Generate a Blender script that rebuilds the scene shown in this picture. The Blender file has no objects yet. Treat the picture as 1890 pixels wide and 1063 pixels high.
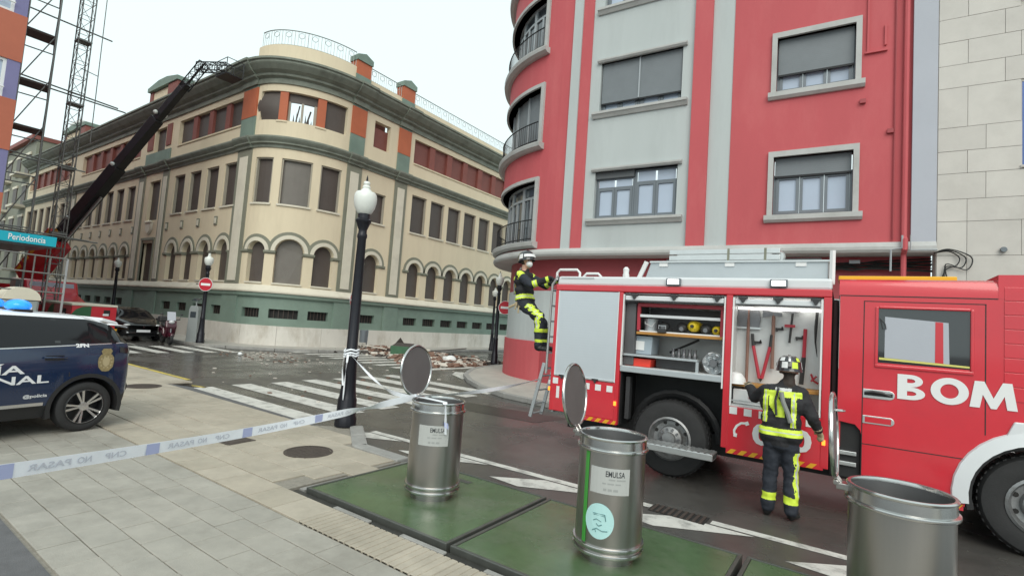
import bpy, bmesh, math, random
import numpy as np
from mathutils import Vector, Matrix
random.seed(7)
R_ = math.radians
SC = bpy.context.scene
COL = SC.collection

# ------------------------------------------------------------------ camera
cam_data = bpy.data.cameras.new('camera')
cam_data.sensor_fit = 'HORIZONTAL'
cam_data.sensor_width = 36.0
cam_data.lens = 940.0 / 1890.0 * 36.0
cam_data.clip_start = 0.05
cam_data.clip_end = 2000.0
cam = bpy.data.objects.new('camera', cam_data)
COL.objects.link(cam)
PITCH, ROLL, YAW = 3.9766, 4.0045, 34.852          # degrees: up, anticlockwise, left of +Y
cam.matrix_world = (Matrix.Translation((0, 0, 1.95)) @ Matrix.Rotation(R_(YAW), 4, 'Z')
                    @ Matrix.Rotation(R_(90 + PITCH), 4, 'X') @ Matrix.Rotation(R_(ROLL), 4, 'Z'))
SC.camera = cam

# ------------------------------------------------------------------ sky, sun, exposure
SUN_EL, SUN_AZ = 40.0, 216.0
world = bpy.data.worlds.new('World'); SC.world = world
world.use_nodes = True
nt = world.node_tree; nt.nodes.clear()
w_out = nt.nodes.new('ShaderNodeOutputWorld'); w_bg = nt.nodes.new('ShaderNodeBackground')
w_sky = nt.nodes.new('ShaderNodeTexSky'); w_sky.sky_type = 'NISHITA'; w_sky.sun_disc = False
w_sky.sun_elevation = R_(SUN_EL); w_sky.sun_rotation = R_(SUN_AZ)
w_hs = nt.nodes.new('ShaderNodeHueSaturation'); w_hs.inputs['Saturation'].default_value = 0.15
w_mix = nt.nodes.new('ShaderNodeMix'); w_mix.data_type = 'RGBA'
w_mix.inputs[0].default_value = 0.88
w_mix.inputs[7].default_value = (7.35, 8.7, 8.75, 1)
w_bg.inputs['Strength'].default_value = 0.1
nt.links.new(w_sky.outputs[0], w_hs.inputs['Color'])
nt.links.new(w_hs.outputs[0], w_mix.inputs[6])
nt.links.new(w_mix.outputs[2], w_bg.inputs['Color'])
nt.links.new(w_bg.outputs[0], w_out.inputs[0])
sun_d = bpy.data.lights.new('sun', 'SUN'); sun_d.energy = 1.5; sun_d.angle = R_(45); sun_d.color = (1, .94, .85)
sun = bpy.data.objects.new('sun', sun_d); COL.objects.link(sun)
sun.rotation_euler = (R_(90 - SUN_EL), 0, R_(SUN_AZ - 180 + 0))
sun.location = (0, -10, 30)
SC.view_settings.view_transform = 'Standard'; SC.view_settings.look = 'None'
SC.view_settings.exposure = 0.45; SC.view_settings.gamma = 1.0
SC.view_settings.use_curve_mapping = False

# ------------------------------------------------------------------ materials
MATS = {}
def material(name, col, rough=.6, metal=0., var=.0, scale=3., bump=0., bscale=30., stain=None, stain_amt=0.,
             stain_scale=.6, spec=.5, coat=0., stretch=None, rvar=0., emit=None, trans=0., geo=False):
    m = bpy.data.materials.new(name); m.use_nodes = True
    t = m.node_tree; b = t.nodes['Principled BSDF']
    b.inputs['Roughness'].default_value = rough; b.inputs['Metallic'].default_value = metal
    b.inputs['Specular IOR Level'].default_value = spec
    b.inputs['Coat Weight'].default_value = coat; b.inputs['Coat Roughness'].default_value = .08
    b.inputs['Base Color'].default_value = (*col, 1)
    if trans: b.inputs['Transmission Weight'].default_value = trans
    if emit:
        b.inputs['Emission Color'].default_value = (*emit[0], 1); b.inputs['Emission Strength'].default_value = emit[1]
    tc = None
    def coords():
        nonlocal tc
        if tc is None:
            tc = t.nodes.new('ShaderNodeNewGeometry' if geo else 'ShaderNodeTexCoord')
            g = t.nodes.new('ShaderNodeMapping'); t.links.new(tc.outputs['Position' if geo else 'Object'], g.inputs[0])
            if stretch: g.inputs['Scale'].default_value = stretch
            tc = g
        return tc.outputs[0]
    last = None
    if var:
        n = t.nodes.new('ShaderNodeTexNoise'); n.inputs['Scale'].default_value = scale; n.inputs['Detail'].default_value = 6
        n.inputs['Roughness'].default_value = .65
        t.links.new(coords(), n.inputs['Vector'])
        r = t.nodes.new('ShaderNodeMapRange'); r.inputs[1].default_value = .25; r.inputs[2].default_value = .75
        r.inputs[3].default_value = 1 - var; r.inputs[4].default_value = 1 + var
        t.links.new(n.outputs['Fac'], r.inputs[0])
        mx = t.nodes.new('ShaderNodeMix'); mx.data_type = 'RGBA'; mx.blend_type = 'MULTIPLY'; mx.inputs[0].default_value = 1
        mx.inputs[6].default_value = (*col, 1); t.links.new(r.outputs[0], mx.inputs[7])
        last = mx.outputs[2]
    if stain:
        n2 = t.nodes.new('ShaderNodeTexNoise'); n2.inputs['Scale'].default_value = stain_scale; n2.inputs['Detail'].default_value = 8
        n2.inputs['Roughness'].default_value = .7
        t.links.new(coords(), n2.inputs['Vector'])
        r2 = t.nodes.new('ShaderNodeMapRange'); r2.inputs[1].default_value = .48; r2.inputs[2].default_value = .72
        r2.inputs[3].default_value = 0; r2.inputs[4].default_value = stain_amt
        t.links.new(n2.outputs['Fac'], r2.inputs[0])
        mx2 = t.nodes.new('ShaderNodeMix'); mx2.data_type = 'RGBA'
        t.links.new(r2.outputs[0], mx2.inputs[0])
        if last: t.links.new(last, mx2.inputs[6])
        else: mx2.inputs[6].default_value = (*col, 1)
        mx2.inputs[7].default_value = (*stain, 1); last = mx2.outputs[2]
    if last: t.links.new(last, b.inputs['Base Color'])
    if rvar:
        n3 = t.nodes.new('ShaderNodeTexNoise'); n3.inputs['Scale'].default_value = stain_scale * 1.3; n3.inputs['Detail'].default_value = 5
        t.links.new(coords(), n3.inputs['Vector'])
        r3 = t.nodes.new('ShaderNodeMapRange'); r3.inputs[1].default_value = .38; r3.inputs[2].default_value = .62
        r3.inputs[3].default_value = max(.03, rough - rvar); r3.inputs[4].default_value = min(1, rough + rvar)
        t.links.new(n3.outputs['Fac'], r3.inputs[0]); t.links.new(r3.outputs[0], b.inputs['Roughness'])
    if bump:
        n4 = t.nodes.new('ShaderNodeTexNoise'); n4.inputs['Scale'].default_value = bscale; n4.inputs['Detail'].default_value = 4
        t.links.new(coords(), n4.inputs['Vector'])
        bp = t.nodes.new('ShaderNodeBump'); bp.inputs['Strength'].default_value = bump; bp.inputs['Distance'].default_value = .01
        t.links.new(n4.outputs['Fac'], bp.inputs['Height']); t.links.new(bp.outputs[0], b.inputs['Normal'])
    MATS[name] = m
    return m

def slatted(name, col, period, rough=.5, metal=0., axis='Z', depth=.35, var=.08):
    """a roller shutter or louvre: horizontal slats as fine relief"""
    m = material(name, col, rough, metal, var=var, scale=2.)
    t = m.node_tree; b = t.nodes['Principled BSDF']
    tc = t.nodes.new('ShaderNodeTexCoord'); sp = t.nodes.new('ShaderNodeSeparateXYZ')
    t.links.new(tc.outputs['Object'], sp.inputs[0])
    mu = t.nodes.new('ShaderNodeMath'); mu.operation = 'MULTIPLY'; mu.inputs[1].default_value = 1 / period
    t.links.new(sp.outputs[axis], mu.inputs[0])
    fr = t.nodes.new('ShaderNodeMath'); fr.operation = 'FRACT'; t.links.new(mu.outputs[0], fr.inputs[0])
    pp = t.nodes.new('ShaderNodeMath'); pp.operation = 'PINGPONG'; pp.inputs[1].default_value = .5; t.links.new(fr.outputs[0], pp.inputs[0])
    pw = t.nodes.new('ShaderNodeMath'); pw.operation = 'POWER'; pw.inputs[1].default_value = .4; t.links.new(pp.outputs[0], pw.inputs[0])
    bp = t.nodes.new('ShaderNodeBump'); bp.inputs['Strength'].default_value = depth; bp.inputs['Distance'].default_value = .02
    t.links.new(pw.outputs[0], bp.inputs['Height']); t.links.new(bp.outputs[0], b.inputs['Normal'])
    return m

# ------------------------------------------------------------------ mesh helpers
def wmat(o):
    return o.matrix_basis.copy() if o.parent is None else wmat(o.parent) @ o.matrix_parent_inverse @ o.matrix_basis
class MB:
    """collects faces; build() links them as ONE mesh object"""
    def __init__(s): s.v = []; s.f = []; s.m = []
    def add(s, vs, fs, mi=0, M=None):
        o = len(s.v)
        if M is not None: vs = [M @ Vector(p) for p in vs]
        s.v += [tuple(p) for p in vs]
        s.f += [tuple(i + o for i in f) for f in fs]; s.m += [mi] * len(fs)
        return s
    def box(s, x0, x1, y0, y1, z0, z1, mi=0, M=None):
        v = [(x0, y0, z0), (x1, y0, z0), (x1, y1, z0), (x0, y1, z0), (x0, y0, z1), (x1, y0, z1), (x1, y1, z1), (x0, y1, z1)]
        return s.add(v, [(0, 3, 2, 1), (4, 5, 6, 7), (0, 1, 5, 4), (1, 2, 6, 5), (2, 3, 7, 6), (3, 0, 4, 7)], mi, M)
    def tube(s, pts, r, n=8, mi=0, M=None, cap=True, closed=False):
        pts = [Vector(p) for p in pts]; k = len(pts)
        rs = r if isinstance(r, (list, tuple)) else [r] * k
        vs = []; up = None
        for i, p in enumerate(pts):
            if closed: d = pts[(i + 1) % k] - pts[i - 1]
            else: d = pts[min(i + 1, k - 1)] - pts[max(i - 1, 0)]
            d.normalize()
            if up is None:
                up = Vector((0, 0, 1)) if abs(d.z) < .9 else Vector((1, 0, 0))
            a = d.cross(up)
            if a.length < 1e-5: a = d.orthogonal()
            a.normalize(); b = a.cross(d); up = b
            for j in range(n):
                t = 2 * math.pi * j / n
                vs.append(p + (a * math.cos(t) + b * math.sin(t)) * rs[i])
        fs = []
        for i in range(k if closed else k - 1):
            for j in range(n):
                q = (i + 1) % k
                fs.append((i * n + j, i * n + (j + 1) % n, q * n + (j + 1) % n, q * n + j))
        if cap and not closed:
            fs.append(tuple(range(n))); fs.append(tuple(reversed(range((k - 1) * n, k * n))))
        return s.add(vs, fs, mi, M)
    def lathe(s, prof, n=24, mi=0, M=None, ang=2 * math.pi, caps=False):
        vs = []; k = len(prof); full = abs(ang - 2 * math.pi) < 1e-4; nn = n if full else n + 1
        for r, z in prof:
            for j in range(nn):
                t = ang * j / n; vs.append((r * math.cos(t), r * math.sin(t), z))
        fs = []
        for i in range(k - 1):
            for j in range(n):
                a, b = j, (j + 1) % nn
                fs.append((i * nn + a, i * nn + b, (i + 1) * nn + b, (i + 1) * nn + a))
        if full and caps:
            if prof[0][0] > 1e-4: fs.append(tuple(reversed(range(nn))))
            if prof[-1][0] > 1e-4: fs.append(tuple(range((k - 1) * nn, k * nn)))
        return s.add(vs, fs, mi, M)
    def prism(s, poly, a, b, mi=0, M=None, axis='y'):
        """polygon in the two other axes, extruded along axis from a to b"""
        def P(p, h):
            return {'y': (p[0], h, p[1]), 'x': (h, p[0], p[1]), 'z': (p[0], p[1], h)}[axis]
        n = len(poly); vs = [P(p, a) for p in poly] + [P(p, b) for p in poly]
        fs = [tuple(range(n)), tuple(reversed(range(n, 2 * n)))]
        for i in range(n): j = (i + 1) % n; fs.append((i, i + n, j + n, j))
        return s.add(vs, fs, mi, M)
    def sphere(s, c, r, n=12, k=8, mi=0, M=None):
        r = r if isinstance(r, (list, tuple)) else (r, r, r)
        vs = []; fs = []
        for i in range(k + 1):
            ph = math.pi * i / k
            for j in range(n):
                t = 2 * math.pi * j / n
                vs.append((c[0] + r[0] * math.sin(ph) * math.cos(t), c[1] + r[1] * math.sin(ph) * math.sin(t), c[2] - r[2] * math.cos(ph)))
        for i in range(k):
            for j in range(n):
                fs.append((i * n + j, i * n + (j + 1) % n, (i + 1) * n + (j + 1) % n, (i + 1) * n + j))
        return s.add(vs, fs, mi, M)
    def build(s, name, mat, parent=None, smooth=False, bevel=0., world=False, M=None, seg=2):
        me = bpy.data.meshes.new(name)
        me.from_pydata(s.v, [], s.f)
        mats = mat if isinstance(mat, (list, tuple)) else [mat]
        for q in mats: me.materials.append(q if not isinstance(q, str) else MATS[q])
        if len(mats) > 1: me.polygons.foreach_set('material_index', s.m)
        bm = bmesh.new(); bm.from_mesh(me)
        bmesh.ops.remove_doubles(bm, verts=bm.verts, dist=1e-5)
        bmesh.ops.recalc_face_normals(bm, faces=bm.faces)
        bm.to_mesh(me); bm.free()
        if smooth:
            me.polygons.foreach_set('use_smooth', [True] * len(me.polygons))
            me.update(); me.set_sharp_from_angle(angle=R_(38))
        me.update()
        o = bpy.data.objects.new(name, me); COL.objects.link(o)
        if parent is not None:
            o.parent = parent
            if world: o.matrix_parent_inverse = wmat(parent).inverted()
        if M is not None: o.matrix_basis = M
        if bevel:
            md = o.modifiers.new('edge', 'BEVEL'); md.width = bevel; md.segments = seg; md.limit_method = 'ANGLE'; md.angle_limit = R_(40)
        return o

def smooth_path(pts, n=6):
    P = [Vector(p) for p in pts]; out = []
    for k in range(len(P) - 1):
        p0, p1, p2, p3 = P[max(k - 1, 0)], P[k], P[k + 1], P[min(k + 2, len(P) - 1)]
        for i in range(n):
            t = i / n; out.append(.5 * ((2 * p1) + (p2 - p0) * t + (2 * p0 - 5 * p1 + 4 * p2 - p3) * t * t + (3 * p1 - p0 - 3 * p2 + p3) * t ** 3))
    return out + [P[-1]]
def tag(o, label, cat, group=None, kind=None):
    if label: o['label'] = label
    if cat: o['category'] = cat
    if group: o['group'] = group
    if kind: o['kind'] = kind
    return o
def thing(name, label, cat, loc=(0, 0, 0), rz=0., group=None):
    o = bpy.data.objects.new(name, None); COL.objects.link(o); o.empty_display_size = .2
    o.matrix_basis = Matrix.Translation(loc) @ Matrix.Rotation(rz, 4, 'Z')
    return tag(o, label, cat, group)
def struct(o): o['kind'] = 'structure'; return o
def copy_tree(o, parent=None):
    c = o.copy(); COL.objects.link(c); c.parent = parent
    for ch in list(o.children): copy_tree(ch, c)
    return c
def group_node(name, parent):            # a part that itself only holds sub-parts
    o = bpy.data.objects.new(name, None); COL.objects.link(o); o.empty_display_size = .1; o.parent = parent
    return o
def text_mesh(body, width=None, height=1., bold=0., shear=0., spacing=1., res=3):
    """verts and faces of flat lettering, lower left at 0,0 in xy, given cap height"""
    cu = bpy.data.curves.new('lettering', 'FONT'); cu.body = body; cu.size = 1.; cu.offset = bold; cu.shear = shear
    cu.resolution_u = res; cu.space_character = spacing
    ob = bpy.data.objects.new('lettering', cu); COL.objects.link(ob)
    dg = bpy.context.evaluated_depsgraph_get(); dg.update()
    me = bpy.data.meshes.new_from_object(ob.evaluated_get(dg))
    vs = [tuple(v.co) for v in me.vertices]; fs = [tuple(p.vertices) for p in me.polygons if p.normal.z > 0]
    bpy.data.objects.remove(ob); bpy.data.curves.remove(cu); bpy.data.meshes.remove(me)
    x0 = min(v[0] for v in vs); x1 = max(v[0] for v in vs); y0 = 0.; y1 = max(v[1] for v in vs)
    sy = height / y1; sx = (width / (x1 - x0)) if width else sy
    return [((v[0] - x0) * sx, v[1] * sy, 0) for v in vs], fs
def lettering(name, body, mat, parent, M, width=None, height=1., bold=0., shear=0., spacing=1., fn=None):
    vs, fs = text_mesh(body, width, height, bold, shear, spacing)
    if fn: vs = [fn(v[0], v[1]) for v in vs]
    mb = MB(); mb.add(vs, fs)
    me = bpy.data.meshes.new(name); me.from_pydata(mb.v, [], mb.f); me.materials.append(MATS[mat])
    o = bpy.data.objects.new(name, me); COL.objects.link(o); o.parent = parent
    if M is not None: o.matrix_basis = M
    return o

# colours -----------------------------------------------------------
material('asphalt', (.078, .073, .068), .24, var=.25, scale=1.6, bump=.18, bscale=140, stain=(.118, .111, .102), stain_amt=.75, stain_scale=.5, rvar=.17, spec=.5)
material('asphalt_path', (.12, .12, .125), .7, var=.2, scale=8, bump=.4, bscale=150)
material('ground_far', (.09, .088, .085), .8, var=.2, scale=.2)
material('road_paint', (.62, .61, .57), .5, var=.15, scale=9, stain=(.12, .115, .11), stain_amt=.95, stain_scale=4.5, bump=.2, bscale=120, geo=True)
material('road_yellow', (.58, .45, .08), .5, var=.15, scale=9, stain=(.15, .14, .12), stain_amt=.7, stain_scale=3)
for i, c in enumerate([(.35, .332, .292), (.333, .316, .278), (.365, .345, .303)]):
    material('slab_grey_%d' % i, c, .62, var=.13, scale=5, bump=.25, bscale=90, stain=(.225, .21, .18), stain_amt=.8, stain_scale=1.4, rvar=.2, geo=True)
for i, c in enumerate([(.41, .365, .295), (.39, .348, .28), (.43, .384, .312)]):
    material('slab_light_%d' % i, c, .6, var=.12, scale=5, bump=.25, bscale=90, stain=(.285, .255, .205), stain_amt=.8, stain_scale=1.2, rvar=.2, geo=True)
material('joint', (.25, .23, .195), .8, var=.25, scale=20)
material('sidewalk', (.42, .40, .36), .65, var=.12, scale=3, stain=(.28, .27, .25), stain_amt=.6, stain_scale=.8, bump=.2, bscale=60)
material('kerb', (.30, .295, .28), .65, var=.2, scale=6, bump=.3, bscale=70, stain=(.2, .19, .17), stain_amt=.6)
material('iron', (.095, .075, .065), .55, metal=.5, var=.3, scale=30, bump=.5, bscale=80)

# =================================================================== GROUND
def flat(name, poly, z0, z1, mat, parent=None, bevel=0.):
    mb = MB(); mb.prism(poly, z0, z1, axis='z'); return mb.build(name, mat, parent, bevel=bevel)
def sheet(mb, poly, z): mb.add([(p[0], p[1], z) for p in poly], [tuple(range(len(poly)))])

g = MB(); sheet(g, [(-700, -500), (700, -500), (700, 900), (-700, 900)], -.03)
struct(g.build('ground', 'ground_far'))
g = MB()
NX, NY = 60, 46
for i in range(NX + 1):
    for j in range(NY + 1):
        g.v.append((-96 + i * 140 / NX, -30 + j * 110 / NY, 0.))
for i in range(NX):
    for j in range(NY):
        a = i * (NY + 1) + j; g.f.append((a, a + NY + 1, a + NY + 2, a + 1)); g.m.append(0)
road = struct(g.build('road', 'asphalt'))

def stripe(poly, z=.004, mat='road_paint', name='road_marking'):
    mb = MB(); sheet(mb, poly, z); return mb.build(name, mat, road)
# crosswalk over the street in front (stripes along X)
for k in range(7):
    y = 5.38 + k * .965; x0 = -12.45 - .07 * (k % 2) - .04 * k; x1 = -8.05 - .05 * k
    if k == 0: x1 = -7.95
    stripe([(x0, y + .12), (x1, y), (x1, y + .5), (x0, y + .60)], name='crosswalk_stripe')
# crosswalk over the side street (stripes along Y)
for k in range(9):
    x = -21.1 + k * .92
    stripe([(x, 13.3 + .06 * (k % 3)), (x + .46, 13.3), (x + .46, 17.0), (x, 17.1)], name='crosswalk_stripe')
# crosswalk by the parked car
for k in range(5):
    y = 7.15 + k * .86
    stripe([(-24.1, y), (-20.95, y), (-20.95, y + .42), (-24.1, y + .42)], name='crosswalk_stripe')
# bay line with hatching beside the bins
stripe([(-6.7, 5.80), (-2.6, 5.80), (-2.6, 5.93), (-6.7, 5.93)])
stripe([(-2.55, 5.80), (-1.95, 5.80), (-1.95, 5.92), (-2.55, 5.92)])
stripe([(-1.30, 5.80), (3.5, 5.86), (3.5, 5.98), (-1.30, 5.92)])
for x in (-6.9, -5.2, -3.53, -1.86, -.2, 1.45):
    stripe([(x - .35, 5.36), (x + .12, 5.30), (x + 1.0, 5.77), (x + .25, 5.77)])
stripe([(-17.5, 5.60), (-12.9, 5.60), (-12.9, 5.71), (-17.5, 5.71)], mat='road_yellow', z=.1245)
stripe([(-12.9, 5.62), (-12.35, 5.74), (-12.35, 5.85), (-12.9, 5.74)], mat='road_yellow')
stripe([(-12.6, 14.75), (-12.0, 13.9), (-10.95, 13.2), (-11.5, 15.3)])
stripe([(-60, 9.0), (-24.6, 8.55), (-24.6, 8.63), (-60, 9.08)])
# wet patches worn into the lane are in the asphalt itself; tar repair seam
material('tar', (.03, .028, .026), .3, var=.2, scale=20)
stripe([(-8.3, 8.7), (-5.4, 8.9), (-5.2, 9.9), (-8.0, 9.6)], mat='tar', z=.003, name='asphalt_patch')

# ---- the near pavement, its slabs and kerbs
pave_poly = [(-24, -9), (8, -9), (8, 3.16), (-4.82, 3.16), (-4.82, 4.72), (-5.73, 4.75), (-6.75, 5.5), (-7.3, 5.05), (-12.6, 5.05), (-12.75, 5.66), (-24, 5.66)]
pavement = struct(flat('pavement', pave_poly, .0, .105, 'joint'))
flat('asphalt_path', [(-24, -9), (8, -9), (8, 1.17), (-24, 1.22)], .10, .121, 'asphalt_path', pavement)
def inside(x, y, poly):
    c = False; n = len(poly)
    for i in range(n):
        (x0, y0), (x1, y1) = poly[i], poly[i - 1]
        if (y0 > y) != (y1 > y) and x < (x1 - x0) * (y - y0) / (y1 - y0) + x0: c = not c
    return c
SL = {}
def slab_mesh(w, d, h, mat):
    k = (round(w, 3), round(d, 3), mat)
    if k not in SL:
        b = .004; mb = MB()
        v = [(-w / 2, -d / 2, -h), (w / 2, -d / 2, -h), (w / 2, d / 2, -h), (-w / 2, d / 2, -h),
             (-w / 2, -d / 2, -b), (w / 2, -d / 2, -b), (w / 2, d / 2, -b), (-w / 2, d / 2, -b),
             (-w / 2 + b, -d / 2 + b, 0), (w / 2 - b, -d / 2 + b, 0), (w / 2 - b, d / 2 - b, 0), (-w / 2 + b, d / 2 - b, 0)]
        f = [(8, 9, 10, 11)]
        for i in range(4):
            j = (i + 1) % 4; f += [(i, j, j + 4, i + 4), (i + 4, j + 4, j + 8, i + 8)]
        me = bpy.data.meshes.new('paving_slab'); me.from_pydata(v, [], f); me.materials.append(MATS[mat]); me.update()
        SL[k] = me
    return SL[k]
slabs = []
def lay(y0, y1, dy, dx, x0, x1, pre):
    ny = round((y1 - y0) / dy); dyy = (y1 - y0) / ny
    for j in range(ny):
        off = dx * .5 * (j % 2) + random.uniform(-.03, .03)
        x = x0 - off
        while x < x1:
            cx, cy = x + dx / 2, y0 + (j + .5) * dyy
            if all(inside(cx + a * dx * .2, cy + b * dyy * .2, pave_poly) for a in (-1, 1) for b in (-1, 1)):
                slabs.append((cx, cy, dx - .007, dyy - .007, pre + str(random.choices((0, 1, 2), (5, 3, 2))[0])))
            x += dx
lay(1.22, 2.74, .25, .40, -24, 8, 'slab_grey_')
lay(3.16, 3.9, .37, .42, -24, -4.8, 'slab_light_')
lay(3.9, 5.05, .38, .42, -24, -4.8, 'slab_light_')
lay(5.05, 5.6, .55, .6, -24, -12.8, 'slab_light_')
def vis_key(s):
    x, y = s[0], s[1]; dep = -.5728 * x + .8168 * y; rt = .8195 * x + .5688 * y
    if dep < .8 or abs(rt) > dep * 1.03: return 999
    t = 1.83 / dep * 940 + 597
    if t > 1085 or (x < -8.3 and y < 2.4): return 999
    return dep
slabs.sort(key=vis_key)
rest = MB()
for i, (cx, cy, w, d, m) in enumerate(slabs):
    dz = .12 + random.uniform(-.0025, .0025)
    if i < 297 and vis_key((cx, cy)) < 900:
        o = bpy.data.objects.new('paving_slab', slab_mesh(w, d, .03, m)); COL.objects.link(o); o.parent = pavement
        o.location = (cx, cy, dz); o.rotation_euler = (random.uniform(-.004, .004), random.uniform(-.004, .004), random.uniform(-.004, .004))
    elif vis_key((cx, cy)) < 900 or cx > -14:
        rest.box(cx - w / 2, cx + w / 2, cy - d / 2, cy + d / 2, .09, dz, int(m[-1]) + (3 if 'light' in m else 0))
o = rest.build('paving_slabs_beyond', ['slab_grey_0', 'slab_grey_1', 'slab_grey_2', 'slab_light_0', 'slab_light_1', 'slab_light_2'], pavement)
o['kind'] = 'stuff'
# grooved edging slabs beside the bins, each with its grooves cut in
x = -16.0; k = 0
while x < 4:
    w = .44 if k % 3 else .62
    mb = MB()
    if x > -4.3:
        n = 6 if w < .5 else 9; p = w / n
        for q in range(n):
            mb.box(x + q * p + .004, x + (q + 1) * p - .012, 2.765, 3.145, .10, .1225)
        mb.box(x + .004, x + w - .008, 2.765, 3.145, .09, .1165)
    else:
        mb.box(x + .005, x + w - .005, 2.765, 3.145, .09, .1215)
    mb.build('edging_slab', 'slab_light_%d' % (k % 3), pavement, bevel=.003, seg=1)
    x += w; k += 1
# kerb stones around the end of the pavement
kb = [(-4.82, 4.72), (-5.73, 4.75), (-6.75, 5.5)]
for (a, b) in zip(kb[:-1], kb[1:]):
    L = math.dist(a, b); n = 2 if L > 1 else 1
    for q in range(n):
        M = Matrix.Translation((a[0] + (b[0] - a[0]) * (q + .5) / n, a[1] + (b[1] - a[1]) * (q + .5) / n, 0)) @ Matrix.Rotation(math.atan2(b[1] - a[1], b[0] - a[0]), 4, 'Z')
        mb = MB(); mb.box(-L / n / 2 + .006, L / n / 2 - .006, -.15, .06, 0, .135); o = mb.build('kerb_stone', 'kerb', pavement, bevel=.015, M=M)
x = -24
while x < -13.9:
    mb = MB(); mb.box(x + .005, x + .99, 5.60, 5.74, 0, .1205); mb.build('kerb_stone', 'kerb', pavement, bevel=.015); x += 1.0
# dropped kerb ramp down to the crosswalk
mb = MB()
mb.add([(-12.75, 5.05, .118), (-7.2, 5.05, .118), (-7.0, 5.40, .012), (-12.7, 5.55, .012), (-12.75, 5.05, 0), (-7.2, 5.05, 0), (-7.0, 5.40, 0), (-12.7, 5.55, 0)],
       [(0, 1, 2, 3), (4, 7, 6, 5), (0, 4, 5, 1), (1, 5, 6, 2), (2, 6, 7, 3), (3, 7, 4, 0)])
struct(mb.build('dropped_kerb', 'asphalt_path'))
# dark strip coloured in for the gap between pavement and bin platforms
material('gap_strip', (.035, .034, .03), .4, var=.3, scale=10)
struct(flat('gap_strip', [(-4.80, 3.17), (3.2, 3.17), (3.2, 3.27), (-4.80, 3.27)], 0, .085, 'gap_strip'))
struct(flat('gap_edge', [(-4.78, 3.275), (-4.70, 3.275), (-4.70, 4.9), (-4.78, 4.9)], 0, .10, 'kerb'))
for x in (-4.1, -3.2, -2.3, -1.3):
    mb = MB(); mb.box(x, x + .5, 3.18, 3.235, .085, .108); struct(mb.build('gap_stone', 'kerb', bevel=.01))

# =================================================================== CREAM CORNER BUILDING
EA, EB = 2.8, 3.7
_t = [i * math.pi / 2 / 400 for i in range(401)]
_e = [(-25.3 + EA * math.sin(t), 16.5 - EB * math.cos(t)) for t in _t]
_S = [0.]
for i in range(400): _S.append(_S[-1] + math.dist(_e[i], _e[i + 1]))
LC = _S[-1]
import bisect
def cw(s, d=0.):
    if s <= 0: return (-25.3 + s, 12.8 - d)
    if s >= LC: return (-22.5 + d, 16.5 + s - LC)
    i = min(max(bisect.bisect_left(_S, s), 1), 400); f = (s - _S[i - 1]) / (_S[i] - _S[i - 1]); t = _t[i - 1] + f * (_t[i] - _t[i - 1])
    nx, ny = math.sin(t) / EA, -math.cos(t) / EB; L = math.hypot(nx, ny)
    return (-25.3 + EA * math.sin(t) + d * nx / L, 16.5 - EB * math.cos(t) + d * ny / L)
def cuts(s0, s1, step=.3, lo=0., hi=None):
    hi = LC if hi is None else hi
    c = [s0]
    a, b = max(s0, lo), min(s1, hi)
    if b - a > 1e-6:
        n = max(1, math.ceil((b - a) / step))
        for i in range(n + 1): c.append(a + (b - a) * i / n)
    c.append(s1)
    out = [c[0]]
    for q in c[1:]:
        if q - out[-1] > 1e-5: out.append(q)
    return out
def sweep(mb, s0, s1, prof, mi=0, path=None, cut=None):
    """closed profile [(d,z)] swept along a wall path"""
    path = path or cw; ss = (cut or cuts)(s0, s1); n = len(prof); vs = []
    for s in ss:
        for d, z in prof:
            p = path(s, d); vs.append((p[0], p[1], z))
    fs = [tuple(range(n)), tuple(reversed(range((len(ss) - 1) * n, len(ss) * n)))]
    for i in range(len(ss) - 1):
        for j in range(n):
            k = (j + 1) % n; fs.append((i * n + j, (i + 1) * n + j, (i + 1) * n + k, i * n + k))
    mb.add(vs, fs, mi)
def sbox(mb, s0, s1, z0, z1, d0, d1, mi=0, path=None, cut=None):
    sweep(mb, s0, s1, [(d0, z0), (d1, z0), (d1, z1), (d0, z1)], mi, path, cut)
sL = lambda x: x + 25.3
sR = lambda y: LC + y - 16.5

material('cream', (.70, .61, .445), .75, var=.05, scale=.8, bump=.12, bscale=40, stain=(.56, .48, .345), stain_amt=.45, stain_scale=.9, stretch=(1, 1, .22))
material('cream_trim', (.67, .63, .52), .7, var=.05, scale=2, stain=(.42, .39, .32), stain_amt=.4, stain_scale=.8)
material('green', (.185, .255, .212), .65, var=.1, scale=1.2, bump=.12, bscale=40, stain=(.10, .145, .125), stain_amt=.5, stain_scale=.5)
material('green_cornice', (.21, .235, .195), .7, var=.15, scale=2.5, stain=(.095, .10, .08), stain_amt=.7, stain_scale=1.2)
material('orange', (.46, .125, .055), .65, var=.1, scale=1.5, stain=(.33, .10, .06), stain_amt=.4)
material('brick_red', (.23, .07, .055), .65, var=.15, scale=2.0, stain=(.16, .06, .05), stain_amt=.5)
material('plinth_stone', (.62, .595, .545), .6, var=.08, scale=1.5, stain=(.36, .32, .26), stain_amt=.75, stain_scale=1.1, stretch=(1, 1, .5), bump=.15, bscale=30)
material('dark_void', (.016, .015, .014), .7)
material('reveal', (.36, .33, .27), .7, var=.08, scale=2)
material('olive', (.215, .22, .17), .7, var=.1, scale=1.5, stain=(.12, .13, .10), stain_amt=.4)
slatted('shutter_brown', (.085, .070, .062), .055, .55)
slatted('shutter_grey', (.155, .142, .125), .055, .5)
slatted('shutter_red', (.19, .062, .05), .055, .6)
material('rail_metal', (.32, .35, .34), .5, metal=.3, var=.1)

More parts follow.
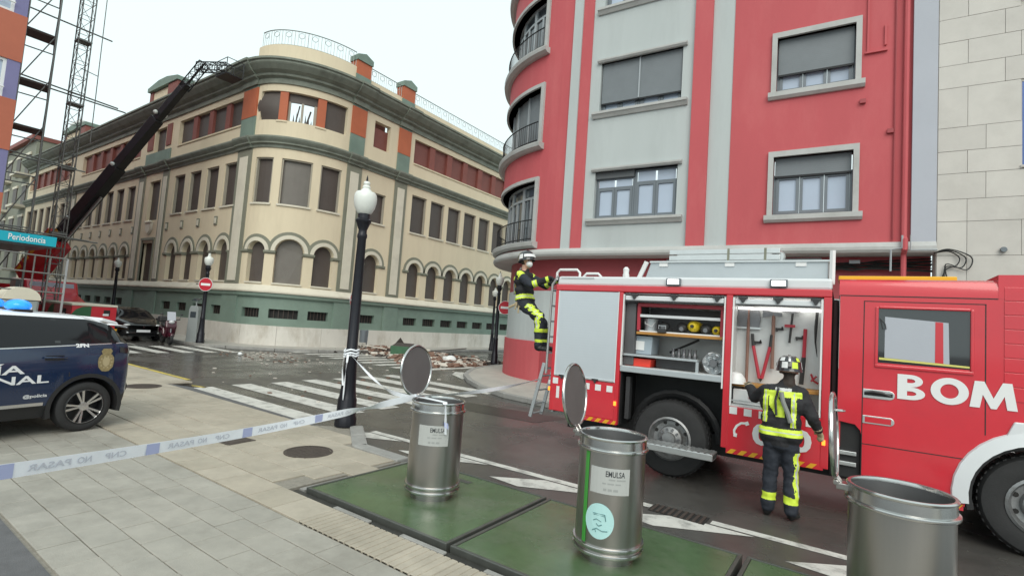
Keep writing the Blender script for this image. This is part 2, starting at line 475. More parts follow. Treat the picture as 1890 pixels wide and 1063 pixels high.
creamb = thing('corner_building', 'cream three-storey corner building with green base, arcaded ground floor and rounded corner', 'building', (-25.3, 12.8, .12))
def cpart(mb, name, mat, parent=None, smooth=False):
    return mb.build(name, mat, parent or creamb, smooth=smooth, world=True)
S0, S1 = sL(-66.), sR(46.)
Z = dict(pl=1.03, gr=2.42, l0=2.55, l1=2.93, sill=3.09, imp=4.63, w20=6.98, w21=9.25, c20=9.78, c21=10.28, w30=11.14, w31=12.62, c30=13.02, c31=14.05)
D0 = -.32

# bays: (s-start, s-end, [openings (a,b) ...]) with an arch below, a window above
def bay(a, n, mod, w): return [(a + mod * i - w / 2, a + mod * i + w / 2) for i in range(n)]
bays = []
bays.append((sL(-66.0), sL(-53.9), bay(sL(-64.6), 6, 1.98, 1.16)))
bays.append((sL(-51.4), sL(-38.75), bay(sL(-50.0), 6, 1.95, 1.16)))
bays.append((sL(-34.55), sL(-26.55), bay(sL(-33.12), 4, 1.985, 1.16)))
bays.append((.12, LC - .10, [(.56, 1.44), (1.92, 3.22), (3.70, 4.72)]))
bays.append((sR(17.34), sR(19.72), [(sR(17.98), sR(19.06))]))
bays.append((sR(20.66), sR(33.4), bay(sR(21.80), 7, 1.63, 1.06)))
bays.append((sR(34.4), sR(46.), bay(sR(35.6), 6, 1.63, 1.06)))
pils = [(sL(-26.52), sL(-25.18) ), (LC - .10, sR(17.34)), (sR(19.72), sR(20.66)), (sR(33.4), sR(34.4)), (sL(-39.0), sL(-38.0)), (sL(-35.4), sL(-34.55)), (sL(-53.9), sL(-52.8)), (sL(-52.2), sL(-51.4))]
CORNER = bays[3]

# green base with its low windows
wl = MB()
base_w = []
for (a, b, ops) in bays:
    for (p, q) in ops: base_w.append((p - .02, q + .02))
base_w = [w for w in base_w if not (sL(-38.5) < w[0] < sL(-35))]
base_w.sort(); xs = S0
for (p, q) in base_w:
    if p > xs: sbox(wl, xs, p, 1.40, 1.84, D0, 0)
    xs = q
sbox(wl, xs, S1, 1.40, 1.84, D0, 0)
sbox(wl, S0, S1, .0, 1.40, D0, 0); sbox(wl, S0, S1, 1.84, 2.95, D0, 0)
cpart(wl, 'base_wall', 'green')
for (p, q) in base_w:
    mb = MB(); sbox(mb, p, q, 1.40, 1.84, D0 + .02, -.20, 0)
    o = cpart(mb, 'basement_window', 'dark_void')
    mb = MB()
    for i in range(1, 6): sbox(mb, p + (q - p) * i / 6 - .012, p + (q - p) * i / 6 + .012, 1.405, 1.835, -.12, -.09)
    cpart(mb, 'window_bars', 'iron', o)
# the base darkens under the pilasters: a proud green block each
for (p, q) in pils:
    mb = MB(); sbox(mb, p - .05, q + .05, 1.03, 2.41, -.05, .07); cpart(mb, 'base_block', 'green')
# plinth stones
ss = [S0 + .01]
while ss[-1] < S1 - 2.2: ss.append(ss[-1] + 2.05 + .35 * ((len(ss) * 7) % 3 - 1))
ss.append(S1)
for a, b in zip(ss[:-1], ss[1:]):
    mb = MB(); sbox(mb, a + .006, b - .006, .08, 1.03 + .006 * ((len(mb.v)) % 2), -.02, .10); cpart(mb, 'plinth_stone', 'plinth_stone')
# ledge: green roll and cream slope
mb = MB(); sweep(mb, S0, S1, [(-.1, 2.40), (.10, 2.40), (.14, 2.46), (.14, 2.60), (-.1, 2.62)]); cpart(mb, 'base_moulding', 'green')
mb = MB(); sweep(mb, S0, S1, [(-.1, 2.62), (.20, 2.60), (.22, 2.66), (.20, 2.72), (.03, 2.97), (-.1, 2.98)]); cpart(mb, 'ledge', 'cream_trim')

# main wall, ground-floor arches and first-floor windows
mains = MB()
def span_wall(mb, a, b, z0, z1, ops):
    x = a
    for (p, q) in ops:
        if p > x + 1e-4: sbox(mb, x, p, z0, z1, D0, 0)
        x = q
    if b > x + 1e-4: sbox(mb, x, b, z0, z1, D0, 0)
def arch_pts(p, q, z, n=14):
    c, r = (p + q) / 2, (q - p) / 2
    return [(c - r * math.cos(math.pi * i / n), z + r * math.sin(math.pi * i / n)) for i in range(n + 1)]
def spandrel(mb, p, q, z, zt):
    pts = arch_pts(p, q, z)
    for (s0, z0), (s1, z1) in zip(pts[:-1], pts[1:]):
        vs = []
        for (s, zz) in ((s0, z0), (s1, z1), (s1, zt), (s0, zt)):
            for d in (0, D0):
                w = cw(s, d); vs.append((w[0], w[1], zz))
        mb.add(vs, [(0, 2, 4, 6), (1, 7, 5, 3), (0, 1, 3, 2)])
def ring(mb, p, q, z, r0, r1, d0, d1, n=16):
    """half-round moulding above an arch"""
    c = (p + q) / 2; hw = (q - p) / 2
    vs = []
    for i in range(n + 1):
        t = math.pi * i / n
        for (rr, d) in ((hw + r0, d0), (hw + r0, d1), (hw + r1, d1), (hw + r1, d0)):
            w = cw(c - rr * math.cos(t), d); vs.append((w[0], w[1], z + rr * math.sin(t)))
    fs = [(0, 1, 2, 3), tuple(n * 4 + k for k in (3, 2, 1, 0))]
    for i in range(n):
        for j in range(4):
            k = (j + 1) % 4; fs.append((i * 4 + j, i * 4 + 4 + j, i * 4 + 4 + k, i * 4 + k))
    mb.add(vs, fs)
mid_l, mid_r = sL(-37.35), sL(-35.75)
mid2_l, mid2_r = sL(-53.0), sL(-52.0)
edges = [S0]
for (a, b, ops) in bays:
    is_corner = (a, b, ops) == CORNER
    if a > edges[-1] + 1e-4 and not (edges[-1] < mid_l < a):
        sbox(mains, edges[-1], a, 2.9, 13.1, D0, 0)
    if edges[-1] < mid_l < a:                                     # the central bay: tall door and window
        for (p, q) in ((edges[-1], mid_l), (mid_r, a)): sbox(mains, p, q, 2.9, 13.1, D0, 0)
        sbox(mains, mid_l, mid_r, 5.35, 6.75, D0, 0); sbox(mains, mid_l, mid_r, 9.25, 11.14, D0, 0); sbox(mains, mid_l, mid_r, 12.62, 13.1, D0, 0)
    edges.append(b)
    zs = Z['sill']
    sbox(mains, a, b, 2.9, zs, D0, 0)
    span_wall(mains, a, b, zs, Z['imp'], ops)
    top = 6.0
    x = a
    for (p, q) in ops:
        sbox(mains, x, p, Z['imp'], top, D0, 0) if p > x else None
        spandrel(mains, p, q, Z['imp'], top); x = q
    sbox(mains, x, b, Z['imp'], top, D0, 0)
    sbox(mains, a, b, top, Z['w20'], D0, 0)
    ow = [(p - .10, q + .10) for p, q in ops] if not is_corner else [(.44, 1.42), (1.82, 3.26), (3.66, 4.76)]
    z20, z21 = (Z['w20'], Z['w21'])
    if len(ops) == 1: z21 = 8.65
    span_wall(mains, a, b, z20, z21, ow)
    sbox(mains, a, b, z21, Z['w30'], D0, 0)
    if is_corner: o3 = [(.36, 4.78)]
    elif len(ops) == 1: o3 = [(ops[0][0] - .02, ops[0][1] + .02)]
    else: o3 = [(ops[0][0] - .24, ops[-1][1] + .24)]
    span_wall(mains, a, b, Z['w30'], Z['w31'], o3)
    sbox(mains, a, b, Z['w31'], 13.1, D0, 0)
    # ---- arches
    for i, (p, q) in enumerate(ops):
        w = group_node('arched_window', creamb); w.matrix_parent_inverse = creamb.matrix_basis.inverted()
        mb = MB(); pts = arch_pts(p, q, Z['imp'])
        ss2 = cuts(p, q, .25)
        vs = [(*cw(p, -.22), zs), (*cw((p + q) / 2, -.22), zs), (*cw(q, -.22), zs)] + [(*cw(s, -.22), z) for s, z in reversed(pts)]
        mb.add(vs, [tuple(range(len(vs)))])
        o = mb.build('shutter', 'shutter_grey' if (is_corner and i == 1) else 'shutter_brown', w)
        mb = MB(); ring(mb, p, q, Z['imp'], .02, .20, -.05, .07); mb.build('arch_moulding', 'cream_trim', w)
        mb = MB(); ring(mb, p, q, Z['imp'], .20, .36 if len(ops) > 1 and not is_corner else .36, -.05, .045); mb.build('arch_hood', 'olive', w)
        mb = MB(); sbox(mb, p - .02, q + .02, zs - .06, zs + .02, -.3, .06); mb.build('sill', 'cream_trim', w)
    imp = [(a, ops[0][0])] if ops[0][0] - a < .6 else [(ops[0][0] - .38, ops[0][0])]
    for (p0, q0), (p1, q1) in zip(ops[:-1], ops[1:]): imp.append((q0, p1))
    imp.append((ops[-1][1], min(b, ops[-1][1] + .38)))
    for (p, q) in imp:
        mb = MB(); sweep(mb, p - .04, q + .04, [(-.3, 4.50), (.03, 4.50), (.09, 4.56), (.09, 4.66), (-.3, 4.68)]); cpart(mb, 'impost', 'olive')
    # ---- first floor windows
    for i, (p, q) in enumerate(ow):
        w = group_node('window', creamb); w.matrix_parent_inverse = creamb.matrix_basis.inverted()
        mb = MB(); sbox(mb, p, q, z20, z21, D0, -.20); mb.build('shutter', 'shutter_grey' if (is_corner and i == 1) else 'shutter_brown', w)
        mb = MB()
        for (e0, e1, y0, y1) in ((p, p + .07, z20, z21), (q - .07, q, z20, z21), (p + .07, q - .07, z21 - .06, z21)): sbox(mb, e0, e1, y0, y1, -.19, -.06)
        mb.build('frame', 'reveal', w)
        mb = MB(); sbox(mb, p - .06, q + .06, z20 - .09, z20, -.19, .07); mb.build('sill', 'cream_trim', w)
    # ---- top floor strip: red piers between shutters
    if len(ops) == 1:
        p, q = o3[0]; mb = MB(); sbox(mb, p, q, Z['w30'], Z['w31'] - .30, -.30, -.22); cpart(mb, 'window', 'shutter_red')
        mb = MB(); sbox(mb, p - .6, q + .6, 10.4, 13.6, -1.3, -1.2); cpart(mb, 'inner_wall', 'brick_red')
    elif not is_corner:
        left = a < 0
        far = a > sR(30) or a < sL(-45)
        x0, x1 = o3[0]; n = len(ops); m = (x1 - x0) / n
        for i in range(n):
            w = group_node('window', creamb); w.matrix_parent_inverse = creamb.matrix_basis.inverted()
            mb = MB(); sbox(mb, x0 + m * i + .02, x0 + m * (i + 1) - .02, Z['w30'], Z['w31'], -.31, -.20)
            mb.build('shutter', 'shutter_brown' if (a == bays[2][0]) else 'shutter_red', w)
            mb = MB(); sbox(mb, x0 + m * i + .01, x0 + m * (i + 1) - .01, Z['w30'] - .07, Z['w30'] + .01, -.2, .05); mb.build('sill', 'cream', w)
        for i in range(1, n):
            mb = MB(); sbox(mb, x0 + m * i - .24, x0 + m * i + .24, Z['w30'] + .012, Z['w31'], -.31, -.06); cpart(mb, 'red_pier', 'brick_red')
    else:
        for (p, q) in ((1.40, 1.80), (3.22, 3.64)):
            mb = MB(); sbox(mb, p, q, Z['w30'], Z['w31'], -.31, -.04); cpart(mb, 'orange_pier', 'orange')
            mb = MB(); sbox(mb, p - .05, q + .05, Z['w30'] - .08, Z['w30'] - .002, -.31, .04); cpart(mb, 'sill', 'cream')
        mb = MB(); sbox(mb, 3.64, 4.78, Z['w30'], Z['w31'], -.31, -.20)
        cpart(mb, 'window', 'shutter_brown')
        # the burnt-out middle window: blind half down, broken frame, open to the sky behind
        w = group_node('broken_window', creamb); w.matrix_parent_inverse = creamb.matrix_basis.inverted()
        mb = MB(); sbox(mb, 1.80, 3.22, 12.18, Z['w31'], -.30, -.22); mb.build('shutter', 'shutter_brown', w)
        mb = MB()
        for (p, q) in ((1.80, 1.90), (2.44, 2.56), (3.08, 3.22)): sbox(mb, p, q, Z['w30'], 12.2, -.30, -.22)
        mb.build('frame', 'reveal', w)
        mb = MB()
        for k in range(9):
            s = 1.86 + k * .155; h = 11.2 + .55 * abs(math.sin(k * 2.3)); p = cw(s, -.35); q = cw(s + .12, -.38); r = cw(s + .05, -.34)
            mb.add([(*p, 11.1), (*q, 11.1), (*r, h + .05)], [(0, 1, 2)])
        mb.tube([(*cw(2.2, -.4), 11.3), (*cw(2.32, -.5), 12.15)], .035, 6); mb.tube([(*cw(2.75, -.4), 11.2), (*cw(2.95, -.6), 12.0)], .045, 6)
        mb.build('wreckage', 'shutter_brown', w)
        # left blind torn loose and bulging out
        mb = MB(); n = 10
        vs = []
        for i in range(n + 1):
            z = Z['w30'] + (Z['w31'] - Z['w30']) * i / n; d = -.15 + .20 * math.sin(math.pi * i / n) ** 1.2
            for s in (.36 - .16 * math.sin(math.pi * i / n) ** 2, .8, 1.40):
                vs.append((*cw(s, d if s < 1.3 else -.12), z))
        mb.add(vs, [(i * 3 + j, i * 3 + j + 1, i * 3 + 4 + j, i * 3 + 3 + j) for i in range(n) for j in range(2)])
        o = cpart(mb, 'torn_blind', 'shutter_brown', smooth=True); o['label'] = 'brown blind torn loose and bulging out of the corner window'
if S1 > edges[-1] + .01: sbox(mains, edges[-1], S1, 2.9, 13.1, D0, 0)
cpart(mains, 'wall', 'cream')
# central bay dressings
for (p, q) in ((mid_l, mid_r),):
    w = group_node('door', creamb); w.matrix_parent_inverse = creamb.matrix_basis.inverted()
    mb = MB(); sbox(mb, p, q, 3.0, 5.35, -.31, -.22); mb.build('door_leaf', 'shutter_brown', w)
    mb = MB(); sbox(mb, p - .14, p, 2.97, 5.5, -.1, .06); sbox(mb, q, q + .14, 2.97, 5.5, -.1, .06); sbox(mb, p - .14, q + .14, 5.5, 5.65, -.1, .10); mb.build('door_frame', 'olive', w)
    mb = MB(); sbox(mb, p, q, 6.75, 9.25, -.31, -.20); cpart(mb, 'tall_window', 'shutter_brown')
    mb = MB(); sbox(mb, p, q, 11.14, 12.62, -.31, -.20); cpart(mb, 'window', 'shutter_brown')
    for (e0, e1) in ((p - 1.0, p - .16), (q + .16, q + .85)): mb = MB(); sbox(mb, e0, e1, 11.35, 12.7, -.05, .045); cpart(mb, 'orange_panel', 'brick_red')
    mb = MB(); sbox(mb, p - 1.0, q + 1.0, 10.3, 11.10, -.05, .06); cpart(mb, 'green_panel', 'green')
    mb = MB(); cs = (p + q) / 2
    pts = [(cs - .5, 6.62), (cs + .5, 6.62), (cs + .42, 6.2), (cs + .2, 5.95), (cs, 5.82), (cs - .2, 5.95), (cs - .42, 6.2)]
    vs = [(*cw(s, .02), z) for s, z in pts] + [(*cw(cs + (s - cs) * .8, .14), 6.2 + (z - 6.2) * .8) for s, z in pts]
    n = len(pts); mb.add(vs, [tuple(range(n, 2 * n))] + [(i, (i + 1) % n, (i + 1) % n + n, i + n) for i in range(n)])
    for k in range(-3, 4): mb.sphere((*cw(cs + k * .13, .12), 6.60 + .03 * (k % 2)), .085, 8, 6)
    cpart(mb, 'coat_of_arms', 'cream_trim', smooth=True)
# square medallions on the long front
for (a, b, ops) in bays[:3]:
    xs = [ops[0][0] - .42] + [(ops[i][1] + ops[i + 1][0]) / 2 for i in range(len(ops) - 1)] + [ops[-1][1] + .42]
    for s in xs:
        if s < sL(-52): continue
        mb = MB(); sbox(mb, s - .16, s + .16, 6.02, 6.48, -.05, .05); o = cpart(mb, 'medallion', 'olive')
        mb = MB(); sbox(mb, s - .09, s + .09, 6.10, 6.40, .04, .075); cpart(mb, 'boss', 'cream_trim', o)
# pilasters: green edges, cream panel; orange block above
for (p, q) in pils:
    main_p = (p, q) in (pils[0], pils[1], pils[2], pils[3])
    mb = MB(); sbox(mb, p, q, 2.98, 9.8, -.05, .05); o = cpart(mb, 'pilaster', 'olive')
    w_ = (q - p); mb = MB(); sbox(mb, p + w_ * .22, q - w_ * .22, 3.12, 9.35, .04, .085); cpart(mb, 'pilaster_panel', 'cream_trim', o)
    if main_p:
        mb = MB(); sbox(mb, p, q, 10.28, 11.38, -.05, .06); cpart(mb, 'pilaster_foot', 'green')
        mb = MB(); sbox(mb, p, q, 11.38, 12.86, -.05, .075); cpart(mb, 'orange_block', 'orange')
        mb = MB(); sbox(mb, p, q, 12.86, 13.1, -.05, .06); cpart(mb, 'pilaster_head', 'green')
# string course and main cornice
mb = MB(); sweep(mb, S0, S1, [(-.1, 9.74), (.06, 9.74), (.08, 9.86), (.20, 9.92), (.20, 9.98), (.30, 10.10), (.34, 10.18), (.34, 10.25), (.1, 10.33), (-.1, 10.34)])
for (p, q) in pils: sweep(mb, p - .03, q + .03, [(-.1, 9.73), (.14, 9.73), (.16, 9.85), (.28, 9.91), (.28, 9.97), (.38, 10.09), (.42, 10.17), (.42, 10.255), (.1, 10.335), (-.1, 10.345)])
cpart(mb, 'string_course', 'green_cornice')
mb = MB(); sweep(mb, S0, S1, [(-.1, 12.98), (.08, 12.98), (.10, 13.22), (.26, 13.30), (.28, 13.40), (.48, 13.52), (.66, 13.72), (.70, 13.78), (.70, 13.86), (.78, 13.90), (.78, 14.00), (.4, 14.08), (-.4, 14.10), (-.4, 13.)])
for (p, q) in pils[:4]: sweep(mb, p - .05, q + .05, [(-.05, 12.97), (.16, 12.97), (.18, 13.21), (.34, 13.29), (.36, 13.39), (.56, 13.51), (.74, 13.71), (.78, 13.77), (.78, 13.85), (.86, 13.89), (.86, 14.005), (.4, 14.085), (-.05, 14.05)])
cpart(mb, 'cornice', 'green_cornice')
# parapets, piers and the roof railing
mb = MB(); sbox(mb, -.2, LC + .1, 14.05, 14.98, -.25, .05); cpart(mb, 'corner_parapet', 'cream')
mb = MB(); sbox(mb, sR(17.3), S1, 14.05, 14.66, -.25, .02); cpart(mb, 'parapet', 'cream')
for (p, q) in (pils[1], pils[2], pils[3]):
    g_ = group_node('parapet_pier', creamb); g_.matrix_parent_inverse = creamb.matrix_basis.inverted()
    mb = MB(); sbox(mb, p - .02, q + .02, 14.04, 14.62, -.5, .10); mb.build('pier_foot', 'green', g_)
    mb = MB(); sbox(mb, p, q, 14.62, 15.40, -.5, .09); mb.build('orange_block', 'orange', g_)
    mb = MB(); c = (p + q) / 2
    vs = []
    for d in (-.55, .15):
        for (s, z) in ((p - .05, 15.38), (q + .05, 15.38), (q + .05, 15.66), (c, 15.86), (p - .05, 15.66)): vs.append((*cw(s, d), z))
    mb.add(vs, [(0, 1, 2, 3, 4), (9, 8, 7, 6, 5)] + [(i, i + 5, (i + 1) % 5 + 5, (i + 1) % 5) for i in range(5)]); mb.build('pier_cap', 'green', g_)
for (p, q, zt) in ((sL(-38.9), sL(-34.7), 15.85), (sL(-56.5), sL(-51.0), 15.75)):
    g_ = group_node('parapet_pier', creamb); g_.matrix_parent_inverse = creamb.matrix_basis.inverted()
    mb = MB(); sbox(mb, p, p + .5, 14.05, zt - .5, -1.2, .05); mb.build('orange_block', 'brick_red', g_)
    mb = MB(); sbox(mb, q - 1.3, q, 14.05, zt - .45, -1.2, .12); mb.build('orange_block', 'brick_red', g_)
    mb = MB(); sbox(mb, p + .5, q - 1.3, 14.05, zt - .55, -1.0, .0); mb.build('pier_panel', 'cream', g_)
    mb = MB(); c = (p + q) / 2
    vs = []
    for d in (-1.3, .2):
        for (s, z) in ((p - .08, zt - .5), (q + .08, zt - .5), (q + .08, zt - .25), (c + .6, zt), (c - .6, zt), (p - .08, zt - .25)): vs.append((*cw(s, d), z))
    mb.add(vs, [tuple(range(6)), tuple(reversed(range(6, 12)))] + [(i, i + 6, (i + 1) % 6 + 6, (i + 1) % 6) for i in range(6)]); mb.build('pier_cap', 'green', g_)
def railing(a, b, z0, z1, d, name='railing'):
    mb = MB(); n = max(1, round((b - a) / .62)); m = (b - a) / n
    for zz in (z0 + .05, z1): 
        ss_ = cuts(a, b, .25); mb.tube([(*cw(s, d), zz) for s in ss_], .028 if zz == z1 else .02, 5)
    for i in range(n + 1):
        mb.tube([(*cw(a + m * i, d), z0 - .05), (*cw(a + m * i, d), z1)], .016, 4)
        if i == n: break
        for k in (.25, .5, .75):
            s = a + m * (i + k)
            if k == .5:
                mb.tube([(*cw(s, d), z0), (*cw(s, d), z1 - .36)], .011, 4)
                cs = s; zc = z1 - .22
                mb.tube([(*cw(cs + .14 * math.cos(t * math.pi / 5), d), zc + .14 * math.sin(t * math.pi / 5)) for t in range(10)], .013, 4, closed=True)
            else: mb.tube([(*cw(s, d), z0), (*cw(s, d), z1)], .011, 4)
    return cpart(mb, name, 'rail_metal')
railing(-.1, LC * .48, 14.98, 15.78, -.05); railing(LC * .48, LC - .12, 14.98, 15.78, -.05)
railing(sR(17.36), sR(19.7), 14.66, 15.38, -.08)
y = 20.7
while y < 33: railing(sR(y), sR(y + 3.1), 14.66, 15.36, -.08); y += 3.16
railing(sR(34.5), sR(45), 14.66, 15.36, -.08)
# roof bits seen over the long front, and what stands inside the burnt corner
material('white_paint', (.72, .72, .70), .5, var=.06, scale=3)
mb = MB(); mb.box(-63.6, -61.6, 15, 17, 14, 17.9); mb.box(-63.9, -61.3, 14.7, 17.3, 17.9, 18.3); cpart(mb, 'chimney', 'white_paint')
mb = MB()
for k in range(3): mb.tube([(-25.9, 13.2, 14.1 + .25 * k + .3), (-24.9 + .1 * k, 13.0, 14.2 + .25 * k + .3)], .035, 5)
mb.tube([(-26.2, 13.2, 14.0), (-26.15, 13.2, 15.3)], .03, 5); mb.tube([(-25.0, 13.0, 14.0), (-24.9, 13.0, 14.9)], .03, 5)
cpart(mb, 'bent_railing', 'brick_red')
mb = MB(); mb.box(-66, -37.5, 13.15, 30, 13.9, 14.0); mb.box(-34, -22.9, 24, 46, 13.85, 13.95)
cpart(mb, 'roof', 'green_cornice')
mb = MB(); mb.box(-66.1, -65.9, 12.85, 30, .1, 14.0); mb.box(-66, -22.8, 45.8, 46, .1, 13.9); cpart(mb, 'party_wall', 'cream')
mb = MB(); sbox(mb, S0, S1, .0, .10, -.1, 2.05); o = struct(mb.build('building_sidewalk', 'sidewalk'))
s = S0
while s < S1 - 1:
    mb = MB(); sbox(mb, s + .006, s + 1.19, .0, .125, 2.0, 2.16); mb.build('kerb_stone', 'kerb', o, bevel=.012); s += 1.2
    if len([1 for q in o.children]) > 90: break

# =================================================================== RED APARTMENT BUILDING
RA = R_(3.3); RD = Vector((math.cos(RA), math.sin(RA))); RN = Vector((math.sin(RA), -math.cos(RA)))
RST = Vector((-7.8, 13.84)); RR = 4.4; RC = RST - RN * RR; RTH = math.pi / 2 + RA
def rw(s, d=0.):
    if s >= 0: p = RST + RD * s + RN * d
    else:
        th = min(-s / RR, RTH)
        p = RC + (RR + d) * (RN * math.cos(th) - RD * math.sin(th))
        ex = -s - RR * RTH
        if ex > 0: p = p + Vector((0, 1)) * ex
    return (p.x, p.y)
RSE = -RR * RTH
def rcut(s0, s1, step=.35): return cuts(s0, s1, step, RSE, 0.)
def rbox(mb, s0, s1, z0, z1, d0, d1, mi=0): sbox(mb, s0, s1, z0, z1, d0, d1, mi, rw, rcut)
def rsweep(mb, s0, s1, prof, mi=0): sweep(mb, s0, s1, prof, mi, rw, rcut)
material('red_render', (.49, .088, .10), .75, var=.06, scale=.9, bump=.2, bscale=60, stain=(.56, .14, .145), stain_amt=.5, stain_scale=1.1, stretch=(1, 1, .3))
material('red_dark', (.34, .055, .065), .6, var=.08, scale=1, stain=(.26, .045, .05), stain_amt=.4)
material('grey_render', (.455, .495, .495), .75, var=.05, scale=.8, bump=.15, bscale=60, stain=(.36, .385, .385), stain_amt=.5, stain_scale=1.0, stretch=(1, 1, .16))
material('grey_blue_render', (.42, .44, .49), .75, var=.05, scale=.8, bump=.1, bscale=60)
material('grey_trim', (.45, .455, .445), .7, var=.08, scale=2, stain=(.26, .26, .24), stain_amt=.5, stain_scale=.9)
material('alu_grey', (.16, .18, .20), .4, metal=.3, var=.05)
material('alu_pale', (.36, .39, .41), .45, metal=.2, var=.05)
slatted('blind_grey', (.165, .185, .20), .05, .5, depth=.12)
slatted('blind_dark', (.10, .108, .115), .05, .5)
material('pane', (.40, .47, .58), .06, spec=.8, var=.06, scale=1.)
material('pane_dark', (.05, .06, .07), .05, spec=1.)
material('black_iron', (.012, .012, .014), .45, metal=.3)
material('cable', (.02, .02, .02), .5)
redb = thing('apartment_building', 'red and grey rendered apartment building with rounded balcony corner behind the fire engine', 'building', (-7.8, 13.84, .12))
def rpart(mb, name, mat, parent=None, smooth=False, bevel=0.): return mb.build(name, mat, parent or redb, smooth=smooth, world=True, bevel=bevel)
RTOP = 17.
ZC0, ZC1 = 4.14, 4.38
fl_bay = [(4.66, 6.70), (7.96, 9.91), (11.22, 13.15), (14.5, 16.4)]
fl_mid = [(5.28, 6.74), (8.62, 10.19), (11.98, 13.55), (15.3, 16.7)]
fl_rt = [(5.15, 6.64), (8.36, 9.80), (11.56, 13.0), (14.8, 16.2)]
def wall_col(mb, a, b, z0, z1, p, q, fl, d0=-.35, d1=0.):
    """wall strip a..b with one opening p..q on each floor"""
    rbox(mb, a, p, z0, z1, d0, d1); rbox(mb, q, b, z0, z1, d0, d1); z = z0
    for (f0, f1) in fl: rbox(mb, p, q, z, f0, d0, d1); z = f1
    rbox(mb, p, q, z, z1, d0, d1)
BP, BQ = -6.35, -1.12
mb = MB(); wall_col(mb, -14., -.08, ZC1, RTOP, BP, BQ, fl_bay); rpart(mb, 'corner_wall', 'red_render')
mb = MB(); rbox(mb, .22, .58, ZC1, RTOP, -.35, .0); rpart(mb, 'red_strip', 'red_render')
mb = MB(); wall_col(mb, 4.76, 8.62, ZC1, RTOP, 5.82, 7.52, fl_rt); rpart(mb, 'wall', 'red_render')
mb = MB(); wall_col(mb, .58, 3.72, ZC1 + .002, RTOP, .92, 3.40, fl_mid, -.35, -.03); rpart(mb, 'grey_panel', 'grey_render')
mb = MB(); rbox(mb, -.08, .22, ZC1, RTOP, -.35, .06); rpart(mb, 'grey_band', 'grey_render')
mb = MB(); rbox(mb, 4.20, 4.76, ZC1, RTOP, -.35, -.02); rpart(mb, 'grey_band', 'grey_render')
mb = MB(); rbox(mb, 3.72, 4.20, ZC1, RTOP, -.35, .07); rpart(mb, 'red_pilaster', 'red_render')
mb = MB(); rbox(mb, 8.62, 9.06, 4.30, RTOP, -.35, .10); rpart(mb, 'grey_pilaster', 'grey_blue_render')
mb = MB(); rsweep(mb, -14., 9.06, [(-.6, ZC0), (.16, ZC0), (.20, ZC0 + .06), (.20, ZC0 + .13), (.12, ZC1), (-.3, ZC1 + .004), (-.6, ZC1)]); rpart(mb, 'cornice', 'grey_trim')
mb = MB(); rbox(mb, -14., 9.06, 13.62 + 4, 14 + 4, -.6, .3); rpart(mb, 'upper_cornice', 'grey_trim')
# ground floor set back under the cornice: plinth, grey shopfront wall, red above
mb = MB(); rbox(mb, -14, 9.06, 3.1, 4.16, -.95, -.52); rpart(mb, 'fascia', 'red_dark')
mb = MB(); rbox(mb, -14, -1.0, .1, 1.42, -.95, -.44); rpart(mb, 'plinth', 'red_render')
mb = MB(); rbox(mb, -1.0, 9.06, .1, 1.42, -.95, -.47); rpart(mb, 'plinth', 'red_dark')
mb = MB(); rbox(mb, -14, -4.55, 1.42, 3.1, -.95, -.50); rbox(mb, -4.0, 9.06, 1.42, 3.1, -.95, -.50); rpart(mb, 'shopfront_wall', 'grey_render')
mb = MB(); rbox(mb, -4.55, -4.0, 1.42, 3.1, -.9, -.62); o = rpart(mb, 'shop_door', 'alu_grey')
mb = MB(); rbox(mb, -4.47, -4.08, 1.5, 2.2, -.63, -.60); rbox(mb, -4.47, -4.08, 2.28, 3.0, -.63, -.60); rpart(mb, 'pane', 'pane_dark', o)
def casement(w, p, q, z0, z1, n, d=-.16, top=0., pane='pane'):
    """outer frame, n casements, each with its own pane; optional fixed lights above"""
    t = .055
    mb = MB()
    for (a, b, y0, y1) in ((p, p + t, z0, z1), (q - t, q, z0, z1), (p + t, q - t, z0, z0 + t), (p + t, q - t, z1 - t, z1)): rbox(mb, a, b, y0, y1, d - .08, d)
    mb.build('frame', 'alu_grey', w)
    m = (q - p - 2 * t) / n; zt = z1 - t - top
    for i in range(n):
        a, b = p + t + m * i, p + t + m * (i + 1)
        mb = MB(); e = .075
        for (c, dd, y0, y1) in ((a + .004, a + e, z0 + t, zt), (b - e, b - .004, z0 + t, zt), (a + e, b - e, z0 + t, z0 + t + e), (a + e, b - e, zt - e, zt)): rbox(mb, c, dd, y0, y1, d - .07, d + .012)
        mb.build('casement', 'alu_grey', w)
        mb = MB(); rbox(mb, a + e, b - e, z0 + t + e, zt - e, d - .05, d - .03); mb.build('pane', pane, w)
        if top:
            mb = MB(); rbox(mb, a + .03, b - .03, zt + .03, z1 - t, d - .05, d - .03); mb.build('pane', pane, w)
            mb = MB(); rbox(mb, a, b, zt - .005, zt + .03, d - .07, d + .008); mb.build('transom', 'alu_grey', w)
def wnode(name): 
    w = group_node(name, redb); w.matrix_parent_inverse = redb.matrix_basis.inverted(); return w
def blind(w, p, q, z0, z1, d=-.11, mat='blind_grey'):
    mb = MB(); rbox(mb, p + .03, q - .03, z0, z1, d - .03, d); mb.build('roller_blind', mat, w)
    mb = MB(); rbox(mb, p + .03, q - .03, z0 - .05, z0, d - .035, d + .005); mb.build('blind_bar', 'black_iron', w)
